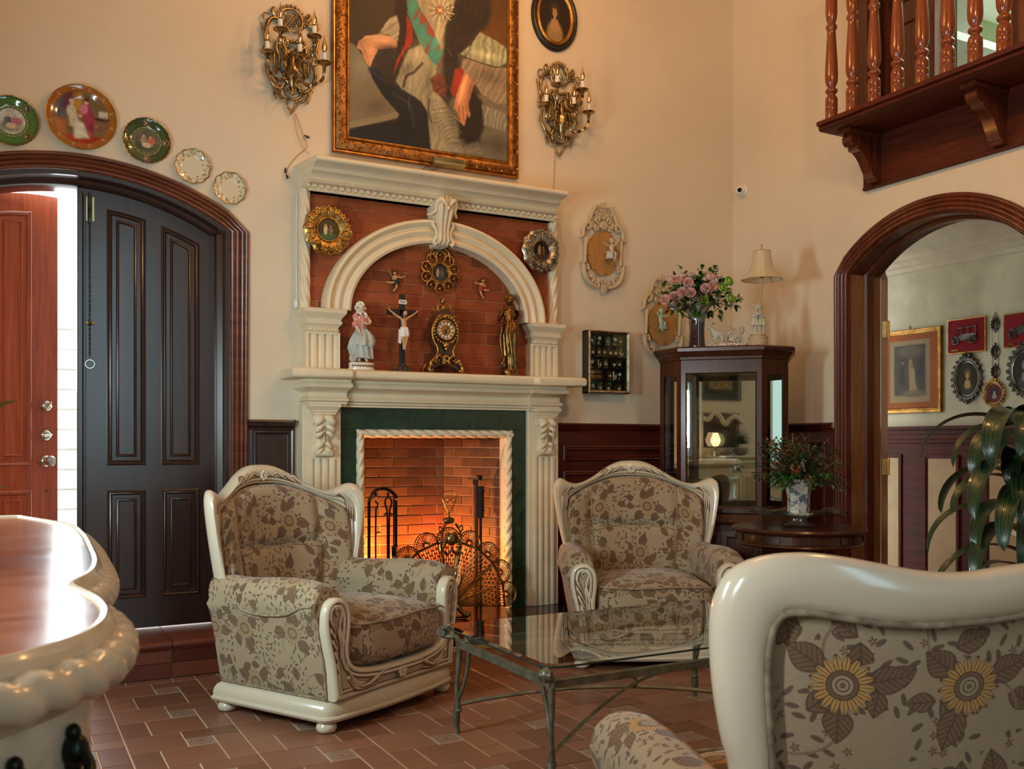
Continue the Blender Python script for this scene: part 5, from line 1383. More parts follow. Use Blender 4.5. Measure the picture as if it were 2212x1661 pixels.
# ------------------------------------------------------------------ painted flat pictures (vertex colours on flat sheets)
class Paint:
    def __init__(s, X, Y, base):
        s.X = X; s.Y = Y; s.c = np.ones(X.shape+(3,))*np.array(base, float)/255
        r = np.random.RandomState(3); s.r = r
    def fld(s, sc, seed=0):
        """smooth random field"""
        g = np.random.RandomState(seed); f = np.zeros_like(s.X)
        for k in range(7):
            a = g.uniform(0, 2*PI); w = g.uniform(0.5, 2.2)/sc; f += np.sin(s.X*math.cos(a)*w+s.Y*math.sin(a)*w+g.uniform(0, 6)+1.3*np.sin(s.X*w*0.6+s.Y*w*0.4+k))
        return f/7
    def put(s, m, col):
        s.c = s.c*(1-m[..., None])+np.array(col, float)/255*m[..., None]
    def poly(s, pts, col, soft=6, tex=0.0, ts=40, seed=1):
        P = np.array(pts, float); ins = np.zeros(s.X.shape, bool); d = np.full(s.X.shape, 1e9); n = len(P)
        for i in range(n):
            (x0, y0), (x1, y1) = P[i], P[(i+1) % n]
            c = ((y0 > s.Y) != (y1 > s.Y)) & (s.X < (x1-x0)*(s.Y-y0)/((y1-y0) if abs(y1-y0) > 1e-9 else 1e-9)+x0); ins ^= c
            L2 = (x1-x0)**2+(y1-y0)**2+1e-9; t = np.clip(((s.X-x0)*(x1-x0)+(s.Y-y0)*(y1-y0))/L2, 0, 1)
            d = np.minimum(d, np.hypot(s.X-x0-t*(x1-x0), s.Y-y0-t*(y1-y0)))
        wv = soft*0.8*(s.fld(soft*4, 31)+0.7*s.fld(soft*1.6, 32)); m = smooth(0, 1, 0.5+(np.where(ins, d, -d)+wv)/(3.2*soft))
        if tex: 
            k = 1+tex*s.fld(ts, seed); c0 = np.clip(np.array(col)/255*k[..., None], 0, 1); s.c = s.c*(1-m[..., None])+c0*m[..., None]
        else: s.put(m, col)
        return m
    def ell(s, c, r, col, soft=0.15, rot=0.0, a=1.0):
        dx, dy = s.X-c[0], s.Y-c[1]; ca, sa = math.cos(rot), math.sin(rot)
        q = np.hypot((dx*ca+dy*sa)/r[0], (dy*ca-dx*sa)/r[1]); m = np.clip((1-q)/soft+0.5, 0, 1)*a; s.put(m, col); return m
    def line(s, pts, w, col, soft=0.5, a=1.0):
        P = catmull(pts, max(8, 6*len(pts))) if len(pts) > 2 else np.array(pts, float); d = np.full(s.X.shape, 1e9)
        for (x0, y0), (x1, y1) in zip(P[:-1], P[1:]):
            L2 = (x1-x0)**2+(y1-y0)**2+1e-9; t = np.clip(((s.X-x0)*(x1-x0)+(s.Y-y0)*(y1-y0))/L2, 0, 1)
            d = np.minimum(d, np.hypot(s.X-x0-t*(x1-x0), s.Y-y0-t*(y1-y0)))
        m = np.clip((w-d)/(w*soft)+0.5, 0, 1)*a; s.put(m, col); return m
    def folds(s, mask, ang, freq, amt, seed=0):
        """painted pleats inside a mask"""
        u = s.X*math.cos(ang)+s.Y*math.sin(ang)+46*s.fld(70, seed)+16*s.fld(24, seed+9)
        k = 1+amt*0.75*np.sin(u*freq)*(0.6+0.4*np.sin(u*freq*0.37+2)); s.c = np.where(mask[..., None] > 0.3, s.c*(1+(k-1)*mask)[..., None], s.c)
    def rgb(s):
        c = np.clip(s.c, 0, 1); return np.where(c <= 0.04045, c/12.92, ((c+0.055)/1.055)**2.4)
def sheet(name, P, col, mat, parent, closed_v=False):
    b = MB(); b.grid(P, cv=closed_v); me = bpy.data.meshes.new(name); me.from_pydata(np.concatenate(b.V).tolist(), [], b.F)
    at = me.color_attributes.new('Col', 'FLOAT_COLOR', 'POINT'); c = np.ones((P.shape[0]*P.shape[1], 4), np.float32); c[:, :3] = col.reshape(-1, 3)
    at.data.foreach_set('color', c.ravel()); me.materials.append(mat); me.polygons.foreach_set('use_smooth', [True]*len(me.polygons)); me.update()
    o = bpy.data.objects.new(name, me); C.objects.link(o)
    if parent is not None: o.parent = parent
    return o
def proj(X, Y, Z):
    f = SY*X+CY*Y; return CX+FPX*(CY*X-SY*Y)/f, HY-FPX*(Z-EYE)/f
def figure_scene(p, cx, cy, k, lady, hair=(60, 40, 25)):
    """a few brushed figures for small pictures; cx,cy centre, k scale"""
    for dx, c in lady:
        p.poly([(cx+dx-0.10*k, cy+0.42*k), (cx+dx+0.14*k, cy+0.42*k), (cx+dx+0.06*k, cy-0.05*k), (cx+dx-0.04*k, cy-0.08*k)], c, 0.02*k, 0.2, 0.1*k)
        p.ell((cx+dx, cy-0.02*k), (0.06*k, 0.10*k), c); p.ell((cx+dx+0.01*k, cy-0.16*k), (0.035*k, 0.045*k), (190, 150, 120)); p.ell((cx+dx, cy-0.19*k), (0.04*k, 0.03*k), hair)

# ---- the large portrait
pt = thing('portrait_painting', 'large gilt framed oil portrait of a lady with teal sash above the fireplace', 'painting', (2.297, WY, 2.98))
cw, chh = 1.031, 1.46
nx, ny = 330, 440
U, V_ = np.meshgrid(np.linspace(-cw/2, cw/2, nx), np.linspace(0, chh, ny), indexing='ij')
px_, py_ = proj(2.297+U, np.full_like(U, WY-0.045), 2.98+V_)
X_, Y_ = (px_-720)*4.37, py_*4.37
p = Paint(X_, Y_, (58, 52, 42))
p.ell((300, 60), (500, 260), (66, 55, 40), 1.0); p.ell((1560, 150), (330, 520), (98, 62, 22), 0.9); p.ell((1600, -300), (500, 420), (80, 50, 22), 0.9)
m = p.poly([(1100, 900), (1700, 900), (1700, 1600), (900, 1500)], (112, 104, 86), 20); 
m = p.poly([(165, 400), (205, 425), (290, 540), (350, 690), (460, 890), (580, 1030), (620, 1090), (600, 1130), (140, 1225), (140, 420)], (122, 118, 98), 5, 0.06, 60)
p.ell((300, 1000), (260, 230), (124, 102, 78), 1.2, a=0.6); p.line([(140, 1190), (400, 1140), (600, 1085)], 34, (140, 128, 100), 0.7); p.line([(140, 1222), (420, 1165), (605, 1122)], 8, (70, 60, 46), 1.0)
m = p.poly([(345, 640), (400, 640), (560, 780), (830, 960), (890, 1060), (925, 1200), (935, 1420), (140, 1320), (140, 1225), (600, 1130), (622, 1080), (580, 1030), (460, 890), (370, 740)], (20, 25, 31), 5, 0.12, 60)
p.line([(560, 880), (690, 960), (740, 1050), (760, 1200)], 14, (46, 56, 62), 1.4, 0.8); p.line([(360, 660), (480, 760)], 26, (26, 48, 66), 1.6, 0.7)
m = p.poly([(760, -80), (1190, -80), (1060, 250), (1050, 520), (970, 650), (1000, 880), (1140, 1100), (1230, 1440), (920, 1420), (890, 1060), (830, 960), (640, 830), (570, 740), (600, 640), (700, 480), (820, 420), (770, 280)], (150, 143, 116), 7)
p.folds(m, 0.15, 0.10, 0.13, 2); p.ell((900, 640), (260, 200), (178, 172, 136), 1.2, a=0.45)
p.line([(840, 600), (760, 680), (690, 720), (660, 820)], 12, (66, 58, 46), 1.2, 0.9); p.line([(905, 940), (900, 1050), (930, 1160)], 9, (78, 68, 54), 1.2, 0.8)
m = p.poly([(920, 930), (1040, 960), (1150, 1120), (1230, 1440), (1110, 1420), (930, 1130)], (142, 132, 108), 8); p.folds(m, 1.1, 0.16, 0.2, 4)
p.line([(650, -60), (640, 180), (655, 400), (590, 580), (530, 740)], 62, (46, 35, 28), 0.5); p.poly([(480, 460), (640, 480), (600, 700), (540, 740), (400, 640), (380, 560)], (48, 42, 40), 16)
p.poly([(688, 120), (748, 260), (748, 395), (640, 540), (560, 720), (600, 560), (672, 430), (692, 300)], (158, 46, 26), 5, 0.15, 40)
m = p.poly([(600, 365), (605, 445), (425, 460), (385, 545), (345, 635), (318, 610), (262, 475), (216, 452), (236, 392), (300, 342), (440, 318)], (196, 146, 108), 5, 0.05, 60)
p.line([(250, 392), (276, 440), (300, 520)], 4, (150, 96, 66), 1.0); p.line([(225, 440), (262, 400), (300, 380)], 5, (168, 116, 84), 1.2, .7); p.line([(300, 470), (322, 540), (334, 610)], 4, (150, 98, 70), 1.0, .8); p.line([(420, 455), (590, 440)], 10, (150, 102, 74), 1.6, 0.7); p.line([(300, 350), (430, 345), (560, 350)], 12, (222, 180, 140), 1.6, 0.6)
m = p.poly([(430, 318), (480, 240), (530, 175), (600, 140), (628, 250), (612, 385), (520, 330)], (166, 156, 130), 6); p.folds(m, 0.9, 0.13, 0.16, 5)
m = p.poly([(1200, -80), (1470, -80), (1500, 120), (1440, 260), (1300, 400), (1200, 520), (1180, 700), (1150, 900), (1090, 940), (1040, 800), (1028, 560), (1050, 350), (1120, 150)], (40, 32, 27), 22, 0.25, 35)
m = p.poly([(690, -60), (772, -20), (850, 130), (950, 300), (1030, 480), (1022, 640), (960, 615), (852, 470), (762, 280), (700, 120)], (70, 138, 114), 6)
f = p.fld(26, 9); c0 = p.c.copy(); p.c = np.where((m[..., None] > 0.4) & (f[..., None] > 0.12), p.c*0.35+0.65*np.array((124, 92, 96))/255, p.c); p.c = np.where((m[..., None] > 0.4) & (f[..., None] > 0.30), np.array((156, 60, 44))/255.*0.8+p.c*0.2, p.c)
p.c = np.where((m[..., None] > 0.4) & (f[..., None] < -0.25), p.c*0.5+0.5*np.array((70, 150, 168))/255, p.c)
m = p.poly([(985, 690), (1052, 740), (1072, 860), (1030, 925), (945, 860), (918, 750)], (112, 58, 46), 10, 0.4, 14)
for k in range(24):
    a = k*2*PI/24; p.line([(1020+40*math.cos(a), 100+40*math.sin(a)), (1020+(105+14*(k % 2))*math.cos(a), 100+(112+14*(k % 2))*math.sin(a))], 7, (176, 168, 142) if k % 2 else (132, 124, 102), 0.9)
p.ell((1008, 98), (50, 52), (132, 120, 98), 0.15); p.ell((1006, 98), (34, 36), (150, 82, 54), 0.2); p.line([(990, 84), (1024, 112)], 5, (206, 190, 160)); p.line([(1022, 84), (992, 112)], 5, (206, 190, 160))
m = p.poly([(1148, 650), (1240, 640), (1205, 800), (1140, 930), (1100, 870)], (150, 50, 30), 8, 0.15, 40)
m = p.poly([(1300, 820), (1400, 950), (1425, 1200), (1375, 1330), (1260, 1355), (1190, 1300), (1178, 1150), (1200, 1000)], (34, 26, 22), 16, 0.2, 35)
m = p.poly([(1220, 560), (1300, 540), (1500, 630), (1690, 640), (1690, 990), (1540, 975), (1400, 890), (1300, 740), (1208, 640)], (146, 128, 104), 6); p.folds(m, 0.5, 0.12, 0.18, 7)
m = p.poly([(1385, 300), (1560, 400), (1700, 500), (1680, 590), (1560, 635), (1420, 600), (1260, 550), (1190, 510), (1300, 420)], (150, 152, 122), 6); p.folds(m, 0.2, 0.10, 0.24, 8); p.line([(1195, 515), (1300, 560), (1450, 612), (1560, 635), (1650, 590)], 6, (78, 74, 56), 1.0)
m = p.poly([(1240, 670), (1335, 780), (1300, 900), (1275, 980), (1296, 1095), (1276, 1112), (1262, 1080), (1244, 1185), (1222, 1190), (1205, 1150), (1195, 1165), (1170, 1060), (1132, 1032), (1160, 900), (1195, 790)], (198, 134, 92), 6, 0.05, 60)
for q in ([(1180, 1000), (1190, 1080), (1200, 1150)], [(1222, 1010), (1228, 1090), (1238, 1150)], [(1256, 1000), (1268, 1060), (1278, 1090)]): p.line(q, 3.5, (130, 74, 46), 1.0)
p.line([(1260, 720), (1215, 850), (1185, 960)], 16, (224, 166, 118), 1.6, 0.6)
m = p.poly([(1400, 985), (1690, 1090), (1690, 1265), (1430, 1185)], (136, 132, 112), 8); p.folds(m, 0.3, 0.16, 0.26, 11)
m = p.poly([(1240, 1370), (1370, 1330), (1395, 1450), (1230, 1440)], (128, 120, 100), 8); p.folds(m, 1.2, 0.12, 0.16, 12)
def shade_(c, r, k, rot=0): dx, dy = p.X-c[0], p.Y-c[1]; ca, sa = math.cos(rot), math.sin(rot); q = np.hypot((dx*ca+dy*sa)/r[0], (dy*ca-dx*sa)/r[1]); p.c *= (1+k*np.exp(-q*q*1.5))[..., None]
for a_ in (((780, 520), (90, 160), .22, .3), ((1000, 330), (60, 200), .25, .1), ((900, 800), (50, 200), -.25, 0), ((700, 650), (60, 120), -.3, .8), ((1000, 1000), (60, 200), .18, -.4), ((470, 380), (120, 30), .22, 0), ((360, 470), (60, 60), .15, 0), ((520, 440), (110, 24), -.3, 0),
           ((1220, 850), (26, 150), .25, .25), ((1290, 860), (26, 150), -.3, .25), ((1450, 520), (180, 40), .3, .25), ((1480, 720), (170, 90), -.25, .3), ((1300, 1350), (200, 60), -.3, 0), ((300, 620), (140, 160), .12, 0), ((420, 1000), (160, 100), -.15, 0),
           ((1560, 1380), (120, 120), -.25, 0), ((760, 1180), (200, 130), -.3, 0), ((1120, 1100), (60, 220), -.25, -.3), ((1080, 60), (120, 100), .15, 0)): shade_(*a_)
g_ = random.Random(31)
for k in range(90):
    x, y = g_.uniform(560, 1180), g_.uniform(420, 1420); n_ = int(np.argmin(np.abs(p.X[:, 0]-x))); L_ = g_.uniform(40, 130); an = 1.35+0.5*math.sin(x*.01)+g_.uniform(-.2, .2)
    if y > 1.25*x+60 and x < 900: continue
    p.line([(x, y), (x+L_*math.cos(an), y+L_*math.sin(an))], g_.uniform(2.5, 5), (206, 198, 168) if k % 2 else (84, 76, 60), 1.5, .30)
for k in range(110):
    x, y = g_.uniform(1050, 1480), g_.uniform(-40, 520)
    if x > 1500-y*.45 or x < 1040+abs(y-300)*.1: continue
    p.line([(x, y), (x-12, y+50)], g_.uniform(3, 6), (70, 56, 46) if k % 2 else (20, 16, 14), 1.5, .35)
# bust above the frame of view: plain sketchy head and shoulders
p.ell((1000, -330), (230, 330), (186, 170, 140), 0.3); p.ell((1000, -620), (110, 160), (206, 160, 126), 0.15); p.ell((1000, -760), (170, 160), (92, 70, 50), 0.3)
p.c *= (1+0.05*(p.r.rand(nx, ny)-0.5)+0.05*p.fld(14, 21))[..., None]
P3 = np.stack([U, np.full_like(U, -0.045), V_], 2)
sheet('canvas', P3, p.rgb(), M['canvas'], pt)
b = MB(); o0 = offset(rect(-cw/2, cw/2, 0, chh), -0.094)
ringframe(b, o0, [(0, 0), (0, 0.030), (0.004, 0.036), (0.010, 0.036), (0.014, 0.030)], 'XZ', 0, -1); b.build('outer_moulding', M['goldframe'], pt, 30)
b = MB(); ringframe(b, offset(o0, 0.014), [(0, 0.030), (0.004, 0.040), (0.018, 0.050), (0.036, 0.055), (0.050, 0.052), (0.060, 0.044)], 'XZ', 0, -1); b.build('carved_band', M['goldcarve'], pt, 60)
b = MB(); ringframe(b, offset(o0, 0.074), [(0, 0.044), (0.002, 0.050), (0.008, 0.054), (0.012, 0.049), (0.016, 0.050), (0.020, 0.044), (0.0215, 0.038)], 'XZ', 0, -1); b.build('inner_moulding', M['goldframe'], pt, 30)
b = MB(); b.ell((0, 0, 0), (0.006, 0.005, 0.006), 8, 6); st_ = b.build('stud', M['brightbrass'], pt)
k = 0
for i in range(14):
    for q in ((-0.56+i*0.0862, -0.068), (-cw/2-0.072, -0.04+i*0.107), (cw/2+0.072, -0.04+i*0.107)):
        o = st_ if k == 0 else inst(st_, 'stud', (0, 0, 0), pt); o.location = (q[0], -0.053, q[1]); k += 1
b = MB(); g = random.Random(5)       # foliage carving standing out from the band
A0 = offset(rect(-cw/2, cw/2, 0, chh), -0.050)
for i in range(4):
    a, e = np.array(A0[i]), np.array(A0[(i+1) % 4]); L = np.linalg.norm(e-a)
    for j in range(int(L/0.0125)):
        q = a+(e-a)*(j*0.0125/L); w = g.uniform(-0.02, 0.02); t = g.uniform(0, 6.28)
        nrm = np.array((-(e-a)[1], (e-a)[0]))/L; q = q+nrm*w
        b.tube([(q[0], -0.052, q[1]), (q[0]+0.007*math.cos(t), -0.057, q[1]+0.007*math.sin(t)), (q[0]+0.012*math.cos(t+0.8), -0.052, q[1]+0.012*math.sin(t+0.8))], [0.0022, 0.004, 0.0015], 5)
b.build('carved_foliage', M['goldframe'], pt, 60)['kind'] = 'stuff'
b = MB(); b.prism([(-0.060, -0.040), (-0.095, -0.078), (-0.095, -0.092), (-0.045, -0.096), (-0.045, -0.040)], 0.0, 0.205, 'YZ'); b.build('name_plate', simple('greenish_brass_plate', (0.42, 0.40, 0.26), 0.22, 0.9), pt, 20)
pt.children[-1].location = (0.02, 0, 0)
b = MB(); b.tube(catmull([(0.07, -0.05, -0.095), (0.02, -0.03, -0.115), (-0.02, -0.02, -0.10), (-0.05, -0.01, -0.13)], 16), 0.0025, 5); b.box((0.0, -0.008, -0.145), (0.016, 0.006, 0.05), 0.002); b.build('hanging_hook', M['bronze'], pt)

# ---- round portrait in a dark oval frame, partly above the frame of view
def oval(n, rx, rz): return [(rx*math.cos(t), rz*math.sin(t)) for t in np.linspace(0, 2*PI, n, endpoint=False)]
def oval_sheet(name, rx, rz, y, paint, mat, parent, n=28, m=48):
    R, A = np.meshgrid(np.linspace(0.001, 1, n), np.linspace(0, 2*PI, m, endpoint=False), indexing='ij')
    X = R*np.cos(A); Z = R*np.sin(A); p = Paint(X, Z, (50, 40, 30)); paint(p)
    return sheet(name, np.stack([X*rx, np.full_like(X, y), Z*rz], 2), p.rgb(), mat, parent, True)
def bust(skin=(176, 120, 70), dress=(150, 120, 80), bg=(44, 34, 20), hair=(60, 38, 20)):
    def f(p):
        p.c[:] = np.array(bg)/255; p.ell((0, -0.75), (0.55, 0.62), dress, 0.25); p.poly([(-0.22, -0.1), (0.22, -0.1), (0.3, -0.5), (0, -0.62), (-0.3, -0.5)], skin, 0.04)
        p.ell((0, 0.02), (0.085, 0.2), skin, 0.3); p.ell((0, 0.24), (0.19, 0.24), skin, 0.12); p.ell((0, 0.46), (0.20, 0.13), hair, 0.3); p.ell((-0.2, 0.28), (0.07, 0.2), hair, 0.3); p.ell((0.2, 0.28), (0.07, 0.2), hair, 0.3)
        p.ell((-0.07, 0.26), (0.025, 0.014), (40, 25, 15)); p.ell((0.07, 0.26), (0.025, 0.014), (40, 25, 15)); p.ell((0, 0.12), (0.04, 0.014), (140, 60, 40))
    return f
def frontal(name, label, cat, px, py, Y=WY, group=None):
    q = onY(px, py, Y-0.005); return thing(name, label, cat, (q.x, Y, q.z), group=group)
ov = frontal('oval_portrait', 'dark oval framed portrait of a woman in pale dress right of the big painting', 'picture', 1197, 38)
b = MB(); ringframe(b, oval(48, 0.172, 0.222), [(0, 0), (0, 0.018), (0.010, 0.030), (0.022, 0.030), (0.030, 0.020)], 'XZ', 0, -1); b.build('outer_frame', M['black'], ov, 60)
b = MB(); ringframe(b, oval(48, 0.142, 0.190), [(0, 0.020), (0.006, 0.032), (0.014, 0.034), (0.026, 0.026), (0.030, 0.016)], 'XZ', 0, -1); b.build('inner_frame', M['goldframe'], ov, 60)
oval_sheet('portrait', 0.113, 0.161, -0.014, bust((170, 130, 86), (148, 118, 72), (34, 22, 12)), M['canvas'], ov)

# ---- plates on the wall in an arc over the door
def plate(px, py, dia, label, paint, rim_wob=None, name='wall_plate'):
    t = frontal(name, label, 'plate', px, py, group='plates in an arc over the left door')
    n, m = 40, 96; R, A = np.meshgrid(np.linspace(0.001, 1, n), np.linspace(0, 2*PI, m, endpoint=False), indexing='ij')
    X = R*np.cos(A); Z = R*np.sin(A); p = Paint(X, Z, (200, 190, 170)); paint(p, R, A)
    w = 1+(rim_wob[1]*np.cos(rim_wob[0]*A)*smooth(0.75, 1, R) if rim_wob else 0)
    r = dia/2; y = -0.012-r*(0.03+0.20*smooth(0.56, 1.0, R)*0.55)
    sheet('face', np.stack([X*r*w, y, Z*r*w], 2), p.rgb(), M['glaze'], t, True)
    b = MB(); A2 = np.linspace(0, 2*PI, m, endpoint=False); w2 = 1+(rim_wob[1]*np.cos(rim_wob[0]*A2) if rim_wob else 0*A2); yr = -0.012-r*0.14
    b.grid(np.array([[(r*k*ww*math.cos(a), yy, r*k*ww*math.sin(a)) for a, ww in zip(A2, w2)] for k, yy in ((1.0, yr), (1.012, yr), (1.0, yr+0.004), (0.62, -0.006), (0.001, -0.006))]), cv=True)
    b.build('back', M['porc'], t, 60)
    b = MB(); b.tube([(r*1.004*ww*math.cos(a), yr-0.001, r*1.004*ww*math.sin(a)) for a, ww in zip(A2, w2)], 0.0022, 5, closed=True); b.build('gilt_rim', M['gold'], t)
    return t
def green_plate(bg, medal, scene):
    def f(p, R, A):
        p.c[:] = np.array(bg)/255; k = (0.75+0.35*np.cos((R-0.78)*7))[..., None]; p.c *= k
        p.put(np.clip((0.63-R)*30, 0, 1), tuple(int(v*0.75) for v in bg)); p.put(((np.abs(R-0.60) < 0.02) & (np.cos(A*40) > -0.2)).astype(float), (170, 175, 120))
        p.put(np.clip((0.56-R)*30, 0, 1), (140, 140, 100)); p.put(np.clip((0.53-R)*30, 0, 1), scene[0])
        for k in range(4):
            a = PI/4+k*PI/2 if medal[2] == 0 else k*PI/2
            p.ell((0.80*math.cos(a), 0.80*math.sin(a)), (0.145, 0.145), medal[0], 0.1); p.ell((0.80*math.cos(a), 0.80*math.sin(a)), (0.115, 0.115), medal[1], 0.1); p.ell((0.80*math.cos(a)-0.03, 0.80*math.sin(a)), (0.04, 0.07), (180, 170, 140), 0.4)
        p.ell((0, -0.2), (0.42, 0.2), scene[1], 0.6, a=0.8); p.ell((-0.12, 0.0), (0.14, 0.2), scene[2], 0.5); p.ell((0.2, 0.02), (0.2, 0.16), scene[3], 0.5); p.ell((0.02, -0.18), (0.22, 0.12), (200, 180, 160), 0.5); p.ell((-0.12, 0.22), (0.05, 0.06), (210, 170, 140), 0.4); p.ell((0.16, 0.18), (0.05, 0.06), (210, 170, 140), 0.4)
        p.c *= (1+0.22*p.fld(0.05, 6)*(R < 0.53))[..., None]
    return f
plate(24, 263, 0.245, 'green scalloped plate with pale pastoral medallion, partly cut by the picture edge', green_plate((64, 106, 46), ((130, 120, 80), (60, 40, 30), 0), ((190, 200, 198), (110, 120, 90), (90, 100, 110), (170, 100, 120))), (32, 0.012))
def gold_plate(p, R, A):
    p.c[:] = np.array((150, 88, 22))/255; p.c *= (1+0.12*p.fld(0.25, 4))[..., None]
    for k in range(12):
        a = k*PI/6+0.26; p.ell((0.90*math.cos(a), 0.90*math.sin(a)), (0.045, 0.045), (220, 205, 170), 0.3); p.ell((0.90*math.cos(a), 0.90*math.sin(a)), (0.022, 0.022), (90, 50, 20), 0.3)
    s = R < 0.80; q = Paint(p.X, p.Y, (112, 92, 60))
    q.poly([(-0.8, 0.3), (-0.4, 0.8), (-0.2, 0.85), (-0.3, 0.0), (-0.8, -0.1)], (90, 84, 96), 0.04, 0.3, 0.1); q.poly([(-0.5, 0.8), (-0.1, 0.8), (-0.3, 0.1), (-0.5, 0.2)], (96, 50, 62), 0.05, 0.3, 0.1)
    q.poly([(-0.25, 0.75), (0.02, 0.75), (0.0, 0.1), (-0.15, 0.15)], (176, 124, 46), 0.04, 0.3, 0.06); q.poly([(-0.8, -0.05), (-0.4, -0.1), (-0.45, -0.6), (-0.7, -0.5)], (160, 96, 50), 0.04)
    q.poly([(0.4, 0.15), (0.8, 0.12), (0.8, -0.4), (0.35, -0.35)], (120, 84, 60), 0.03, 0.35, 0.05); q.poly([(0.5, 0.28), (0.76, 0.26), (0.78, 0.08), (0.5, 0.10)], (200, 194, 178), 0.02); q.line([(0.42, 0.03), (0.8, 0.0)], 0.03, (46, 34, 30))
    q.ell((0.1, -0.72), (0.7, 0.2), (158, 44, 26), 0.4); q.poly([(0.0, 0.1), (0.10, 0.45), (0.22, 0.45), (0.38, 0.1), (0.36, -0.45), (0.16, -0.5)], (150, 44, 60), 0.04, 0.25, 0.07); q.ell((0.08, 0.28), (0.12, 0.16), (196, 120, 140), 0.4)
    q.ell((-0.28, 0.18), (0.14, 0.2), (196, 186, 160), 0.4); q.poly([(-0.36, 0.1), (-0.12, 0.15), (-0.05, -0.35), (-0.35, -0.3)], (186, 172, 150), 0.04, 0.2, 0.06); q.poly([(-0.1, -0.1), (0.06, -0.15), (0.24, -0.6), (-0.2, -0.68), (-0.22, -0.4)], (206, 204, 184), 0.04, 0.15, 0.08)
    q.ell((-0.26, 0.42), (0.06, 0.07), (210, 160, 130), 0.3); q.ell((-0.27, 0.5), (0.07, 0.05), (180, 180, 176), 0.3); q.ell((0.15, 0.5), (0.055, 0.07), (210, 160, 130), 0.3); q.ell((0.16, 0.58), (0.07, 0.05), (60, 30, 20), 0.3); q.ell((-0.02, 0.06), (0.05, 0.06), (206, 160, 130), 0.3)
    q.c *= (1+0.12*q.fld(0.04, 12))[..., None]; p.c = np.where(s[..., None], q.c, p.c)
plate(175, 256, 0.328, 'large gold rimmed plate painted with ladies in pink and white in a salon', gold_plate)
plate(316, 306, 0.235, 'darker green and gold plate with four rim medallions above the door arch', green_plate((54, 70, 36), ((170, 150, 100), (70, 46, 34), 1), ((96, 92, 72), (70, 76, 46), (150, 140, 110), (176, 100, 70))), (28, 0.012))
def floral(p, R, A):
    p.c[:] = np.array((216, 206, 180))/255; g = random.Random(2)
    p.put(np.clip((R-0.93+0.03*np.cos(A*9))*16, 0, 1)*0.8, (104, 112, 70))
    for k in range(70):
        a = g.uniform(0, 2*PI); r = g.uniform(0.68, 0.95); p.ell((r*math.cos(a), r*math.sin(a)), (g.uniform(0.03, 0.09), g.uniform(0.02, 0.04)), g.choice([(112, 118, 76), (96, 104, 66), (146, 130, 90)]), 0.6, a, 0.8)
    for a in (0.3, 1.9, 2.6, 3.9, 5.2): p.ell((0.62*math.cos(a), 0.62*math.sin(a)), (0.06, 0.05), (170, 110, 80), 0.6)
plate(415, 361, 0.182, 'small white plate with green floral rim, higher of the two white plates', floral, (12, 0.035))
plate(495, 408, 0.172, 'small white plate with green floral rim, lowest of the arc beside the fireplace', floral, (10, 0.035))

# ---- gold and silver rococo round plaques, and the pierced oval one in the niche
def rococo_disc(b, R, r, seed=1, n=12):
    g = random.Random(seed)
    b.at(0, 0, 0, rx=PI/2)
    b.lathe([(R*0.97, 0.0), (R*0.99, 0.006), (R*0.90, 0.018), (R*0.75, 0.022), (R*0.62, 0.016), (r*1.18, 0.012), (r*1.12, 0.018), (r*1.02, 0.014), (r, 0.008)], 72, wob=(n, 0.035), cap=False); b.at()
    for k in range(n):
        a = (k+0.5)*2*PI/n; c, s_ = math.cos(a), math.sin(a)
        for sg in (-1, 1):
            pts = []
            for t in np.linspace(0, 2.3*PI, 18):
                rr = R*0.105*(1-t/9.5); cx_, cz_ = R*0.80, sg*R*0.105
                lx = cx_+rr*math.cos(t*sg+1.2*sg); lz = cz_+rr*math.sin(t*sg+1.2*sg); pts.append((lx*c-lz*s_, -0.024, lx*s_+lz*c))
            b.tube(pts, [R*0.020, R*0.030, R*0.02], 6)
        b.ell((R*0.90*c, -0.022, R*0.90*s_), (R*0.05,)*3, 8, 6); b.ell((R*0.70*c, -0.026, R*0.70*s_), (R*0.045, R*0.03, R*0.045), 8, 6)
        a2 = k*2*PI/n; b.ell((R*0.93*math.cos(a2), -0.018, R*0.93*math.sin(a2)), (R*0.07, R*0.05, R*0.07), 8, 6)
        b.tube([(R*0.62*math.cos(a2), -0.022, R*0.62*math.sin(a2)), (R*0.76*math.cos(a2+0.05), -0.028, R*0.76*math.sin(a2+0.05)), (R*0.88*math.cos(a2-0.04), -0.020, R*0.88*math.sin(a2-0.04))], [R*0.02, R*0.035, R*0.02], 6)
    b.tube([(r*1.10*math.cos(t), -0.018, r*1.10*math.sin(t)) for t in np.linspace(0, 2*PI, 40, endpoint=False)], R*0.028, 6, closed=True)
def small_scene(c1, c2, bg):
    def f(p):
        p.c[:] = np.array(bg)/255; p.ell((0, -0.6), (0.9, 0.4), c1, 0.5); p.ell((-0.25, 0.0), (0.2, 0.5), c2, 0.3); p.ell((0.25, -0.05), (0.22, 0.42), tuple(int(v*0.6) for v in c2), 0.3); p.ell((-0.22, 0.42), (0.1, 0.12), (190, 140, 100), 0.3); p.ell((0.25, 0.32), (0.1, 0.12), (180, 130, 95), 0.3); p.c *= (1+0.3*p.fld(0.12, 5))[..., None]
    return f
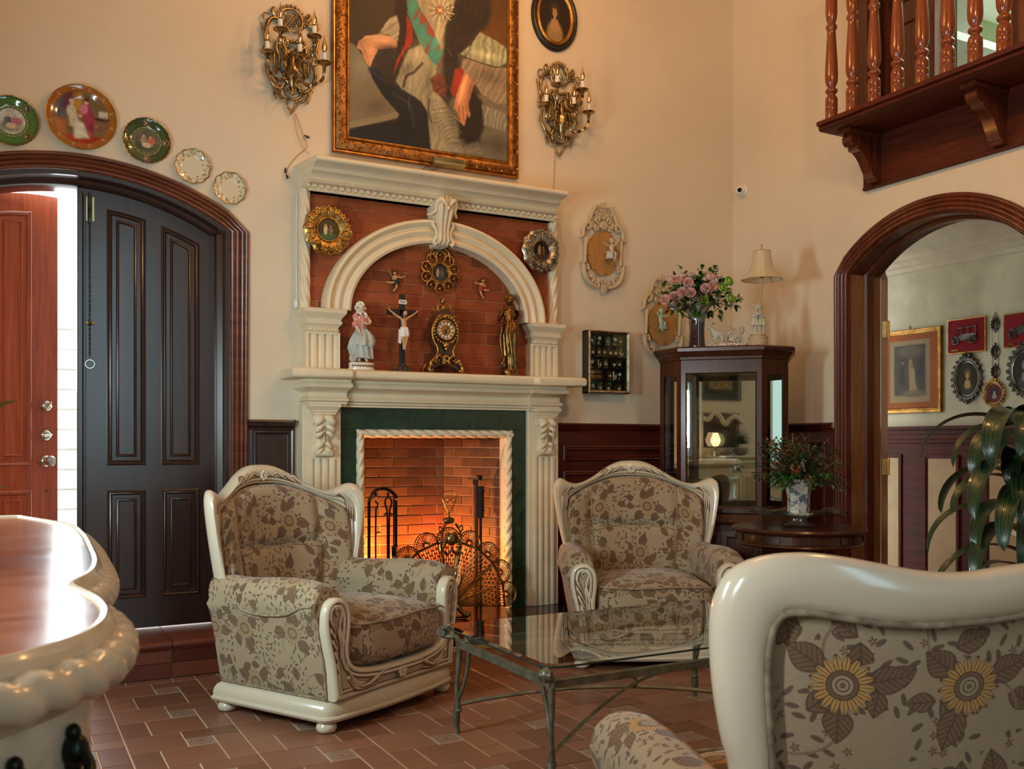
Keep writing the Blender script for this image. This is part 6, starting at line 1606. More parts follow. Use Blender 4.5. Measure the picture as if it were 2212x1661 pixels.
for px, py, R, met, lb, sc_, sd in ((710, 496, 0.142, 'gold', 'round gold rococo plaque with painted couple on the brick left of the arch', small_scene((60, 90, 60), (200, 180, 130), (50, 44, 30)), 1),
                               (1171, 541, 0.138, 'silver', 'round silver rococo plaque with painted figures on the brick right of the arch', small_scene((70, 50, 34), (150, 120, 84), (40, 34, 28)), 2)):
    q = onY(px, py, WY-0.13); t = thing('round_plaque', lb, 'plaque', (q.x, WY-0.112, q.z))
    b = MB(); rococo_disc(b, R, R*0.42, sd); b.build('frame', M[met], t, 60); oval_sheet('medallion', R*0.42, R*0.42, -0.010, sc_, M['enam'], t, 20, 40)
q = onY(949, 590, WY-0.06); t = thing('oval_plaque', 'pierced gold rococo plaque with dark painted medallion hanging inside the brick arch', 'plaque', (q.x, WY-0.058, q.z))
b = MB()
for k in range(10):
    a = k*2*PI/10+0.3; R = 0.098 if not (0.9 < a % (2*PI) < 2.3) else 0.11
    for sg in (-1, 1):
        pts = [((0.062+0.036*(1-math.cos(u))/1.0*0.9)*math.cos(a+sg*0.30*math.sin(u)), -0.012, (0.062+0.036*(1-math.cos(u))*0.9)*math.sin(a+sg*0.30*math.sin(u))) for u in np.linspace(0, PI, 10)]
        b.tube(pts, [0.005, 0.008, 0.006], 6)
    b.ell((R*math.cos(a), -0.012, R*math.sin(a)), 0.010, 7, 5); b.ell((0.075*math.cos(a+0.31), -0.014, 0.075*math.sin(a+0.31)), 0.009, 7, 5)
for r_, w in ((0.056, 0.007), (0.066, 0.005)): b.tube([(r_*math.cos(t2), -0.014, r_*math.sin(t2)) for t2 in np.linspace(0, 2*PI, 32, endpoint=False)], w, 6, closed=True)
for s in (-1, 1):
    scroll(b, [(s*0.065, -0.012, 0.075), (s*0.060, -0.014, 0.12), (s*0.036, -0.014, 0.145), (s*0.014, -0.014, 0.16), (s*0.020, -0.014, 0.175)], [0.006, 0.008, 0.006, 0.003], 20)
    scroll(b, [(s*0.03, -0.012, 0.09), (s*0.045, -0.014, 0.115), (s*0.025, -0.014, 0.125), (s*0.018, -0.014, 0.112)], 0.006, 14)
for k in range(9): b.ell((0.040*math.cos(k*0.39), -0.014, 0.10+0.030*math.sin(k*0.39)), 0.008, 6, 5)
b.build('frame', M['gold'], t, 60); oval_sheet('medallion', 0.052, 0.052, -0.010, small_scene((50, 54, 50), (170, 150, 120), (36, 40, 40)), M['enam'], t, 18, 32)

# ---- many-branched brass wall sconces
def make_sconce(label, loc):
    t = thing('wall_sconce', label, 'sconce', loc)
    b = MB(); y = -0.018
    def sc2(pts, r, n=28, yy=None, seg=8):
        for s in (-1, 1): b.tube(catmull([(s*p_[0], (p_[2] if len(p_) > 2 else (yy if yy is not None else y)), p_[1]) for p_ in pts], n), r, seg)
    sc2([(0.0, 0.285), (0.04, 0.272), (0.062, 0.235), (0.060, 0.19), (0.040, 0.160), (0.012, 0.155), (0.0, 0.165)], [0.007, 0.009, 0.008, 0.005], 30)
    for k in range(13):
        a = -0.2+k*(PI+0.4)/12; b.ell((0.078*math.cos(a), y, 0.215+0.085*math.sin(a)), (0.010, 0.008, 0.010), 7, 5); b.ell((0.067*math.cos(a+0.1), y, 0.215+0.074*math.sin(a+0.1)), 0.006, 6, 4)
    for k in range(-3, 4):
        for d in (-1, 1):
            x0 = k*0.020; P0 = (x0-d*0.030, 0.175); P1 = (x0+d*0.030, 0.262)
            if abs(x0) < 0.055: b.tube([(max(-0.055, min(0.055, P0[0])), y+0.004*d, P0[1]), (max(-0.055, min(0.055, P1[0])), y+0.004*d, P1[1])], 0.0028, 4)
    sc2([(0.058, 0.200), (0.085, 0.215), (0.115, 0.205), (0.136, 0.165), (0.138, 0.12), (0.125, 0.09)], [0.007, 0.012, 0.013, 0.010, 0.006], 30)
    sc2([(0.125, 0.09), (0.14, 0.06), (0.15, 0.10), (0.165, 0.15), (0.172, 0.17)], [0.008, 0.010, 0.007, 0.003], 20)
    sc2([(0.118, 0.08), (0.145, 0.05), (0.155, 0.01), (0.135, -0.01), (0.128, 0.02), (0.140, 0.028)], [0.007, 0.009, 0.007, 0.004], 26)
    sc2([(0.085, 0.225), (0.105, 0.245), (0.10, 0.27), (0.09, 0.255)], [0.010, 0.012, 0.006], 14)
    sc2([(0.14, 0.18), (0.158, 0.20), (0.15, 0.23), (0.125, 0.228)], [0.004, 0.005, 0.003], 14)
    sc2([(0.128, -0.02), (0.140, -0.07), (0.128, -0.115), (0.105, -0.155), (0.075, -0.178), (0.048, -0.170), (0.040, -0.145)], [0.008, 0.010, 0.009, 0.012, 0.010, 0.007], 34)
    sc2([(0.040, -0.145), (0.055, -0.165), (0.052, -0.20), (0.03, -0.222), (0.0, -0.228)], [0.010, 0.009, 0.008, 0.008], 20)
    sc2([(0.05, 0.05), (0.078, 0.08), (0.085, 0.04), (0.068, 0.0), (0.075, -0.06), (0.085, -0.10)], [0.008, 0.011, 0.009, 0.008], 30)
    sc2([(0.095, 0.02), (0.098, -0.09)], 0.0065, 6)
    sc2([(0.02, 0.09), (0.045, 0.105), (0.052, 0.07), (0.035, 0.04), (0.042, -0.02), (0.030, -0.07), (0.045, -0.11), (0.02, -0.14)], [0.010, 0.012, 0.010, 0.009, 0.008], 40, -0.032)
    for s in (-1, 1):        # ribbon and husk swags of small beads
        for pts in ([(s*0.103, -0.16), (s*0.098, -0.20), (s*0.090, -0.235)], [(s*0.085, -0.19), (s*0.062, -0.235), (s*0.035, -0.235), (s*0.030, -0.225)], [(s*0.032, -0.23), (s*0.020, -0.275), (0, -0.305)], [(s*0.12, 0.0), (s*0.128, -0.03)]):
            for q in catmull([(a, y, c) for a, c in pts], 9): b.ell(q, (0.0075, 0.006, 0.008), 6, 4)
        g = random.Random(4)
        for k in range(34):
            zz = g.uniform(-0.20, 0.13); xx = s*g.uniform(0.0, 0.075)*(1 if zz > -0.1 else 0.6); b.ell((xx, y-g.uniform(0.004, 0.02), zz), (g.uniform(0.006, 0.012),)*3, 6, 4)
    b.build('backplate', M['brass'], t, 60)
    b = MB(); b.at(0, -0.045, 0); b.lathe([(0.004, -0.215), (0.012, -0.205), (0.008, -0.185), (0.016, -0.165), (0.030, -0.12), (0.036, -0.085), (0.030, -0.05), (0.018, -0.03), (0.022, -0.015), (0.014, 0.0), (0.018, 0.02), (0.008, 0.035)], 16, wob=(8, 0.07)); b.at()
    b.build('urn_boss', M['brass'], t, 60)
    for cx_, cz_, pr in ((-0.095, 0.086, 0.15), (0.095, 0.086, 0.15), (-0.160, -0.040, 0.125), (0.160, -0.040, 0.125), (0.0, -0.052, 0.20)):
        sx = 1 if cx_ > 0 else (-1 if cx_ < 0 else 0)
        b = MB()
        if sx: pts = [(sx*0.03, -0.05, cz_-0.08), (cx_*0.55, -0.08, cz_-0.115), (cx_*0.92, -pr*0.9, cz_-0.085), (cx_, -pr, cz_-0.035), (cx_, -pr, cz_-0.012)]
        else: pts = [(0, -0.05, -0.10), (0, -0.11, -0.155), (0, -0.18, -0.145), (0, -0.20, -0.10), (0, -0.20, cz_-0.012)]
        b.tube(catmull(pts, 26), [0.008, 0.010, 0.008, 0.009, 0.007], 8, lobes=(4, 0.12), twist=0.3)
        b.tube(catmull([pts[1], (pts[1][0]*1.15, pts[1][1], pts[1][2]-0.025), (pts[1][0]*1.2, pts[1][1]-0.01, pts[1][2]-0.045)], 8), [0.006, 0.005, 0.002], 6)
        b.at(cx_, -pr, cz_); b.lathe([(0.006, -0.034), (0.012, -0.028), (0.007, -0.020), (0.014, -0.010), (0.010, -0.004), (0.020, 0.000), (0.036, 0.006), (0.041, 0.014), (0.038, 0.013), (0.020, 0.005), (0.012, 0.006)], 32, wob=(12, 0.04)); b.at()
        ar = b.build('arm', M['brass'], t, 60)
        b = MB(); b.at(cx_, -pr, cz_); b.lathe([(0.0125, 0.004), (0.0125, 0.066), (0.010, 0.068)], 16); b.at(); b.build('candle_sleeve', M['white'], ar)
        b = MB(); b.at(cx_, -pr, cz_); b.lathe([(0.0085, 0.066), (0.0085, 0.076)], 12); b.at(); b.build('lamp_socket', M['pewter'], ar)
        b = MB(); b.at(cx_, -pr, cz_); b.lathe([(0.008, 0.074), (0.014, 0.084), (0.0165, 0.096), (0.014, 0.112), (0.008, 0.130), (0.0035, 0.148), (0.0012, 0.166)], 16); b.at(); b.build('candle_bulb', M['bulb'], ar)
        b = MB(); b.tube([(cx_, -pr, cz_+0.082), (cx_+0.003, -pr, cz_+0.105)], 0.0012, 5); b.build('filament', emit('dim_filament', (1, 0.6, 0.3), 6) if 'dim_filament' not in bpy.data.materials else bpy.data.materials['dim_filament'], ar)
    return t
q = onY(627, 130, WY); make_sconce('ornate brass five-candle wall sconce left of the big painting', (q.x+0.0, WY, q.z))
q = onY(1205, 237, WY); make_sconce('ornate brass five-candle wall sconce right of the painting, below the oval portrait', (q.x, WY, q.z))
def wire(name, label, pts, m, r=0.0018, plugs=()):
    t = thing(name, label, 'wire', tuple(pts[0])); o0 = Vector(pts[0])
    b = MB(); b.tube(catmull([tuple(Vector(q)-o0) for q in pts], 40), r, 5); b.build('flex', m, t)
    for a, c in plugs:
        b = MB(); a = Vector(a)-o0; c = Vector(c)-o0; b.tube([a, lerp(a, c, 0.5), c], [0.003, 0.0065, 0.005], 6); b.build('connector', M['black'], t)
cop = simple('copper_flex', (0.42, 0.17, 0.08), 0.5)
a = lambda x, y, Y=WY-0.012: tuple(onY(x, y, Y))
wire('sconce_wire', 'loose copper coloured wire hanging from the left sconce beside the mantel cornice', [a(638, 246), a(650, 280), a(656, 300), a(662, 318), a(640, 338), a(622, 362), a(618, 380)], cop, plugs=((a(657, 292), a(668, 298)), (a(616, 362), a(617, 374)), (a(618, 376), a(622, 386))))
wire('sconce_wire', 'thin second wire strand hanging from the left sconce', [a(636, 246), a(640, 285), a(655, 322), a(668, 332)], cop, 0.0014)
wire('sconce_wire', 'thin wire dropping from the right sconce onto the mantel cornice', [a(1199, 325), a(1198, 360), a(1196, 398), (onY(1190, 404, WY-0.06).x, WY-0.06, 2.785), (onY(1160, 400, WY-0.06).x, WY-0.07, 2.784)], cop, plugs=(((onY(1205, 406, WY-0.08).x, WY-0.08, 2.786), (onY(1218, 409, WY-0.08).x, WY-0.08, 2.786)), ((onY(1150, 402, WY-0.08).x, WY-0.08, 2.786), (onY(1166, 403, WY-0.08).x, WY-0.08, 2.786))))
# cable and round white box on the left side of the overmantel
t = thing('cable_box', 'small white oval junction box with cable on the left side of the overmantel', 'junction box', (FX-0.852, WY-0.03, 1.99))
b = MB(); b.ell((0, 0, 0), (0.014, 0.022, 0.030), 14, 10); b.build('cover', M['white'], t); b = MB(); b.tube([(0.004, 0, 0.02), (0.002, 0.005, 0.3), (0.004, 0.0, 0.62)], 0.0035, 6); b.build('cable', M['white'], t)

# ---- cream plaster rococo wall brackets with a cherub on an oval board
def wall_bracket(label, loc, flip, tint):
    t = thing('rococo_wall_plaque', label, 'wall plaque', loc)
    b = MB(); b.prism(oval(40, 0.122, 0.152), -0.006, -0.020, 'XZ'); b.build('oval_board', wood('amber_board', (0.36, 0.17, 0.045), (0.50, 0.26, 0.08), 0.4), t).location = (0, 0, -0.03)
    b = MB(); y = -0.022
    def s2(pts, r, n=26):
        for s in (-1, 1): b.tube(catmull([(s*p_[0], y-(p_[2] if len(p_) > 2 else 0), p_[1]) for p_ in pts], n), r, 8)
    s2([(0.178, 0.062), (0.160, 0.075), (0.158, 0.115), (0.140, 0.150), (0.112, 0.165), (0.10, 0.14), (0.12, 0.12), (0.132, 0.135)], [0.010, 0.016, 0.015, 0.012, 0.009], 34)
    s2([(0.11, 0.165), (0.10, 0.20), (0.085, 0.24), (0.062, 0.27), (0.058, 0.285)], [0.010, 0.014, 0.012, 0.010], 20)
    s2([(0.178, -0.108), (0.160, -0.115), (0.155, -0.16), (0.138, -0.205), (0.105, -0.240), (0.065, -0.258), (0.03, -0.262)], [0.010, 0.018, 0.018, 0.016, 0.013, 0.010], 36)
    s2([(0.15, -0.13), (0.118, -0.15), (0.122, -0.118), (0.14, -0.125)], 0.009, 18); s2([(0.09, -0.235), (0.075, -0.20), (0.095, -0.19), (0.10, -0.205)], 0.010, 18); s2([(0.03, -0.26), (0.04, -0.225), (0.015, -0.215), (0.018, -0.235)], 0.009, 16)
    s2([(0.04, 0.165), (0.06, 0.185), (0.035, 0.20), (0.03, 0.18)], 0.008, 14); s2([(0.075, 0.14), (0.06, 0.12), (0.04, 0.13), (0.055, 0.145)], 0.009, 14)
    for s in (-1, 1):
        b.tube([(s*0.142, y, -0.108), (s*0.142, y, 0.062)], 0.0125, 10, lobes=(3, 0.15), twist=0.9); b.ell((s*0.178, y, 0.060), 0.009); b.ell((s*0.178, y, -0.108), 0.009)
        for k in range(9): b.ell((s*(0.055+0.055*math.cos(k*0.7)), y-0.006, 0.185+0.045*math.sin(k*0.7)), (0.010, 0.009, 0.012), 7, 5)
        for k in range(5): b.ell((s*(0.10+0.012*math.cos(k*1.3)), y-0.004, -0.235+0.012*math.sin(k*1.3)), 0.008, 7, 5)
    for k in range(20):
        a_ = k*0.6; r_ = 0.008+k*0.0012; b.ell((r_*math.cos(a_), y-0.008, 0.155+r_*math.sin(a_)*0.8), (0.009, 0.008, 0.009), 7, 5)
    b.ell((0, y, -0.275), (0.022, 0.014, 0.034)); 
    for s in (-1, 0, 1): b.tube([(s*0.010, y-0.010, -0.24), (s*0.018, y-0.014, -0.275), (s*0.004, y-0.006, -0.308)], [0.004, 0.007, 0.003], 6)
    b.tube([(-0.060, y, 0.275), (0.060, y, 0.275)], 0.008, 8); b.tube([(-0.045, y, 0.205), (0.045, y, 0.205)], 0.006, 8)
    for x in (-0.018, -0.006, 0.006, 0.018): b.tube([(x, y, 0.205), (x, y, 0.275)], 0.0032, 6)
    for x, z in ((-0.016, 0.298), (0, 0.308), (0.016, 0.298)): b.tube([(x, y, 0.275), (x, y, z)], 0.0018, 5); b.ell((x, y, z), 0.0055, 8, 6)
    b.build('scrolled_surround', M['aged'], t, 60)
    b = MB()
    for k in range(8): a_ = k*PI/4+0.2; b.ell((0.112*math.cos(a_), -0.021, -0.03+0.142*math.sin(a_)), 0.004, 6, 4)
    b.build('nail_heads', M['black'], t)
    b = MB(); b.at(0.028*flip, -0.055, -0.045); b.lathe([(0.030, -0.030), (0.034, -0.026), (0.026, -0.018), (0.024, 0.012), (0.030, 0.020), (0.02, 0.024)], 20); b.at(); b.build('drum_seat', tint, t, 60)
    figure('cherub_figure', tint, t, 0.155, dict(pelvis=(0.28*flip, -0.33, -0.15), chest=(0.30*flip, -0.35, 0.08), neck=(0.30*flip, -0.36, 0.17), head=(0.28*flip, -0.38, 0.30), face=(-0.3*flip, -1, -0.1),
        arms=[[(0.18*flip, -0.35, 0.12), (0.02*flip, -0.42, 0.08), (-0.10*flip, -0.42, 0.14), (-0.15*flip, -0.42, 0.17)], [(0.40*flip, -0.35, 0.12), (0.50*flip, -0.38, 0.18), (0.42*flip, -0.40, 0.30), (0.38*flip, -0.40, 0.34)]],
        legs=[[(0.22*flip, -0.38, -0.18), (0.18*flip, -0.55, -0.22), (0.24*flip, -0.50, -0.42), (0.22*flip, -0.56, -0.48)], [(0.36*flip, -0.38, -0.18), (0.38*flip, -0.55, -0.26), (0.34*flip, -0.50, -0.50), (0.30*flip, -0.56, -0.58)]]), fat=1.2, child=True)
    b = MB(); curls(b, (0.0434*flip, -0.055, 0.052), 0.013, 24, 0.36, 6); b.build('cherub_curls', tint, t, 60)
q = onY(1303, 537, WY-0.02); wall_bracket('cream rococo wall plaque with amber oval board and grey cherub, upper one right of fireplace', (q.x, WY, q.z), 1, M['bisque'])
q = onY(1432, 690, WY-0.02); wall_bracket('matching cream rococo wall plaque half hidden behind the rose bouquet, with pale green cherub', (q.x, WY, q.z), -1, carved('pale_green_bisque', (0.40, 0.58, 0.46), (0.12, 0.18, 0.14), 0.5, 0.1))

# ---- shadow box of miniature clocks
sb = thing('shadow_box', 'black shelved shadow box in metallic frame holding miniature clocks', 'display box', (3.5675, WY, 1.741))
w, h, dp = 0.325, 0.414, 0.078
b = MB(); b.bx(-w/2, w/2, -0.008, 0, -h/2, h/2); 
for x0, x1, z0, z1 in ((-w/2, -w/2+0.008, -h/2, h/2), (w/2-0.008, w/2, -h/2, h/2), (-w/2, w/2, -h/2, -h/2+0.008), (-w/2, w/2, h/2-0.008, h/2)): b.bx(x0, x1, -dp+0.006, 0, z0, z1)
b.build('case', M['black'], sb)
b = MB(); ringframe(b, rect(-w/2, w/2, -h/2, h/2), [(0, 0), (0, 0.010), (0.006, 0.013), (0.018, 0.006), (0.020, 0)], 'XZ', -dp+0.006, -1); b.build('metal_frame', metal('iridescent_frame', (0.50, 0.42, 0.28), 0.3, 0.6, 0.8, 60), sb, 30)
rows_z = [h/2-0.014-0.0775*(k+1) for k in range(5)]
for z in rows_z[:-1]:
    b = MB(); b.bx(-w/2+0.008, w/2-0.008, -0.062, -0.008, z-0.0025, z, 0.0005); b.build('shelf', M['black'], sb)
rows_z[-1] = -h/2+0.008
lay = [[-0.118, -0.058, 0.012, 0.068, 0.112], [-0.112, -0.060, -0.018, 0.030, 0.072, 0.115], [-0.118, -0.060, -0.006, 0.062, 0.104], [-0.082, 0.026, 0.062, 0.106], [-0.110, -0.052, 0.014, 0.098]]
rown = ['top row', 'second row', 'third row', 'fourth row', 'bottom row']; ordn = ['first', 'second', 'third', 'fourth', 'fifth', 'sixth']
dialm = simple('cream_dial', (0.74, 0.72, 0.62), 0.4); teal = simple('teal_enamel', (0.05, 0.42, 0.32), 0.3)
g = random.Random(12)
for r_, (z, xs) in enumerate(zip(rows_z, lay)):
    for k, x in enumerate(xs):
        met = g.choice(['silver', 'silver', 'gold', 'brass']); kind = g.randrange(4)
        t = thing('miniature_clock', f'tiny {"gilt" if met == "gold" else "brass" if met == "brass" else "silvery"} miniature clock, {ordn[k]} from the left on the {rown[r_]} of the shadow box', 'miniature clock', (3.5675+x, WY-0.040, 1.741+z), group='miniature clocks in the shadow box'); t.scale = (1.22, 1.1, 1.22)
        b = MB(); s_ = g.uniform(0.85, 1.1)
        if r_ == 3 and k == 0:
            b.bx(-0.040, 0.040, -0.006, 0.006, 0, 0.026, 0.002); b.bx(-0.038, 0.038, -0.006, 0.006, 0.028, 0.054, 0.002)
            for q_ in range(12): b.ell((-0.012+q_ % 6*0.008, -0.007, 0.012+(q_//6)*0.028), 0.0028, 6, 4)
            hz = 0.040; cx_ = -0.028; dr = 0.009
        elif kind == 0: b.bx(-0.014, 0.014, -0.006, 0.006, 0, 0.006, 0.001); b.tube([(0, 0, 0.005), (0, 0, 0.02)], 0.004, 6); hz = 0.034*s_; cx_ = 0; dr = 0.011
        elif kind == 1: b.prism([(-0.016, 0), (0.016, 0), (0.013, 0.03), (0.017, 0.036), (0, 0.052), (-0.017, 0.036), (-0.013, 0.03)], -0.006, 0.006, 'XZ'); hz = 0.024; cx_ = 0; dr = 0.009
        elif kind == 2:
            for sx in (-1, 1): b.tube(catmull([(sx*0.004, 0, 0.04), (sx*0.018, 0, 0.032), (sx*0.014, 0, 0.012), (sx*0.020, 0, 0.0)], 10), 0.004, 6)
            hz = 0.022; cx_ = 0; dr = 0.010
        else: b.lathe([(0.016, 0), (0.014, 0.005), (0.006, 0.010), (0.010, 0.025), (0.006, 0.045), (0.002, 0.054)], 10); b.ell((0.012, -0.004, 0.03), 0.007, 7, 5); hz = 0.018; cx_ = 0.006; dr = 0.009
        for q_ in range(7): b.ell((g.uniform(-0.016, 0.016), -0.004, g.uniform(0.004, 0.048)), g.uniform(0.002, 0.0042), 6, 4)
        b.tube([(cx_+dr*math.cos(a_), -0.0075, hz+dr*math.sin(a_)) for a_ in np.linspace(0, 2*PI, 14, endpoint=False)], 0.0022, 5, closed=True)
        b.build('case', M[met], t, 60)
        b = MB(); b.at(cx_, -0.006, hz, rx=PI/2); b.lathe([(dr, 0), (dr, 0.001), (0.0005, 0.0016)], 14); b.at(); b.build('dial', teal if (r_, k) in ((0, 2),) else dialm, t)
for k, x in enumerate((-0.083, -0.020, 0.048)):
    b = MB(); b.bx(x-0.012, x+0.012, -0.0095, -0.0085, -h/2+0.012, -h/2+0.078); b.build('teal_backing', teal, sb)
b = MB(); b.bx(-w/2+0.018, w/2-0.018, -dp+0.008, -dp+0.010, -h/2+0.018, h/2-0.018); b.build('glass_front', M['pane'], sb)

# ---- security camera near the corner
q = onX(1600, 411, WX-0.03); t = thing('security_camera', 'small white dome security camera with black lens on the right wall near the corner', 'camera', (WX, q.y, q.z))
b = MB(); b.at(0, 0, 0, ry=-PI/2); b.lathe([(0.040, 0), (0.040, 0.012), (0.034, 0.020), (0.02, 0.022)], 24); b.at(); b.build('mount', M['white'], t)
b = MB(); b.ell((-0.038, -0.006, -0.004), (0.034, 0.034, 0.034), 20, 14); hd = b.build('head', M['white'], t)
d = Vector((-0.75, -0.62, -0.14)).normalized(); b = MB(); c0 = Vector((-0.038, -0.006, -0.004)); b.tube([c0+d*0.020, c0+d*0.036], [0.024, 0.022], 20); b.build('lens_ring', M['white'], hd)
b = MB(); b.tube([c0+d*0.030, c0+d*0.0385], [0.018, 0.016], 20); b.build('lens', simple('lens_black', (0.004, 0.004, 0.005), 0.08), hd)

# ---- pictures on the far wall of the side room
def onfar(px, py, dx=0.01): q = onX(px, py, AX-dx); return q
def fthing(name, label, cat, px, py, group=None):
    q = onfar(px, py); return thing(name, label, cat, (AX, q.y, q.z), rz=-PI/2, group=group)   # local x runs towards the camera side, -y out of the wall
q0 = onfar(1900, 720); q1 = onfar(2035, 703); q2 = onfar(2035, 890)
W_ = abs(q1.y-q0.y)+0.0; H_ = q1.z-q2.z; cyy = (q0.y+q1.y)/2; czz = (q1.z+q2.z)/2
fp = thing('framed_print', 'gold framed sepia print of a peddler with orange mat on the side room wall', 'picture', (AX, cyy, czz), rz=-PI/2)
b = MB(); ringframe(b, rect(-W_/2, W_/2, -H_/2, H_/2), [(0, 0), (0, 0.020), (0.006, 0.026), (0.020, 0.022), (0.026, 0.016), (0.034, 0.018), (0.040, 0.010)], 'XZ', 0, -1); b.build('frame', M['goldframe'], fp, 30)
b = MB(); b.bx(-W_/2+0.03, W_/2-0.03, -0.010, -0.004, -H_/2+0.03, H_/2-0.03); b.build('orange_mat', simple('orange_mat', (0.36, 0.095, 0.020), 0.8), fp)
n1, n2 = 60, 76; a1 = np.linspace(-1, 1, n1); a2 = np.linspace(-1, 1, n2); XX, ZZ = np.meshgrid(a1, a2, indexing='ij')
p = Paint(XX, ZZ, (150, 124, 82)); p.poly([(-0.78, -0.78), (0.78, -0.78), (0.78, 0.84), (-0.78, 0.84)], (66, 54, 36), 0.02)
p.ell((0, 0.65), (0.6, 0.18), (96, 82, 58), 0.5); p.ell((0.2, -0.72), (0.6, 0.12), (110, 90, 58), 0.5); p.line([(0, 0.7), (0.06, 0.45)], 0.03, (70, 60, 44))
p.poly([(-0.05, 0.1), (0.22, 0.1), (0.36, -0.62), (-0.02, -0.62)], (150, 126, 84), 0.04, 0.1, 0.1); p.ell((0.05, 0.2), (0.12, 0.14), (128, 104, 70)); p.ell((0.03, 0.36), (0.07, 0.07), (160, 124, 88)); p.ell((0.03, 0.42), (0.1, 0.05), (90, 76, 52))
p.poly([(-0.5, 0.15), (-0.3, 0.2), (-0.22, -0.45), (-0.52, -0.4)], (44, 32, 22), 0.03); p.ell((-0.35, 0.3), (0.07, 0.06), (120, 90, 60)); p.ell((-0.36, 0.36), (0.12, 0.03), (36, 26, 18)); p.ell((0.55, 0.1), (0.16, 0.35), (48, 38, 28), 0.4)
sheet('print', np.stack([XX*(W_/2-0.105), np.full_like(XX, -0.0108), ZZ*(H_/2-0.085)], 2), p.rgb(), M['print'], fp)
b = MB(); b.tube([(0.0, -0.006, H_/2), (-0.004, -0.006, H_/2+0.03)], 0.003, 5); b.build('hook', M['black'], fp)
def car_plaque(label, px0, px1, py0, py1, shape):
    a_, c_ = onfar(px0, py0), onfar(px1, py0); e = onfar(px0, py1); w_, h_ = abs(a_.y-c_.y), a_.z-e.z
    t = thing('car_plaque', label, 'plaque', (AX, (a_.y+c_.y)/2, (a_.z+e.z)/2+0.012), rz=-PI/2, group='red velvet vintage car plaques')
    b = MB(); b.bx(-w_/2, w_/2, -0.016, 0, -h_/2, h_/2, 0.002); b.build('velvet_board', M['velvet'], t)
    b = MB(); ringframe(b, rect(-w_/2, w_/2, -h_/2, h_/2), [(-0.004, 0), (-0.004, 0.018), (0.003, 0.018), (0.003, 0.015)], 'XZ', 0, -1); b.build('gilt_edge', M['goldframe'], t)
    b = MB(); y = -0.030; k = w_/0.30
    for x in (-0.075*k, 0.062*k):
        for dy in (0, 0.012):
            b.tube([(x+0.024*k*math.cos(q_)-dy*1.4, y+dy, -0.035*k+0.024*k*math.sin(q_)) for q_ in np.linspace(0, 2*PI, 16, endpoint=False)], 0.0040*k, 6, closed=True)
        for q_ in range(6): b.tube([(x, y, -0.035*k), (x+0.023*k*math.cos(q_*PI/3), y, -0.035*k+0.023*k*math.sin(q_*PI/3))], 0.0018*k, 4)
    if shape == 0:
        b.prism([(-0.10*k, -0.030*k), (0.085*k, -0.030*k), (0.085*k, 0.012*k), (-0.035*k, 0.012*k), (-0.045*k, 0.0), (-0.098*k, 0.0)], y+0.004, y+0.016, 'XZ')
        b.prism([(-0.055*k, 0.052*k), (0.085*k, 0.056*k), (0.088*k, 0.064*k), (-0.058*k, 0.060*k)], y+0.002, y+0.016, 'XZ')
        for x in (-0.05, -0.035, 0.02, 0.08): b.tube([(x*k, y+0.006, 0.01*k), (x*k, y+0.006, 0.056*k)], 0.0028*k, 5)
        b.tube([(-0.05*k, y+0.004, 0.055*k), (-0.10*k, y+0.004, 0.0)], 0.002*k, 5)
    else:
        b.prism([(-0.11*k, -0.030*k), (0.10*k, -0.030*k), (0.11*k, 0.0), (0.05*k, 0.020*k), (-0.02*k, 0.026*k), (-0.10*k, 0.010*k)], y+0.004, y+0.016, 'XZ')
        b.tube([(0.0, y, 0.025*k), (-0.008*k, y, 0.048*k)], 0.003*k, 5); b.ell((0.03*k, y, 0.03*k), (0.02*k, 0.008, 0.012*k))
    b.ell((-0.102*k, y, -0.012*k), 0.008*k, 8, 6); b.tube(catmull([(-0.11*k, y+0.004, -0.02*k), (-0.075*k, y+0.004, 0.0), (-0.04*k, y+0.004, -0.03*k), (0.03*k, y+0.004, -0.03*k), (0.062*k, y+0.004, -0.002*k), (0.095*k, y+0.004, -0.02*k)], 24), 0.003*k, 5)
    b.build('pewter_car', M['pewter'], t, 50)
    b = MB(); b.bx(-w_/2+0.03, -w_/2+0.09, -0.019, -0.015, -h_/2+0.014, -h_/2+0.026); b.build('name_strip', M['bronze'], t)
car_plaque('red velvet plaque with pewter open-top vintage car nearest the framed print', 2049, 2129, 697, 768, 0)
car_plaque('red velvet plaque with low pewter vintage roadster cut by the picture edge', 2170, 2258, 684, 755, 1)
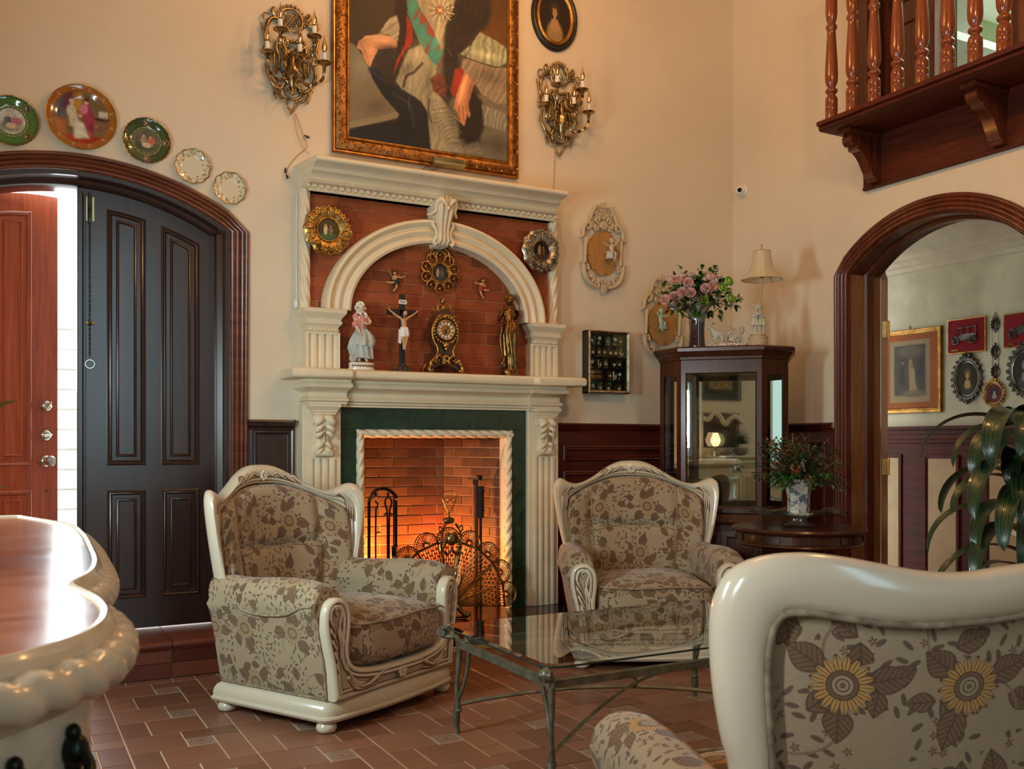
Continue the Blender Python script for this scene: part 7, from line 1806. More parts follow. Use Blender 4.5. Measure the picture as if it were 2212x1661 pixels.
def ornate_oval(name, label, px, py, rx, rz, met, paint, group=None, cat='picture'):
    t = fthing(name, label, cat, px, py, group)
    b = MB(); ringframe(b, oval(40, rx, rz), [(0, 0), (0, 0.008), (rx*0.10, 0.016), (rx*0.22, 0.010), (rx*0.26, 0.004)], 'XZ', 0, -1)
    n = 22
    for k in range(n):
        a_ = k*2*PI/n; x, z = rx*0.98*math.cos(a_), rz*0.98*math.sin(a_); s_ = rx*0.11
        b.ell((x, -0.012, z), (s_, s_*0.6, s_), 7, 5); b.tube(torus_pts((x*1.04, -0.012, z*1.04), s_*0.9, 8, 'y'), s_*0.25, 5, closed=True)
    for k in range(7): b.ell((rx*0.25*math.cos(k*0.9), -0.012, rz*1.05+rz*0.07*math.sin(k*0.9)), rx*0.11, 7, 5)
    b.ell((0, -0.012, rz*1.16), (rx*0.08, rx*0.06, rx*0.16)); b.ell((0, -0.012, -rz*1.06), (rx*0.14, rx*0.06, rx*0.12)); b.build('ornate_frame', M[met], t, 60)
    oval_sheet('portrait', rx*0.76, rz*0.76, -0.006, paint, M['canvas'], t, 22, 40)
    b = MB(); b.tube([(rx*0.76*math.cos(a_), -0.008, rz*0.76*math.sin(a_)) for a_ in np.linspace(0, 2*PI, 32, endpoint=False)], rx*0.025, 5, closed=True); b.build('beaded_rim', M['silver'], t)
    return t
pm_ = (FPX/7.6)
ornate_oval('oval_miniature', 'dark oval ornate frame with portrait of a lady in yellow and blue', 2089, 818, 0.120, 0.165, 'pewter', bust((200, 160, 90), (60, 64, 60), (50, 42, 22), (120, 90, 50)), 'ornate ovals in the side room')
ornate_oval('oval_miniature', 'dark oval ornate frame with grey haired figure, cut by the picture edge', 2214, 800, 0.125, 0.172, 'pewter', bust((170, 130, 100), (70, 70, 74), (40, 38, 34), (140, 136, 130)), 'ornate ovals in the side room')
def redring(p):
    p.c[:] = np.array((110, 30, 14))/255; p.ell((0, 0), (0.55, 0.6), (40, 40, 44), 0.05); p.ell((0, -0.3), (0.3, 0.26), (150, 140, 130), 0.2); p.ell((0, 0.08), (0.13, 0.18), (190, 160, 140), 0.2); p.ell((0, 0.22), (0.15, 0.1), (120, 116, 110), 0.2)
ornate_oval('round_miniature', 'small round gilt frame with red mount and tiny portrait above the palm leaves', 2147, 850, 0.085, 0.092, 'gold', redring, None)
t = fthing('miniature_chain', 'vertical chain of three tiny dark oval portraits between the red plaques', 'miniatures', 2149, 762)
b = MB(); k_ = 7.7/2057
for z in (0.205, 0.01, -0.135):
    ringframe(b, [(x_, z_+z) for x_, z_ in oval(24, 0.034, 0.046)], [(0, 0), (0, 0.006), (0.008, 0.010), (0.012, 0.004)], 'XZ', 0, -1)
    for q_ in range(12): b.ell((0.035*math.cos(q_*PI/6), -0.006, z+0.047*math.sin(q_*PI/6)), 0.005, 6, 4)
    b.ell((0, -0.006, z+0.056), 0.007, 6, 4); b.ell((0, -0.006, z-0.056), 0.007, 6, 4)
b.build('oval_frames', M['pewter'], t, 60)
b = MB()
for z0, z1 in ((0.25, 0.29), (0.06, 0.16), (-0.09, -0.035)):
    for s in (-1, 1):
        for q_ in range(7): u = q_/6; b.tube(torus_pts((s*(0.024*(1-u) if z0 > 0.2 else 0.024), -0.004, lerp(z0, z1, u)), 0.004, 6, 'y'), 0.001, 4, closed=True)
b.build('fine_chain', M['brass'], t)
for z, c_ in ((0.205, (120, 110, 84)), (0.01, (120, 80, 60)), (-0.135, (110, 84, 50))):
    o = oval_sheet('tiny_portrait', 0.024, 0.036, -0.003, bust(c_, (70, 60, 50), (30, 26, 20)), M['enam'], t, 10, 20); o.location = (0, 0, z)
# ------------------------------------------------------------------ carved ivory armchairs and sofa
LQ = M['lacq']
CH_TOP = [(0, 1.095, 0, 1.000), (.08, 1.088, .08, .998), (.16, 1.052, .155, .985), (.24, 1.000, .225, .962), (.31, .966, .29, .935), (.365, .958, .335, .912), (.41, .972, .365, .897), (.45, .993, .388, .880),
          (.48, .985, .402, .862), (.497, .955, .410, .84), (.50, .90, .412, .80), (.49, .82, .41, .74), (.472, .72, .402, .66), (.450, .62, .39, .58), (.425, .52, .38, .50), (.398, .35, .365, .35), (.385, .13, .35, .13)]
_s = lambda x, z: (1-(1-x)*0.912, 1.2-0.912*(1.2-z))
SOFA_TOP = [(*_s(a, b), *_s(c, d)) if i > 3 else (a, b, c, d) for i, (a, b, c, d) in enumerate([(0, 1.10, 0, 1.01), (.15, 1.09, .15, 1.0), (.27, 1.05, .27, .97), (.38, 1.015, .38, .94),
            (.49, .980, .49, .893), (.57, .972, .57, .886), (.65, .976, .65, .883), (.72, .988, .72, .885), (.80, 1.003, .80, .897), (.86, 1.009, .855, .905), (.915, 1.004, .895, .903), (.96, .987, .912, .885), (.985, .96, .920, .85),
            (.998, .915, .921, .81), (1.0, .86, .918, .76), (.99, .76, .912, .70), (.97, .66, .905, .64), (.952, .60, .90, .58)])]+[(.94, .5, .895, .5), (.91, .35, .87, .35), (.895, .13, .86, .13)]
GZ = MB()
def leafs(b, P, r, n=12, seg=7):
    Q = catmull(P, n); b.tube(Q, [q*1.15 for q in r], seg)
    GZ.tube(Q+np.array((0, 0.0035, 0)), [q*1.15+0.0032 for q in r], seg, flat=(1, 1))
def make_seat(name, label, cat, loc, rz, top, ext, yb, fab, armz=0.0, cushions=1, group=None):
    """ext widens the seat by this much each side; yb(x, z) is the curve of the back"""
    t = thing(name, label, cat, loc, rz, group)
    hw = 0.44+ext
    plan = [(-hw, 0.34), (-hw, -0.33), (-hw+0.02, -0.355)]+[(x, -0.362-0.035*(1-(x/hw)**2)) for x in np.linspace(-hw+0.05, hw-0.05, 13)]+[(hw-0.02, -0.355), (hw, -0.33), (hw, 0.34), (0, 0.40)]
    rows = [[(x, y, z) for x, y in offset(plan, d)] for d, z in ((0.05, .045), (0.006, .046), (0.0, .052), (-0.004, .060), (-0.002, .068), (0.004, .072), (0.003, .090), (0.008, .108), (0.018, .122), (0.030, .131), (0.06, .134))]
    b = MB(); b.grid(np.array(rows), cv=True); n = len(plan); b.add(rows[-1], [tuple(range(n))]); b.add(rows[0], [tuple(range(n))]); b.build('plinth', LQ, t, 40)
    b = MB(); b.lathe([(0.026, 0), (0.038, 0.006), (0.044, 0.020), (0.040, 0.036), (0.026, 0.046), (0.026, 0.050)], 24); ft = b.build('bun_foot', LQ, t, 60)
    for i, (x, y) in enumerate(((-hw+.045, -.315), (hw-.045, -.315), (-hw+.045, .29), (hw-.045, .29))):
        o = ft if i == 0 else inst(ft, 'bun_foot', (0, 0, 0), t); o.location = (x, y, 0)
    # carved front: posts and apron in one pierced outline
    E_ = ext; az = armz
    half = [(.405, .134), (.412, .20), (.425, .29), (.447, .38), (.460, .45), (.458, .51), (.440, .545), (.405, .562), (.365, .557), (.335, .53), (.322, .49), (.322, .43), (.330, .37), (.330, .32), (.315, .28), (.275, .256), (.20, .243), (.10, .237)]
    H = [(x+E_, z+(az*smooth(.3, .5, z))) for x, z in half]
    pts = H+[(-x, z) for x, z in H[::-1]]
    pts = catmull(pts, 120, closed=False); pts = [tuple(p) for p in pts]
    yf = -0.345
    b = MB(); rows = []
    for d, h in ((0, -0.02), (0, 0.016), (0.003, 0.024), (0.009, 0.030), (0.017, 0.031), (0.021, 0.024), (0.024, 0.019), (0.029, 0.026), (0.036, 0.028), (0.040, 0.021), (0.043, 0.018)):
        q = offset(pts, d); rows.append([(x, yf-h+(-0.034*(1-(x/hw)**2)), z) for x, z in q])
    b.grid(np.array(rows), cv=True); m_ = len(pts); half_n = m_//2
    R = rows[-1]       # fill strip between outer and inner line of the U
    F = []
    for i in range(half_n): F.append((i, i+1, m_-2-i, m_-1-i)) if i < m_-2-i-1 else None
    cap = [(p_[0], p_[1], p_[2]) for p_ in R]; b.add(cap, [tuple(range(m_))])
    ys = lambda x: yf-0.020-0.034*(1-(x/hw)**2)
    for s in (-1, 1):     # scrolls and feathering on the posts, acanthus on the apron
        X = lambda x: s*(x+E_)
        Z = lambda z: z+az*smooth(.3, .5, z)
        for off, r0 in ((0.0, 0.0075), (0.016, 0.0065), (0.031, 0.006)):
            P = [(X(.392), ys(0.4+E_), Z(.492-off*.2)), (X(.404), ys(0.4+E_), Z(.508)), (X(.392), ys(0.4+E_), Z(.522+off*.3)), (X(.372-off*.5), ys(.4+E_), Z(.515+off*.3)), (X(.366-off*.3), ys(.4+E_), Z(.49)), (X(.378-off*.3), ys(.4+E_), Z(.46)), (X(.372+off*.4), ys(.4+E_), Z(.42)), (X(.352+off*.8), ys(.36+E_), Z(.37)), (X(.350+off*.8), ys(.36+E_), Z(.31))]
            leafs(b, P, [0.004, r0, r0, r0*0.9, r0, r0*0.8, 0.003], 30)
        for k in range(5):
            z = .45-k*.048; x = .432-k*.008
            leafs(b, [(X(x), ys(.42+E_), Z(z+.03)), (X(x-.012), ys(.42+E_)-.004, Z(z)), (X(x-.030), ys(.42+E_), Z(z-.028)), (X(x-.034), ys(.42+E_), Z(z-.040))], [0.003, 0.009, 0.007, 0.002], 9)
        for k in range(5):
            leafs(b, [(X(.345-k*.004), ys(.34+E_), .285-k*.018), (X(.325-k*.008), ys(.33+E_), .235-k*.016), (X(.285-k*.014), ys(.3+E_), .198-k*.009), (X(.235-k*.02), ys(.25+E_), .186-k*.004)], [0.003, 0.008, 0.006, 0.002], 12)
        for k in range(3):
            leafs(b, [(X(.27-k*.02), ys(.25+E_), .172+k*.002), (X(.21-k*.02), ys(.2+E_), .178+k*.006), (X(.16-k*.012), ys(.15+E_), .205+k*.004), (X(.120-k*.02), ys(.12+E_), .214)], [0.003, 0.009, 0.008, 0.002], 12)
        b.ell((X(.335), ys(.34+E_)-.004, .222), 0.009)
    for k in range(6):
        a_ = k*PI/3; b.ell((0.018*math.cos(a_), ys(0)-0.002, .188+0.018*math.sin(a_)), (0.012, 0.006, 0.012), 8, 6)
    b.ell((0, ys(0)-0.006, .188), 0.007)
    GZ.ell((0, ys(0)+0.004, .188), (0.034, 0.006, 0.034), 16, 6)
    for d in (0.0215, 0.0425):
        GZ.tube([(x, yf-0.0205-(-0.034*(1-(x/hw)**2))*-1, z) for x, z in offset(pts, d)], 0.0030, 5, closed=True)
    cf = b.build('carved_front', LQ, t, 60)
    # upholstered arms with side panels
    for s in (-1, 1):
        sec = [(.400, .132), (.412, .20), (.430, .30), (.448, .40), (.466, .46), (.484, .50), (.488, .535), (.478, .572), (.452, .598), (.412, .608), (.372, .600), (.342, .574), (.328, .535), (.322, .48), (.326, .40), (.330, .30)]
        sec = [(x+E_, z+az*smooth(.3, .5, z)) for x, z in sec]; sec = catmull(sec, 40)
        rows = []; ysn = [-.338, -.332, -.315, -.25, -.15, -.05, .05, .15, .22, .28, .33]
        for y in ysn:
            k = 1.0+0.0; q = []
            sh = 0.012*smooth(-.34, -.26, y)
            for x, z in sec:
                c = np.array((.41+E_, .40)); d = np.array((x, z))-c; e_ = (0.955 if y < -.337 else 1.0)
                zz = c[1]+d[1]*e_+sh*smooth(.45, .6, z)+0.010*math.sin((y+.34)*9)*smooth(.5, .6, z); xx = c[0]+d[0]*e_
                w_ = smooth(0.05, 0.33, y)          # side leans in to meet the wing
                xx = xx-0.02*w_*(1 if z > .5 else 0)
                q.append((s*xx, y, zz))
            rows.append(q)
        b = MB(); b.grid(np.array(rows), uv='vu'); b.add(rows[0], [tuple(range(len(rows[0])))]); b.build('arm', fab, t, 70)
        b = MB(); P = [(s*(.486+E_), -.325, .535+az), (s*(.487+E_), -.26, .525+az), (s*(.480+E_), -.17, .488+az), (s*(.472+E_), -.03, .470+az), (s*(.474+E_), .10, .480+az), (s*(.472+E_), .22, .535+az)]
        b.tube(catmull(P, 24), 0.0065, 7)
        b.tube(catmull([(s*(x+E_+0.003), -.330, z+az*smooth(.3, .5, z)) for x, z in half[:9]], 24), 0.0055, 6); b.tube([(s*(.415+E_), -.33, .14), (s*(.415+E_), .30, .14)], 0.006, 6)
        b.build('arm_piping', M['pipe'], t, 60)
    # deck and cushions
    b = MB(); b.bx(-.33-E_, .33+E_, -.355, .34, .135, .285, 0.02); b.build('seat_deck', fab, t)
    cw_ = (0.655+2*E_)/cushions
    for ci in range(cushions):
        cx_ = -0.3275-E_+cw_*(ci+0.5); a_, bb, hz = cw_/2-0.004, 0.315, 0.112
        rows = []; nu, nv = 44, 22
        for i in range(nu):
            th = 2*PI*i/nu; c, s_ = math.cos(th), math.sin(th); r = 1/((abs(c)**7+abs(s_)**7)**(1/7)); row = []
            for j in range(nv+1):
                ph = -PI/2+PI*j/nv; cp, sp = math.cos(ph), math.sin(ph); q = 1/((abs(cp)**4.5+abs(sp)**4.5)**(1/4.5))
                x = a_*r*c*cp*q; y = bb*r*s_*cp*q; z = hz*sp*q; u2 = 1-min(1, (x/a_)**2); v2 = 1-min(1, (y/bb)**2)
                z += (0.030*u2*v2 if sp > 0 else 0); row.append((cx_+x, -0.095+y-0.012*u2*(1 if y < -0.2 else 0), .348+z+0.006*math.sin(x*14)*v2))
            rows.append(row)
        b = MB(); b.grid(np.array(rows), cu=True); cu = b.build('seat_cushion', fab, t, 80)
        b = MB(); P = []
        for i in range(60):
            th = 2*PI*i/60; c, s_ = math.cos(th), math.sin(th); r = 1/((abs(c)**7+abs(s_)**7)**(1/7)); P.append((cx_+a_*0.985*r*c, -0.095+bb*0.985*r*s_-0.010*(1 if s_ < -0.6 else 0), .348+hz*0.80+0.004*math.sin(c*5)))
        b.tube(P, 0.006, 7, closed=True); b.build('cushion_piping', M['pipe'], cu, 60)
    # inner back: centre pillow, two wings and a lumbar roll
    xi = [p_[2] for p_ in top]; zi = [p_[3] for p_ in top]
    wmax = max(xi)
    def ztop(x):
        k = int(np.argmax(xi)); return float(np.interp(abs(x), xi[:k+1], zi[:k+1]))
    def wat(z):
        k = int(np.argmax(xi)); zz = zi[k:][::-1]; xx = xi[k:][::-1]; return float(np.interp(z, zz, xx))
    S = np.linspace(-1, 1, 61); T = np.linspace(0, 1, 44); rows = []; z0 = .36
    sx = 1-0.155/wmax if ext > 0 else 0.64
    nseam = [-sx, sx] if cushions == 1 else [-sx, -sx/3, sx/3, sx]
    for tt in T:
        row = []
        for s in S:
            z = z0+tt*(1.0-z0); w = wat(min(z, zi[int(np.argmax(xi))])); x = s*w; z = z0+tt*(ztop(x)-0.002-z0)
            edge = min(1.0, (1-abs(s))/0.10); edge = math.sqrt(max(0, 1-(1-edge)**2))*math.sqrt(max(0, 1-(1-min(1, (1-tt)/0.10))**2))
            cr = min(abs(s-q) for q in nseam); c1 = math.sqrt(min(1, cr/0.12)) if cr < 0.12 else 1
            inner = abs(s) < sx
            hc = abs(z-(.70+0.02*s*s)); c2 = (math.sqrt(min(1, hc/0.05)) if inner else 1)
            bulge = 0.020+0.062*edge*(0.35+0.65*c1)*(0.45+0.55*c2)+(0.012*(1 if (z < .7 and inner) else 0))*edge
            row.append((x, yb(x, z)-bulge, z))
        rows.append(row)
    b = MB(); b.grid(np.array(rows), uv='vu'); bkp = b.build('back_cushion', fab, t, 80)
    b = MB()
    for q in nseam:
        j = int(round((q+1)/2*60)); P = [(r_[j][0], r_[j][1]-0.002, r_[j][2]) for r_ in rows[4:-2]]; b.tube(P, 0.0045, 6)
    j0, j1 = int((1-sx)/2*60)+1, int((1+sx)/2*60)-1; i_ = int(np.argmin([abs(r_[30][2]-.70) for r_ in rows])); b.tube([(rows[i_][j][0], rows[i_][j][1]-0.001, rows[i_][j][2]) for j in range(j0, j1+1)], 0.0035, 6)
    b.build('back_seam_piping', M['pipe'], bkp, 60)
    # outside back panel
    rows = []; T2 = np.linspace(0, 1, 26)
    for tt in T2:
        row = []
        for s in S:
            z = .13+tt*(1.0-.13); w = wat(min(z, zi[int(np.argmax(xi))])); x = s*(w+0.004); z = .13+tt*(ztop(x)+0.004-.13)
            edge = min(1.0, (1-abs(s))/0.06)*min(1.0, (1-tt)/0.06); row.append((x, yb(x, z)+0.006+0.016*math.sqrt(max(0, edge)), z))
        rows.append(row)
    b = MB(); b.grid(np.array(rows), uv='vu'); b.build('outside_back', fab, t, 80)
    # carved frame round the back
    L = [(-a, c, -d, e_) for a, c, d, e_ in top[::-1]]+list(top[1:]); Q = catmull(L, 150 if ext == 0 else 220)
    prof = [(0, .010), (.03, -.022), (.12, -.030), (.17, -.018), (.22, -.029), (.31, -.031), (.36, -.019), (.41, -.031), (.50, -.036), (.72, -.040), (.90, -.030), (.98, -.012), (1.0, .004), (.97, .024), (.85, .036), (.5, .042), (.2, .038), (.04, .030)]
    rows = []
    for xo, zo, xi_, zi_ in Q:
        rows.append([(lerp(xi_, xo, s), yb(lerp(xi_, xo, s), lerp(zi_, zo, s))+h, lerp(zi_, zo, s)) for s, h in prof])
    b = MB(); b.grid(np.array(rows), cv=True)
    for ci in (3, 6): GZ.tube([(r_[ci][0], r_[ci][1]-0.0006, r_[ci][2]) for r_ in rows], 0.0034, 5)
    GZ.ell((0, yb(0, top[0][1]*0.45+top[0][3]*0.55)-0.030, top[0][1]*0.45+top[0][3]*0.55), (0.032, 0.006, 0.032), 16, 6)
    zc = (top[0][1]*0.45+top[0][3]*0.55); yc = lambda x, z: yb(x, z)-0.034
    for k in range(7):
        a_ = k*2*PI/7; b.ell((0.017*math.cos(a_), yc(0, zc), zc+0.017*math.sin(a_)), (0.011, 0.007, 0.011), 8, 6)
    b.ell((0, yc(0, zc)-0.005, zc), 0.006)
    for s in (-1, 1):
        for k in range(3):
            x0 = 0.045+k*0.045; P = [(s*x0, zc-0.004-k*0.006), (s*(x0+0.03), zc+0.012-k*0.010), (s*(x0+0.055), zc-0.004-k*0.014), (s*(x0+0.085), zc-0.022-k*0.015)]
            leafs(b, [(x, yc(x, z), z) for x, z in P], [0.003, 0.008, 0.007, 0.002], 10)
        xe = top[7][0]-0.06
        for k in range(4):
            P = [(s*(xe-0.05+k*.012), top[7][1]-0.045-k*.004), (s*(xe+0.005+k*.012), top[7][1]-0.055-k*.012), (s*(xe+0.028+k*.010), top[7][1]-0.10-k*.012), (s*(xe+0.026+k*.010), top[7][1]-0.17-k*.01)]
            leafs(b, [(x, yb(x, z)-0.031, z) for x, z in P], [0.002, 0.0055, 0.005, 0.002], 14)
    b.build('back_frame', LQ, t, 55)
    GZ.build('antique_glaze', M['glazed'], t, 60); GZ.__init__()
    b = MB(); k0 = [i for i, q in enumerate(Q) if q[3] > .15]; P = [(Q[i][2]*1.0, yb(Q[i][2], Q[i][3])+0.030, Q[i][3]) for i in k0]; b.tube(P, 0.0065, 7); b.build('back_piping', M['pipe'], t, 60)
    return t
ybc = lambda x, z: .51-.19*(x/.48)**2+.14*(z-1.0)
make_seat('armchair', 'ivory carved wingback armchair in brown sunflower tapestry in front of the left door', 'armchair', (1.387, 4.32, 0), math.radians(29), CH_TOP, 0.0, ybc, M['fab'], group='carved ivory seats')
fwd, rr_ = 5.07+.36, .140*5.42
pB = (SY*fwd+CY*rr_, CY*fwd-SY*rr_)
make_seat('armchair', 'ivory carved wingback armchair in brown sunflower tapestry beside the glass cabinet', 'armchair', (pB[0], pB[1], 0), -YAW+math.radians(2.0), CH_TOP, 0.0, ybc, M['fab'], group='carved ivory seats')
ybs = lambda x, z: .43-.10*max(0.0, (abs(x)-.55)/.45)**2+.12*(z-1.0)
make_seat('sofa', 'ivory framed sofa in golden sunflower tapestry seen from behind in the near corner', 'sofa', (2.076, 1.269, 0), math.radians(165), SOFA_TOP, 0.51, ybs, M['fabg'], armz=-0.03, cushions=3)

# ------------------------------------------------------------------ glass coffee table
TX0, TX1, TY0, TY1, TZ = 1.615, 2.965, 2.765, 3.635, 0.438
ct = thing('coffee_table', 'rectangular glass coffee table on green patinated iron frame between the armchairs', 'coffee table', (2.29, 3.20, 0))
hx, hy = (TX1-TX0)/2, (TY1-TY0)/2
def rrect(a, b_, r, n=6):
    out = []
    for cx_, cy_, a0 in ((a-r, b_-r, 0), (-a+r, b_-r, PI/2), (-a+r, -b_+r, PI), (a-r, -b_+r, 1.5*PI)):
        out += [(cx_+r*math.cos(a0+k*PI/2/n), cy_+r*math.sin(a0+k*PI/2/n)) for k in range(n+1)]
    return out
gp = rrect(hx, hy, 0.07)
b = MB(); n = len(gp); q1 = gp; 
b.add([(x, y, TZ+0.012) for x, y in offset(gp, 0.018)], [tuple(range(n))]); b.grid(np.array([[(x, y, z) for x, y in offset(gp, d)] for d, z in ((0.018, TZ+0.012), (0.001, TZ+0.007))]), cv=True)
b.build('glass_top', M['tglass'], ct, 20)
b = MB(); b.grid(np.array([[(x, y, z) for x, y in offset(gp, d)] for d, z in ((0.0012, TZ+0.0075), (0, TZ+0.006), (0, TZ+0.001), (0.0015, TZ))]), cv=True); b.build('glass_edge', M['gedge'], ct, 20)
lx, ly = hx-0.055, hy-0.055
for sx in (-1, 1):
    for sy in (-1, 1):
        b = MB(); V2 = M['verdi']
        P = [(sx*lx*1.0, sy*ly, 0), (sx*(lx+.004), sy*(ly+.004), .03), (sx*(lx+.006), sy*(ly+.006), .075), (sx*(lx+.002), sy*(ly+.002), .10), (sx*lx, sy*ly, .13)]
        b.tube(catmull(P, 16), [0.010, 0.013, 0.018, 0.015, 0.013], 8)
        b.tube(catmull([(sx*lx, sy*ly, .12), (sx*(lx+.004), sy*(ly+.004), .20), (sx*(lx-.002), sy*(ly-.002), .29), (sx*(lx-.004), sy*(ly-.006), .37), (sx*(lx+.002), sy*(ly+.0), .395), (sx*(lx+.025), sy*(ly+.02), .405)], 24), [0.012, 0.010, 0.010, 0.012, 0.012, 0.012], 8)
        b.tube(catmull([(sx*lx, sy*ly, .14), (sx*(lx-.010), sy*(ly-.03), .20), (sx*(lx-.015), sy*(ly-.06), .28), (sx*(lx-.01), sy*(ly-.085), .365), (sx*(lx-.005), sy*(ly-.07), .40), (sx*(lx-.0), sy*(ly-.072), .43)], 22), [0.009, 0.008, 0.008, 0.010, 0.008, 0.008], 8)
        b.tube([(sx*(lx+.002), sy*(ly-.085), .385), (sx*(lx+.002), sy*(ly+.005), .385)], 0.010, 6)
        b.tube(catmull([(sx*(lx+.01), sy*(ly+.008), .40), (sx*(lx+.045), sy*(ly+.042), .402), (sx*(lx+.056), sy*(ly+.052), .418), (sx*(lx+.048), sy*(ly+.044), .434), (sx*(lx+.032), sy*(ly+.03), .432)], 18), [0.012, 0.012, 0.012, 0.010], 8, flat=(1, 1.4))
        d_ = Vector((sx*1.0, -sy*1.0, 0)).normalized(); c_ = Vector((sx*(lx+.050), sy*(ly+.046), .418)); b.tube([c_-d_*0.020, c_+d_*0.020], 0.0185, 14)
        b.ell((sx*(lx+.0), sy*(ly+.0), .097), (0.019, 0.019, 0.010)); b.build('leg', V2, ct, 60)
for nm, x0, x1, y0, y1 in (('rail', -lx, lx, -ly-.011, -ly+.011), ('rail', -lx, lx, ly-.011, ly+.011), ('rail', -lx-.011, -lx+.011, -ly, ly), ('rail', lx-.011, lx+.011, -ly, ly)):
    b = MB(); b.bx(x0, x1, y0, y1, .358, .388, .002); b.build('rail', M['verdi'], ct)
for s in (-1, 1):
    b = MB(); P = []
    for u in np.linspace(-1, 1, 30): P.append((u*lx, s*u*ly, .125+.085*(1-u*u)+(0.006 if s > 0 else -0.006)))
    b.tube(P, 0.010, 4, flat=(0.8, 1.1)); b.build('stretcher', M['verdi'], ct, 60)
b = MB(); b.ell((0, 0, .248), 0.0135, 16, 12); b.tube([(0, 0, .205), (0, 0, .24)], 0.006, 8); b.build('ball_finial', M['verdi'], ct)

# ------------------------------------------------------------------ ivory sideboard in the left foreground
DZ = 1.0
inl = [onZ(*q, DZ) for q in ((0, 1426), (52, 1412), (122, 1391), (168, 1374), (196, 1356), (211, 1338), (213, 1318), (196, 1297), (168, 1281), (149, 1271), (146, 1262), (168, 1250), (190, 1234), (197, 1213), (189, 1188), (178, 1164), (164, 1147), (152, 1138), (128, 1132))]
inl = [(p_.x, p_.y) for p_ in inl]
ox, oy = -0.28, 1.8
far_y = onZ(60, 1116, DZ).y
plan = [(-0.62, 1.12), (-0.56, 0.99), (-0.40, 0.945), (-0.22, 0.945), (-0.08, 0.965)]+inl+[(0.04, far_y), (-0.60, far_y)]
plan = [(x-ox, y-oy) for x, y in plan]
sd = thing('sideboard', 'ivory carved sideboard with glossy brown top and rope edge in the left foreground', 'sideboard', (ox, oy, 0))
sm = [tuple(p_) for p_ in catmull(plan[:-1], 150)]+[plan[-1]]
def topwood():
    t = NT('glossy_walnut_top'); co = t.coord('Object'); f = t.noise(t.map(co, (3, 30, 3)), 1.0, 5, 0.6, 0.5)
    t.set(color=t.ramp(f, [(0.3, (0.17, 0.055, 0.020)), (0.7, (0.34, 0.135, 0.050))]), rough=t.ramp(t.noise(co, 9, 4, 0.7), [(0.3, (0.16,)*3), (0.75, (0.26,)*3)]), coat=0.3, spec=0.4); t.set(coatr=0.10)
    t.bump(t.noise(co, 120, 2), 0.04, 0.002); return t.m
b = MB(); n = len(sm); b.add([(x, y, DZ) for x, y in sm], [tuple(range(n))]); b.build('top_inlay', topwood(), sd)
rows = [[(x, y, z) for x, y in offset(sm, d)] for d, z in ((0.0, DZ-0.001), (-0.002, DZ+0.004), (-0.008, DZ+0.005), (-0.012, DZ+0.001), (-0.016, DZ-0.004), (-0.020, DZ-0.012), (-0.016, DZ-0.020), (-0.02, DZ-0.05), (-0.012, DZ-0.058), (-0.010, DZ-0.064), (0.004, DZ-0.074), (0.008, DZ-0.084), (0.004, DZ-0.088))]
b = MB(); b.grid(np.array(rows), cv=True); b.build('top_border', LQ, sd, 50)
P = catmull([(x, y) for x, y in offset(sm, -0.020)], 700, closed=True); L = np.r_[0, np.cumsum(np.linalg.norm(np.diff(P, axis=0), axis=1))]
T = np.roll(P, -1, 0)-np.roll(P, 1, 0); T /= np.linalg.norm(T, axis=1)[:, None]; Nn = np.stack([T[:, 1], -T[:, 0]], 1)
ar = 0.5*np.sum(P[:, 0]*np.roll(P[:, 1], -1)-np.roll(P[:, 0], -1)*P[:, 1]); Nn = Nn*(1 if ar > 0 else -1)
A = np.linspace(0, 2*PI, 20, endpoint=False); rows = []
for i in range(len(P)):
    k = A*1.0+L[i]*2*PI/0.048*0.5; rr = 0.0240*(1-0.28*np.abs(np.cos(k))**6)
    rows.append(np.stack([P[i, 0]+Nn[i, 0]*np.cos(A)*rr, P[i, 1]+Nn[i, 1]*np.cos(A)*rr, DZ-0.036+np.sin(A)*rr*1.05], 1))
b = MB(); b.grid(np.array(rows), cu=True, cv=True); b.build('rope_edge', LQ, sd, 70)
bd = offset(sm, 0.012)
rows = [[(x, y, z) for x, y in offset(bd, d)] for d, z in ((0, .92), (0, .80), (-0.006, .795), (-0.014, .786), (-0.016, .770), (-0.012, .758), (0, .750), (0.0, .56), (-0.008, .55), (-0.010, .53), (0, .52), (0, .16), (-0.02, .15), (-0.03, .12), (-0.03, .05), (-0.02, .045))]
b = MB(); b.grid(np.array(rows), cv=True); b.build('body', LQ, sd, 40)
hA, hB = Vector((0.004-ox, 1.010-oy, .880)), Vector((0.058-ox, 1.077-oy, .886))
# drawer front outlined on the near bow, with a black bail handle
dr = MB(); idx = [i for i, (x, y) in enumerate(bd) if y+oy < 1.17 and x+ox > -0.5]
seg_ = [bd[i] for i in idx]; dv = (hB-hA).normalized(); nrm = Vector((dv.y, -dv.x, 0))
rows = []
for h, z in ((0.0, .850), (0.006, .852), (0.008, .858), (0.008, .940-.012), (0.006, .940-.006), (0.0, .936)):
    q = offset(bd, -h); rows.append([(q[i][0], q[i][1], z-0.004) for i in idx])
dr.grid(np.array(rows)); drw = dr.build('drawer', LQ, sd, 50)
b = MB()
for c_ in (hA, hB):
    b.ell(c_+nrm*0.012, (0.014, 0.014, 0.018), 12, 8); b.tube([c_, c_+nrm*0.022], 0.007, 8); b.ell(c_+nrm*0.010+Vector((0, 0, .018)), (0.008, 0.008, 0.010), 8, 6); b.ell(c_+nrm*0.010-Vector((0, 0, .016)), (0.009, 0.009, 0.010), 8, 6)
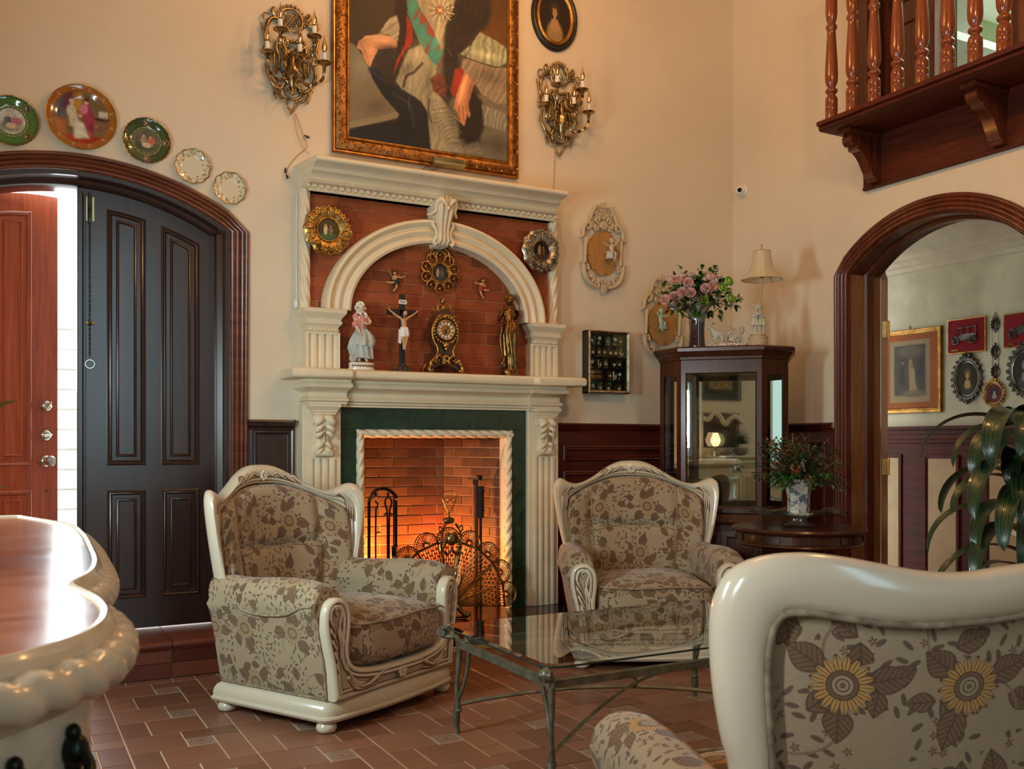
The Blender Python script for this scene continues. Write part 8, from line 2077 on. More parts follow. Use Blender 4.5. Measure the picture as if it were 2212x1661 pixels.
P = [hA+nrm*0.022, hA+nrm*0.034+Vector((0, 0, -.016))+dv*.008, lerp(hA, hB, .5)+nrm*0.038+Vector((0, 0, -.026)), hB+nrm*0.034+Vector((0, 0, -.016))-dv*.008, hB+nrm*0.022]
b.tube(catmull([tuple(p_) for p_ in P], 24), [0.006, 0.007, 0.010, 0.007, 0.006], 8); b.ell(lerp(hA, hB, .5)+nrm*0.038+Vector((0, 0, -.026)), (0.013, 0.013, 0.011)); b.build('bail_handle', simple('black_bronze_pull', (0.016, 0.020, 0.018), 0.3, 0.8), drw, 60)
# ------------------------------------------------------------------ corner curio cabinet
KA = -PI/4
cab = thing('curio_cabinet', 'tall dark mahogany curio cabinet with glass panels and mirrored back in the corner', 'cabinet', (3.90, 4.546, 0), KA)
KP = [(-.243, 0), (.243, 0), (.394, .151), (.394, .40), (-.394, .40), (-.394, .151)]
def kring(b, rows, cap=True):
    R = [[(x, y, z) for x, y in offset(KP, d)] for d, z in rows]; b.grid(np.array(R), cv=True)
    if cap: b.add(R[-1], [tuple(range(6))]); b.add(R[0], [tuple(range(6))])
b = MB(); kring(b, [(0.01, 0.0), (-.012, .0), (-.012, .07), (0, .085), (0, .70), (-.010, .705), (-.014, .72), (-.006, .735), (0, .76), (.012, .775)]); b.build('base', M['cab'], cab, 30)
for x0, x1 in ((-.225, -.005), (.005, .225)):
    b = MB(); ringframe(b, rect(x0, x1, .12, .66), [(0, 0), (.0, .010), (.03, .012), (.04, .004)], 'XZ', 0, -1, fill=(.04, .004)); dd = b.build('door', M['cab'], cab)
    b = MB(); b.ell((x1-.03 if x0 < 0 else x0+.03, -.022, .42), .010, 10, 8); b.build('knob', M['brass'], dd)
b = MB(); kring(b, [(.01, 1.66), (0, 1.665), (0, 1.715), (-.008, 1.72), (-.010, 1.735), (-.022, 1.745), (-.030, 1.762), (-.040, 1.768), (-.042, 1.788), (-.034, 1.797), (0, 1.7975)]); b.build('crown', M['cab'], cab, 25)
for (x, y), a in (((-.222, .022), 0), ((.222, .022), 0), ((-.374, .178), 0), ((.374, .178), 0), ((-.376, .38), 0), ((.376, .38), 0)):
    b = MB(); b.bx(x-.018, x+.018, y-.012, y+.014, .77, 1.67, .003); b.build('post', M['cab'], cab)
b = MB(); ringframe(b, rect(-.243, .243, .775, 1.665), [(0, 0), (0, .014), (.028, .014), (.034, .006), (.036, 0)], 'XZ', .010, -1); ringframe(b, rect(-.243, .243, .775, 1.665), [(.036, 0), (.036, -.012), (0, -.012)], 'XZ', .010, -1); dg_ = b.build('door_frame', M['cab'], cab, 30)
b = MB(); b.bx(-.207, .207, .008, .011, .81, 1.63); b.build('door_glass', M['pane'], dg_)
for s in (-1, 1):
    b = MB(); p0, p1 = Vector((s*.243, 0, 0)), Vector((s*.394, .151, 0)); d = (p1-p0); 
    for z0, z1 in ((.775, .815), (1.625, 1.665)): b.add([p0+d*.2+Vector((0, 0, z0)), p0+d*.8+Vector((0, 0, z0)), p0+d*.8+Vector((0, 0, z1)), p0+d*.2+Vector((0, 0, z1))], [(0, 1, 2, 3)])
    for u0, u1 in ((0, .20), (.80, 1)): b.add([p0+d*u0+Vector((0, 0, .775)), p0+d*u1+Vector((0, 0, .775)), p0+d*u1+Vector((0, 0, 1.665)), p0+d*u0+Vector((0, 0, 1.665))], [(0, 1, 2, 3)])
    sf = b.build('side_frame', M['cab'], cab)
    b = MB(); b.add([p0+d*.2+Vector((0, .004, .815)), p0+d*.8+Vector((0, .004, .815)), p0+d*.8+Vector((0, .004, 1.625)), p0+d*.2+Vector((0, .004, 1.625))], [(0, 1, 2, 3)]); b.build('side_glass', M['pane'], sf)
    b = MB(); b.bx(*sorted((s*.392, s*.396)), .17, .38, .78, 1.66); b.build('end_glass', M['pane'], cab)
b = MB(); b.bx(-.376, .376, .372, .376, .775, 1.665); b.build('mirror_back', M['mirror'], cab)
b = MB(); b.bx(-.39, .39, .377, .398, .77, 1.67); b.build('back_board', M['cab'], cab)
def kw(x, y, z):      # cabinet-local point to world
    return (3.90+x*math.cos(KA)-y*math.sin(KA), 4.546+x*math.sin(KA)+y*math.cos(KA), z)
KT = 1.7985
# ---- vase with roses
vl = kw(-.155, .10, KT); vs = thing('vase', 'tall dark glass vase with flared clear rim and purple painted roses on the cabinet', 'vase', vl)
def vmat():
    t = NT('dark_flashed_glass'); co = t.coord('Object'); s = t.n('ShaderNodeSeparateXYZ'); t.link(co, s.inputs[0]); z = E(t, s.outputs[2])
    t.set(color=t.ramp(z*4.0, [(0.1, (0.03, 0.012, 0.020)), (0.6, (0.05, 0.03, 0.03)), (1.0, (0.55, 0.50, 0.42))]), rough=0.04, coat=1.0); return t.m
b = MB(); b.lathe([(.052, 0), (.054, .01), (.050, .05), (.047, .12), (.052, .18), (.060, .225), (.078, .255), (.102, .272), (.098, .270), (.074, .252), (.05, .21)], 36, cap=False); b.build('body', vmat(), vs, 60)
def rose(b, c, r, up=(0, -0.4, 0.9), seed=0, open_=1.0):
    g = random.Random(seed); U = Vector(up).normalized(); q = U.to_track_quat('Z', 'Y')
    for k in range(11):
        ring_ = 0 if k < 2 else (1 if k < 5 else 2); a = k*2.4+g.uniform(-.2, .2); rr = r*(0.20, 0.50, 0.80)[ring_]; hh = r*(0.95, 0.80, 0.55)[ring_]; w = (1.9, 1.25, 1.0)[ring_]; rows = []
        for i in range(5):
            v = i/4; row = []
            for j in range(5):
                u = (j/4-.5)*2; ang = a+u*w; R = rr*(0.45+0.62*math.sin(v*PI*0.70))*(1+0.10*open_*v*v*ring_); z = -r*.35+(hh+r*.35)*v*(1-0.10*u*u)
                row.append(Vector(c)+q @ Vector((R*math.cos(ang), R*math.sin(ang), z)))
            rows.append(row)
        b.grid(np.array(rows))
def leaf(b, c, d, L, W, droop=0.3, n=7, fold=0.25):
    """pointed leaf from c along d"""
    d = Vector(d).normalized(); s = d.cross(Vector((0, 0, 1))); s = s.normalized() if s.length > 1e-3 else Vector((1, 0, 0)); u = s.cross(d); rows = []
    for i in range(n):
        t = i/(n-1); w = W*math.sin(PI*min(1, t*0.93+0.07))**0.8*(1-t*0.25); p = Vector(c)+d*L*t-Vector((0, 0, 1))*droop*L*t*t
        rows.append([p-s*w+u*w*fold, p, p+s*w+u*w*fold])
    UV = np.array([[(k*0.5+0.002*i, i/(n-1)) for k in range(3)] for i in range(n)]); b.grid(np.array(rows), uv=UV)
g = random.Random(21)
vz = Vector(vl)+Vector((0, 0, .26))
rp = [(1462, 606, 0), (1492, 633, 0), (1489, 630, 1), (1471, 608, 1), (1523, 624, 0), (1530, 598, 0), (1548, 608, 0), (1487, 612, 0), (1458, 641, 0), (1438, 648, 0), (1456, 661, 1), (1491, 596, 1), (1449, 602, 1), (1505, 641, 0), (1519, 650, 2), (1559, 622, 2), (1573, 609, 2), (1575, 645, 2), (1474, 632, 0), (1537, 620, 0)]
cr_ = Vector((CY, -SY, 0)); cf_ = Vector((SY, CY, 0)); vd = SY*vl[0]+CY*vl[1]
for k, (px, py, kind) in enumerate(rp):
    if k in (2,): continue
    d_ = vd-0.16+g.uniform(-.05, .08); P = atd(px, py, d_); r = (.035, .030, .033)[kind]
    t = thing('rose', ('pink', 'blush white', 'bright green')[kind]+' artificial rose in the vase bouquet, '+('upper' if py < 615 else 'lower' if py > 636 else 'middle')+(' left' if px < 1475 else ' right' if px > 1535 else ' centre')+f' of the bouquet, bloom {("facing out", "turned up", "half open", "small", "full")[k % 5]}', 'rose', P, group='roses in the vase bouquet')
    b = MB(); rose(b, (0, 0, 0), r, (P-vz).normalized()*0.9+(-cf_)*0.5, k); b.build('bloom', M[('rosep', 'rosew', 'roseg')[kind]], t, 180)
    b = MB(); e = vz-Vector((0, 0, .10))-P; b.tube(catmull([tuple(Vector((0, 0, -r*.4))), tuple(e*0.45+Vector((0, 0, -.01))), tuple(e)], 10), 0.0024, 5)
    for q in range(3): leaf(b, e*(0.03+q*.05), (P-vz).normalized()+Vector((g.uniform(-1, 1), g.uniform(-1, 1), g.uniform(-.4, .4))), .045, .011)
    b.build('stem', M['leaf'], t, 180)
b = MB(); b2 = MB(); b3 = MB()
for k in range(300):
    px, py = g.gauss(1512, 40), g.gauss(636, 24)
    if not (1425 < px < 1597 and 572 < py < 685): continue
    P = atd(px, py, vd-g.uniform(-.10, .13)); dr_ = (P-vz).normalized(); (b if k % 3 else b2)
    for q in range(5): leaf((b, b2, b3)[k % 3], P+Vector((g.uniform(-.01, .01),)*3), dr_+Vector((g.uniform(-1, 1), g.uniform(-1, 1), g.uniform(-.6, .8))), g.uniform(.03, .05) if k % 3 < 2 else .016, .013 if k % 3 < 2 else .005)
P = atd(1545, 575, vd)
for k in range(46): q = P+Vector((g.gauss(0, .012), g.gauss(0, .012), -k*.0022)); leaf(b3, q, (g.uniform(-1, 1), g.uniform(-1, 1), .7), .022, .005)
fol = thing('bouquet_foliage', 'green filler leaves and sprigs between the roses in the dark vase', 'foliage', (0, 0, 0)); fol['kind'] = 'stuff'
for q, m_ in ((b, 'leaf'), (b2, 'leafl'), (b3, 'leafg')): q.build('leaves', M[m_], fol, 180)['kind'] = 'stuff'
b = MB()
for k, (dx, z, r) in enumerate(((-.030, .03, .030), (-.012, .19, .024), (-.034, .14, .018), (-.028, .075, .016), (.0, .22, .014))):
    c_ = -cf_*0.052+cr_*dx; rose(b, tuple(c_+Vector((0, 0, z+.02))), r*.8, -cf_+Vector((0, 0, .1)), k)
b.build('applied_roses', simple('mauve_rose', (0.26, 0.10, 0.13), 0.4), vs, 180)
# ---- porcelain chariot group
cl = kw(.035, .10, KT); chg = thing('chariot_figurine', 'white porcelain figurine of a cherub in a shell chariot drawn by a goat', 'figurine', cl, -YAW)
PB = M['bisque']
b = MB(); g2 = random.Random(3)
for k in range(60): x = g2.uniform(-.115, .11); b.ell((x, g2.uniform(-.03, .03), .010+g2.uniform(0, .012)), (g2.uniform(.010, .02), .014, g2.uniform(.006, .014)), 7, 5)
b.bx(-.12, .115, -.034, .034, 0, .012, .004); b.build('rocky_base', simple('pink_white_base', (0.66, 0.54, 0.48), 0.35, coat=.4), chg, 60)
skin('goat', PB, chg, [(-.03, 0, .075), (-.055, 0, .085), (-.085, 0, .085), (-.10, 0, .108), (-.112, 0, .128), (-.130, -.003, .120), (-.090, .008, .055), (-.105, .008, .035), (-.10, .008, .018), (-.08, -.010, .05), (-.085, -.010, .02), (-.030, .010, .05), (-.020, .010, .036), (-.028, .010, .018), (-.035, -.010, .045), (-.05, -.010, .02), (-.012, 0, .09)],
     [(0, 1), (1, 2), (2, 3), (3, 4), (4, 5), (2, 6), (6, 7), (7, 8), (2, 9), (9, 10), (0, 11), (11, 12), (12, 13), (0, 14), (14, 15), (0, 16)], [.020, .019, .020, .013, .012, .006, .008, .005, .004, .008, .004, .010, .006, .004, .009, .004, .004])
b = MB()
for s in (-1, 1):
    b.tube(catmull([(-.108, s*.006, .136), (-.100, s*.010, .152), (-.084, s*.014, .156), (-.076, s*.016, .146)], 12), [.004, .0035, .002], 6); b.ell((-.100, s*.012, .130), (.008, .004, .005))
for k in range(8): b.ell((-.118+.004*k, 0, .150+.004*math.sin(k*2)), .006, 6, 4)
b.tube(catmull([(-.06, -.014, .085), (-.02, -.018, .075), (.02, -.016, .06)], 10), .0018, 5); b.build('horns_and_reins', PB, chg, 60)
b = MB(); prof_ = catmull([(-.005, .045), (.02, .035), (.06, .035), (.092, .05), (.105, .085), (.115, .118), (.102, .128), (.094, .115), (.098, .10), (.08, .075), (.05, .06), (.01, .065)], 40)
b.prism([tuple(p_) for p_ in prof_], -.024, .024, 'XZ')
for s in (-1, 1): b.tube(catmull([(.0, s*.024, .06), (.03, s*.026, .085), (.055, s*.026, .105), (.05, s*.026, .12), (.038, s*.026, .112)], 16), [.004, .006, .004], 6); b.tube(catmull([(.06, s*.026, .07), (.085, s*.026, .10), (.080, s*.026, .128), (.094, s*.026, .135)], 16), [.004, .006, .003], 6)
b.build('shell_chariot', PB, chg, 60)
for s in (-1, 1):
    b = MB(); b.tube([(.058+.027*math.cos(t_), s*.030, .040+.027*math.sin(t_)) for t_ in np.linspace(0, 2*PI, 24, endpoint=False)], .005, 6, closed=True); b.ell((.058, s*.031, .040), .007)
    for k in range(8): b.tube([(.058, s*.030, .040), (.058+.026*math.cos(k*PI/4), s*.030, .040+.026*math.sin(k*PI/4))], .0025, 5)
    b.build('wheel', PB, chg, 60)
figure('driver', PB, chg, .105, dict(pelvis=(0, 0, .0), chest=(-.02, 0, .26), neck=(-.02, 0, .36), head=(-.03, -.02, .50), face=(-.8, -.6, 0), arms=[[(-.02, -.12, .30), (-.16, -.14, .2), (-.26, -.10, .26), (-.30, -.1, .28)], [(-.02, .12, .30), (.1, .14, .3), (.14, .1, .42), (.14, .1, .46)]], legs=[[(-.02, -.07, -.06), (-.2, -.08, -.02), (-.22, -.08, -.26), (-.28, -.08, -.28)], [(.04, .07, -.06), (-.1, .08, -.02), (-.12, .08, -.26), (-.18, .08, -.28)]]), at=(.012, 0, .085), fat=1.2, child=True)
# ---- figural table lamp
ll = kw(.215, .12, KT); lp = thing('table_lamp', 'table lamp with ivory silk bell shade and pair of embracing children on pierced round pedestal', 'lamp', ll, -YAW); lp.scale = (.86, .86, .86)
b = MB(); b.lathe([(.074, 0), (.076, .006), (.070, .010), (.066, .016), (.066, .062), (.070, .066), (.068, .072), (.052, .074), (.050, .082), (.056, .086), (.052, .094), (.02, .096)], 36); pd = b.build('pedestal', M['aged'], lp, 40)
b = MB()
for k in range(22):
    for s in (-1, 1):
        a = k*2*PI/22; b.tube([(.0675*math.cos(a+s*u*.28), .0675*math.sin(a+s*u*.28), .020+u*.038) for u in np.linspace(0, 1, 5)], .0022, 5)
b.build('basket_weave', M['aged'], pd, 60)
for nm, s in (('boy_figure', 1), ('girl_figure', -1)):
    figure(nm, PB, lp, .20, dict(pelvis=(s*.12, 0, .50), chest=(s*.10, 0, .70), neck=(s*.09, 0, .80), head=(s*.065, 0, .93), face=(-s, -.5, 0),
        arms=[[(s*.06, -.09, .75), (-s*.04, -.15, .68), (-s*.14, -.10, .74), (-s*.18, -.08, .75)], [(s*.18, .02, .75), (s*.22, -.08, .64), (s*.08, -.13, .62), (s*.03, -.13, .64)]],
        legs=[[(s*.07, 0, .44), (s*.07, 0, .26), (s*.07, 0, .05), (s*.05, -.06, .02)], [(s*.18, 0, .44), (s*.20, 0, .26), (s*.21, 0, .05), (s*.20, -.06, .02)]]), at=(0, 0, .092), fat=1.1, child=True)
    b = MB(); drape(b, (s*.024, 0, .092), [(.062, .034, .028, 0, 0), (.085, .028, .024, 0, 0), (.11, .020, .018, 0, 0), (.14, .020, .019, 0, 0), (.152, .014, .014, 0, 0)], 7, .12, 28, seed=s); curls(b, (s*.014, .004, .283), .019, 22, .36, 5+s)
    b.build('tunic_and_hair', PB if s < 0 else simple('pale_green_tunic', (0.42, 0.50, 0.28), 0.5), lp, 60)
b = MB(); b.tube(catmull([(.012, .01, .20), (.016, .01, .32), (.028, .01, .40), (.030, .0, .47), (.028, 0, .50)], 20), .0058, 8); b.build('stem', M['aged'], lp, 60)
b = MB(); b.at(.028, 0, 0); b.lathe([(.012, .495), (.020, .505), (.020, .53), (.014, .54)], 16); b.tube([(0, 0, .54), (0, 0, .715)], .0025, 6); b.lathe([(.003, .70), (.009, .706), (.004, .712), (.007, .722), (.002, .745)], 12); b.at(); b.build('socket_and_finial', M['brightbrass'], lp, 60)
b = MB(); A = np.linspace(0, 2*PI, 49); SP = [(.062, .690), (.066, .66), (.075, .60), (.096, .54), (.125, .50), (.148, .485)]; SP = catmull(SP, 16); 
rows = [[((r*(1-.045*abs(math.sin(4*a)))*math.cos(a))+.028, r*(1-.045*abs(math.sin(4*a)))*math.sin(a), z) for a in A[:-1]] for r, z in SP]
b.grid(np.array(rows), cv=True); shd = b.build('bell_shade', M['shade'], lp, 60)
b = MB()
for r, z in (SP[0], SP[-1]): b.tube([((r*(1-.045*abs(math.sin(4*a)))*math.cos(a))+.028, r*(1-.045*abs(math.sin(4*a)))*math.sin(a), z) for a in A[:-1]], .0035, 6, closed=True)
for k in range(8): a = k*PI/4; b.tube([(r*1.003*math.cos(a)+.028, r*1.003*math.sin(a), z) for r, z in SP], .0018, 5)
b.build('shade_trim', simple('cream_braid', (0.50, 0.42, 0.28), 0.7), lp, 60)

# ------------------------------------------------------------------ drum table, glass dish and potted plant
dt = thing('drum_table', 'round dark mahogany drum table with small drawers between cabinet and doorway', 'table', (3.93, 3.93, 0))
b = MB(); b.lathe([(.02, .64), (.33, .64), (.345, .648), (.34, .656), (.335, .66), (.335, .705), (.345, .712), (.36, .718), (.366, .728), (.36, .738), (.30, .740), (.001, .740)], 64); tp = b.build('top', M['cab'], dt, 40)
for k in range(8):
    a = k*PI/4+.2; b = MB(); P = [(.338*math.cos(a+u), .338*math.sin(a+u)) for u in np.linspace(-.30, .30, 9)]
    b.grid(np.array([[(x*s_, y*s_, z) for x, y in P] for s_, z in ((.99, .664), (1.008, .666), (1.008, .700), (.99, .702))])); dw = b.build('drawer', M['cab'], dt, 40)
    b = MB(); b.tube([(.350*math.cos(a)+.010*math.cos(t_)*-math.sin(a), .350*math.sin(a)+.010*math.cos(t_)*math.cos(a), .680+.010*math.sin(t_)) for t_ in np.linspace(0, 2*PI, 12, endpoint=False)], .0018, 5, closed=True); b.ell((.346*math.cos(a), .346*math.sin(a), .69), .004); b.build('ring_pull', M['pewter'], dw)
b = MB(); b.lathe([(.035, .16), (.06, .18), (.045, .22), (.03, .26), (.05, .33), (.055, .38), (.035, .44), (.028, .52), (.05, .58), (.09, .64)], 28); b.build('pedestal', M['cab'], dt, 60)
for k in range(4):
    a = k*PI/2+.4; c, s = math.cos(a), math.sin(a); b = MB(); b.tube([(c*r, s*r, z) for r, z in catmull([(.03, .22), (.12, .22), (.20, .14), (.26, .05), (.31, .022)], 18)], [.03, .028, .022, .018, .020], 8); b.build('leg', M['cab'], dt, 60)
def cutglass():
    t = NT('cut_crystal'); co = t.coord('Object'); tr = t.n('ShaderNodeBsdfTransparent'); tr.inputs[0].default_value = (.80, .84, .84, 1); gl = t.n('ShaderNodeBsdfGlossy'); gl.inputs['Roughness'].default_value = .12
    mx = t.n('ShaderNodeMixShader'); mx.inputs[0].default_value = .35; t.link(tr.outputs[0], mx.inputs[1]); t.link(gl.outputs[0], mx.inputs[2]); bp_ = t.n('ShaderNodeBump'); bp_.inputs['Distance'].default_value = .01
    v = t.n('ShaderNodeTexVoronoi'); v.inputs['Scale'].default_value = 60; t.link(co, v.inputs[0]); t.link(v.outputs['Distance'], bp_.inputs['Height']); t.link(bp_.outputs[0], gl.inputs['Normal']); t.link(mx.outputs[0], t.out.inputs[0]); return t.m
gd = thing('glass_dish', 'wide scalloped cut glass dish under the blue and white flower pot', 'dish', (3.93, 3.93, .741))
b = MB(); b.lathe([(.09, 0), (.095, .004), (.05, .02), (.045, .04), (.06, .055)], 40); b.build('foot', M['porc'] if False else cutglass(), gd, 60)
A = np.linspace(0, 2*PI, 96, endpoint=False); b = MB()
b.grid(np.array([[(r*(1+.05*q*math.cos(14*a))*math.cos(a), r*(1+.05*q*math.cos(14*a))*math.sin(a), .055+z*.7+.014*q*math.cos(7*a)) for a in A] for r, z, q in ((.001, .006, 0), (.12, .004, 0), (.17, .014, .1), (.22, .030, .4), (.262, .040, 1), (.270, .042, 1), (.262, .034, 1), (.20, .018, .3), (.12, .0, 0))]), cv=True)
b.build('dish', cutglass(), gd, 60)
pl_ = thing('flower_pot', 'blue and white patterned flared porcelain pot standing in the glass dish', 'pot', (3.93, 3.93, .802))
def delft():
    t = NT('delft_pattern'); co = t.coord('Object'); n_ = t.noise(co, 22, 4, .7, 1.0); n2 = t.noise(co, 45, 3, .6, .8)
    c = t.ramp(n_, [(.50, (.58, .56, .46)), (.56, (.10, .14, .22))]); c = t.mix(n2.gt(.62), c, (.16, .17, .15)); t.set(color=c, rough=.2, coat=.5); return t.m
b = MB(); b.lathe([(.078, 0), (.080, .006), (.076, .012), (.062, .016), (.060, .03), (.062, .10), (.070, .16), (.086, .196), (.088, .200), (.080, .198)], 8, wob=None, cap=False); b.build('body', delft(), pl_, 20)
b = MB(); b.lathe([(.001, .185), (.078, .185)], 16, cap=False); b.build('soil', M['black'], pl_)
po = thing('boxwood_plant', 'bushy artificial plant with green and rust sprigs in the blue and white pot', 'plant', (3.93, 3.93, .985))
g = random.Random(9); BB = {'leafl': MB(), 'leafg': MB(), 'leafb': MB(), 'leaf': MB()}; stm = MB()
for k in range(190):
    a = g.uniform(0, 2*PI); el = g.uniform(-.25, 1.45); R = g.uniform(.15, .335)*(1 if el < 1.0 else .95); d = Vector((math.cos(a)*math.cos(el), math.sin(a)*math.cos(el), math.sin(el)*.85+.05)); e = d*R
    stm.tube([(0, 0, 0), tuple(e*.5+Vector((0, 0, .02))), tuple(e)], .0015, 4); low = el < .25 and R < .24
    m_ = g.choice(['leafl', 'leafl', 'leaf']) if low else g.choice(['leafg', 'leafg', 'leafb', 'leaf', 'leafb'])
    for q in range(15):
        u = .35+q*.045; P = e*u+Vector((g.gauss(0, .006), g.gauss(0, .006), g.gauss(0, .006)+.02*math.sin(u*3))); leaf(BB[m_], P, d*.6+Vector((g.uniform(-1, 1), g.uniform(-1, 1), g.uniform(-.8, .9))), g.uniform(.018, .030), g.uniform(.006, .009), .2, 4)
for nm, q in BB.items(): q.build('leaves', M[nm], po, 180)['kind'] = 'stuff'
stm.build('stems', M['leaf'], po)['kind'] = 'stuff'

# ------------------------------------------------------------------ corn plant at the right edge, in front of the doorway
cp = thing('corn_plant', 'tall corn plant with long drooping striped leaves at the right edge by the doorway', 'plant', (3.72, 2.42, 0))
b = MB(); b.lathe([(.11, 0), (.13, .02), (.145, .22), (.155, .26), (.145, .26), (.135, .24)], 32, cap=False); b.at(0, 0, 0); b.lathe([(.001, .24), (.136, .24)], 24, cap=False); b.build('pot', simple('brown_glazed_pot', (.06, .03, .02), .3), cp, 60)
b = MB(); b.tube(catmull([(0, 0, .2), (.01, 0, .6), (-.01, .01, 1.0), (0, 0, 1.30)], 16), [.022, .018, .014], 10); b.build('cane', simple('tan_cane', (.22, .15, .08), .8, bump=.3), cp, 60)
def strap(c, d, L, W, drop, curl=0.0):
    d = Vector(d).normalized(); s = d.cross(Vector((0, 0, 1))).normalized(); n = 22; rows = []; p = Vector(c); th = math.asin(max(-1, min(1, d.z))); hd_ = Vector((d.x, d.y, 0)).normalized(); st = L/(n-1)
    for i in range(n):
        t = i/(n-1); w = W*min(1, .25+t*3.2)*math.sqrt(max(0, 1-t**3.2)); a = th-drop*t**1.3; dd = hd_*math.cos(a)+Vector((0, 0, math.sin(a))); u = s.cross(dd)
        rows.append([p-s*w+u*w*.35, p-s*w*.5+u*w*.10, p+u*0, p+s*w*.5+u*w*.10, p+s*w+u*w*.35]); p = p+dd*st+s*curl*st*t
    return rows
lv = [(-160, .92, .55, .050, 2.3), (-176, 1.02, .55, .050, 2.2), (165, .98, .45, .036, 2.0), (-140, 1.10, .60, .055, 2.5), (-190, .72, .50, .030, 1.6), (172, .66, .46, .028, 1.8), (-165, .60, .50, .026, 1.7), (-120, 1.20, .5, .05, 2.4), (-150, 1.24, .45, .045, 2.2), (-200, 1.22, .42, .034, 1.9), (-100, .95, .6, .05, 2.3), (-80, 1.15, .5, .05, 2.2), (-60, .8, .55, .045, 2.0), (-30, 1.2, .5, .045, 2.1), (10, 1.1, .5, .045, 2.2), (50, 1.25, .5, .04, 2.1), (90, 1.0, .5, .045, 2.3), (130, 1.22, .5, .045, 2.2), (-130, .70, .45, .04, 2.2), (-175, .52, .40, .03, 1.9), (-110, 1.28, .5, .05, 1.9), (150, .85, .5, .04, 2.2), (-170, 1.25, .5, .055, 2.6), (178, 1.18, .46, .05, 2.6), (-155, 1.0, .5, .055, 2.5), (-185, .88, .46, .048, 2.5), (-145, .85, .5, .055, 2.4), (-178, .78, .5, .05, 2.4), (-168, 1.12, .35, .05, 2.8)]
for k, (a, z, L, W, drp) in enumerate(lv):
    th = math.radians(a); rows = strap((0.008*math.cos(th), 0.008*math.sin(th), z), (math.cos(th), math.sin(th), .9 if drp > 1.9 else .6), L*1.1, W*.95, drp+.2, rnd.uniform(-.2, .2))
    b = MB(); n = len(rows); UV = np.array([[(q*.25, i*.02) for q in range(5)] for i in range(n)]); b.grid(np.array(rows), uv=UV); b.build('leaf', M['corn'], cp, 180)
# white cone shade glimpsed behind the palm
ws = thing('floor_lamp', 'white cone shaded floor lamp mostly hidden behind the corn plant leaves', 'lamp', (4.05, 2.50, 0))
b = MB(); b.lathe([(.20, .80), (.07, 1.12)], 36, cap=False); b.build('shade', M['porc'], ws, 60)
b = MB(); b.tube([(0, 0, .02), (0, 0, 1.0)], .012, 10); b.lathe([(.13, 0), (.13, .015), (.03, .025)], 28); b.build('stand', M['brass'], ws)

# ------------------------------------------------------------------ things reflected in the cabinet mirror, along the left wall
bf = thing('buffet', 'ivory buffet with rope edged top against the left wall beside the camera', 'buffet', (LX+.01, .56, 0))
b = MB(); b.bx(0, .34, -.30, .30, 0.04, 1.02, .004); b.build('body', LQ, bf)
b = MB(); b.bx(0, .37, -.32, .32, 1.02, 1.045, .006); b.build('top', LQ, bf)
b = MB(); b.tube([(.375, y, 1.03) for y in np.linspace(-.32, .32, 70)], .014, 8, lobes=(3, .2), twist=.5); b.build('rope_edge', LQ, bf, 60)
for y0, y1, z0, z1 in ((-.28, .28, .83, .98), (-.28, -.01, .10, .80), (.01, .28, .10, .80)):
    b = MB(); ringframe(b, rect(y0, y1, z0, z1), [(0, 0), (.0, .012), (.03, .014), (.04, .004)], 'YZ', .34, 1, fill=(.04, .004)); o = b.build('drawer' if z0 > .8 else 'door', LQ, bf)
    b = MB(); b.ell((.365, (y0+y1)/2, (z0+z1)/2), .012); b.build('knob', M['black'], o)
for k, y in enumerate((.44, .70)):
    pt_ = thing('potted_plant', ('grey bowl of bushy green leaves nearer the camera on the buffet', 'grey bowl of bushy green leaves at the far end of the buffet')[k], 'plant', (LX+.20, y, 1.046))
    b = MB(); b.lathe([(.05, 0), (.09, .03), (.10, .07), (.085, .10)], 20); b.build('bowl', simple('grey_bowl', (.20, .18, .16), .6) if k == 0 else bpy.data.materials['grey_bowl'], pt_, 60)
    b = MB()
    for q in range(420): v = Vector((g.gauss(0, .05), g.gauss(0, .045), .14+abs(g.gauss(0, .06)))); leaf(b, v, v-Vector((0, 0, .1)), .03, .011, .2, 4)
    b.build('leaves', M['leafg'], pt_, 180)['kind'] = 'stuff'
om = thing('oil_lamp', 'glowing frosted glass oil lamp on the buffet', 'lamp', (LX+.24, .90, 1.046))
b = MB(); b.lathe([(.05, 0), (.03, .02), (.015, .08), (.03, .12)], 16); b.build('base', M['brass'], om, 60)
b = MB(); b.lathe([(.03, .12), (.06, .17), (.062, .20), (.045, .25), (.03, .29)], 20); b.build('globe', emit('warm_globe', (1, .62, .30), 4.0), om, 60)
wm = thing('wall_mirror', 'wall mirror in wavy ivory frame above the buffet', 'mirror', (LX, .60, 1.50))
b = MB(); b.bx(.002, .010, -.30, .30, -.35, .10); b.build('glass', M['cab'], wm)
b = MB(); b.tube(catmull([(.03, -.34, -.02), (.03, -.22, .06), (.03, -.12, .02), (.03, -.04, -.05), (.03, .05, .06), (.03, .14, .11), (.03, .24, .02), (.03, .34, .03)], 50), .034, 10, flat=(1, .7)); b.build('frame', LQ, wm, 60)
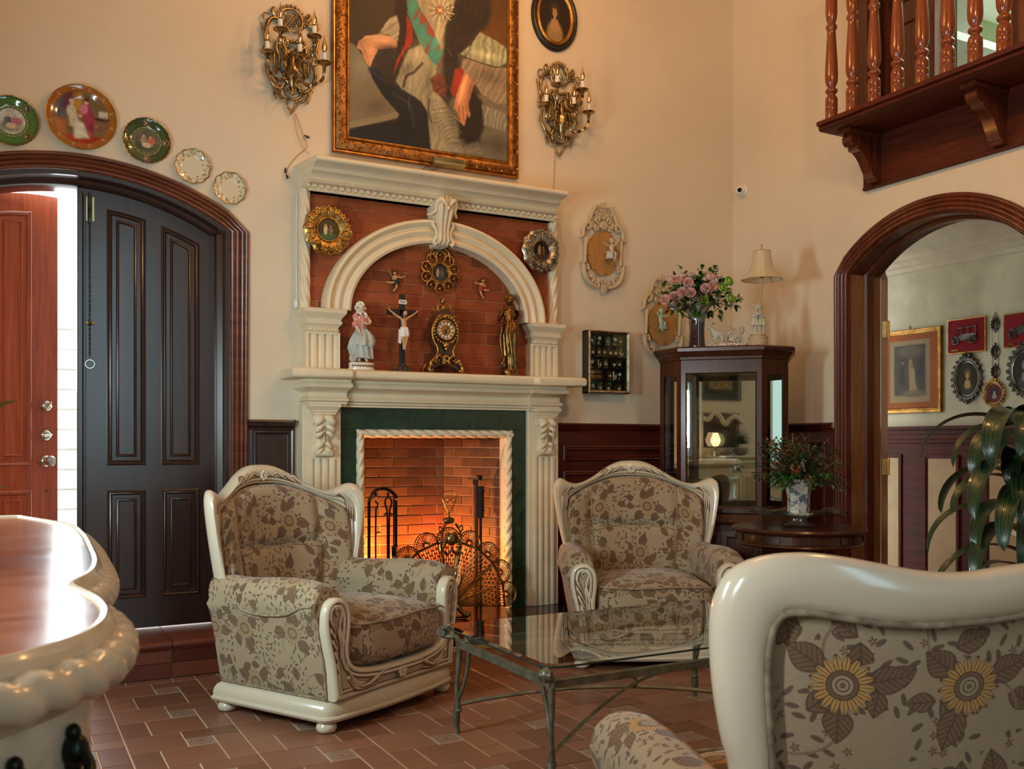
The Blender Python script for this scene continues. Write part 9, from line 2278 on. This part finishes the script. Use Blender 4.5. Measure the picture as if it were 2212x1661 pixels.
dp_ = thing('dark_picture', 'large dark green framed picture high on the left wall', 'picture', (LX, .62, 2.03))
b = MB(); ringframe(b, rect(-.34, .34, -.26, .26), [(0, 0), (0, .03), (.03, .035), (.07, .015), (.075, .01)], 'YZ', 0, 1, fill=(.075, .01)); b.build('frame', simple('dark_green_lacquer', (.012, .03, .02), .12, coat=1), dp_, 30)
b = MB(); b.bx(.011, .014, -.2, .2, -.12, .12); b.build('picture', M['goldcarve'], dp_)
# leaf tips of a plant standing on the sideboard, at the very left edge
sp = thing('sideboard_plant', 'green leafed plant on the sideboard, only leaf tips in view at the left edge', 'plant', (-.22, 1.62, 1.006))
b = MB(); b.lathe([(.05, 0), (.07, .06), (.075, .11)], 20); b.build('pot', M['porc'], sp, 60)
b = MB()
for q in range(150): v = Vector((g.gauss(0, .07), g.gauss(0, .07), .12+abs(g.gauss(0, .07)))); leaf(b, v, v-Vector((0, 0, .08)), .045, .016, .2, 5)
b.build('leaves', M['leafl'], sp, 180)['kind'] = 'stuff'

# chandelier over the hearth, just above the frame of view
cn = thing('chandelier', 'brass five-armed chandelier hanging above the hearth, just over the top of the view', 'chandelier', (2.35, 4.05, 4.0))
b = MB(); b.tube([(0, 0, .18), (0, 0, 1.2)], .008, 6); b.lathe([(.01, -.12), (.05, -.08), (.03, -.02), (.06, .04), (.03, .12), (.015, .2)], 20); b.build('stem', M['brass'], cn, 60)
for k in range(5):
    a = k*2*PI/5; c, s = math.cos(a), math.sin(a); b = MB(); b.tube([(c*r, s*r, z) for r, z in catmull([(.03, 0), (.14, -.08), (.27, -.07), (.34, 0)], 16)], .009, 8); b.at(c*.34, s*.34, 0); b.lathe([(.01, 0), (.04, .01), (.012, .014), (.012, .075)], 16); b.build('arm', M['brass'], cn, 60)
c2 = copy_tree(cn); c2.location = (2.9, 2.0, 3.98); c2['label'] = 'added second brass five-armed chandelier, unseen, above the warm lamp nearer the sofa'  # added fixture, copied over the unseen warm lamp
for o in (cn, c2): o['group'] = 'brass chandeliers'
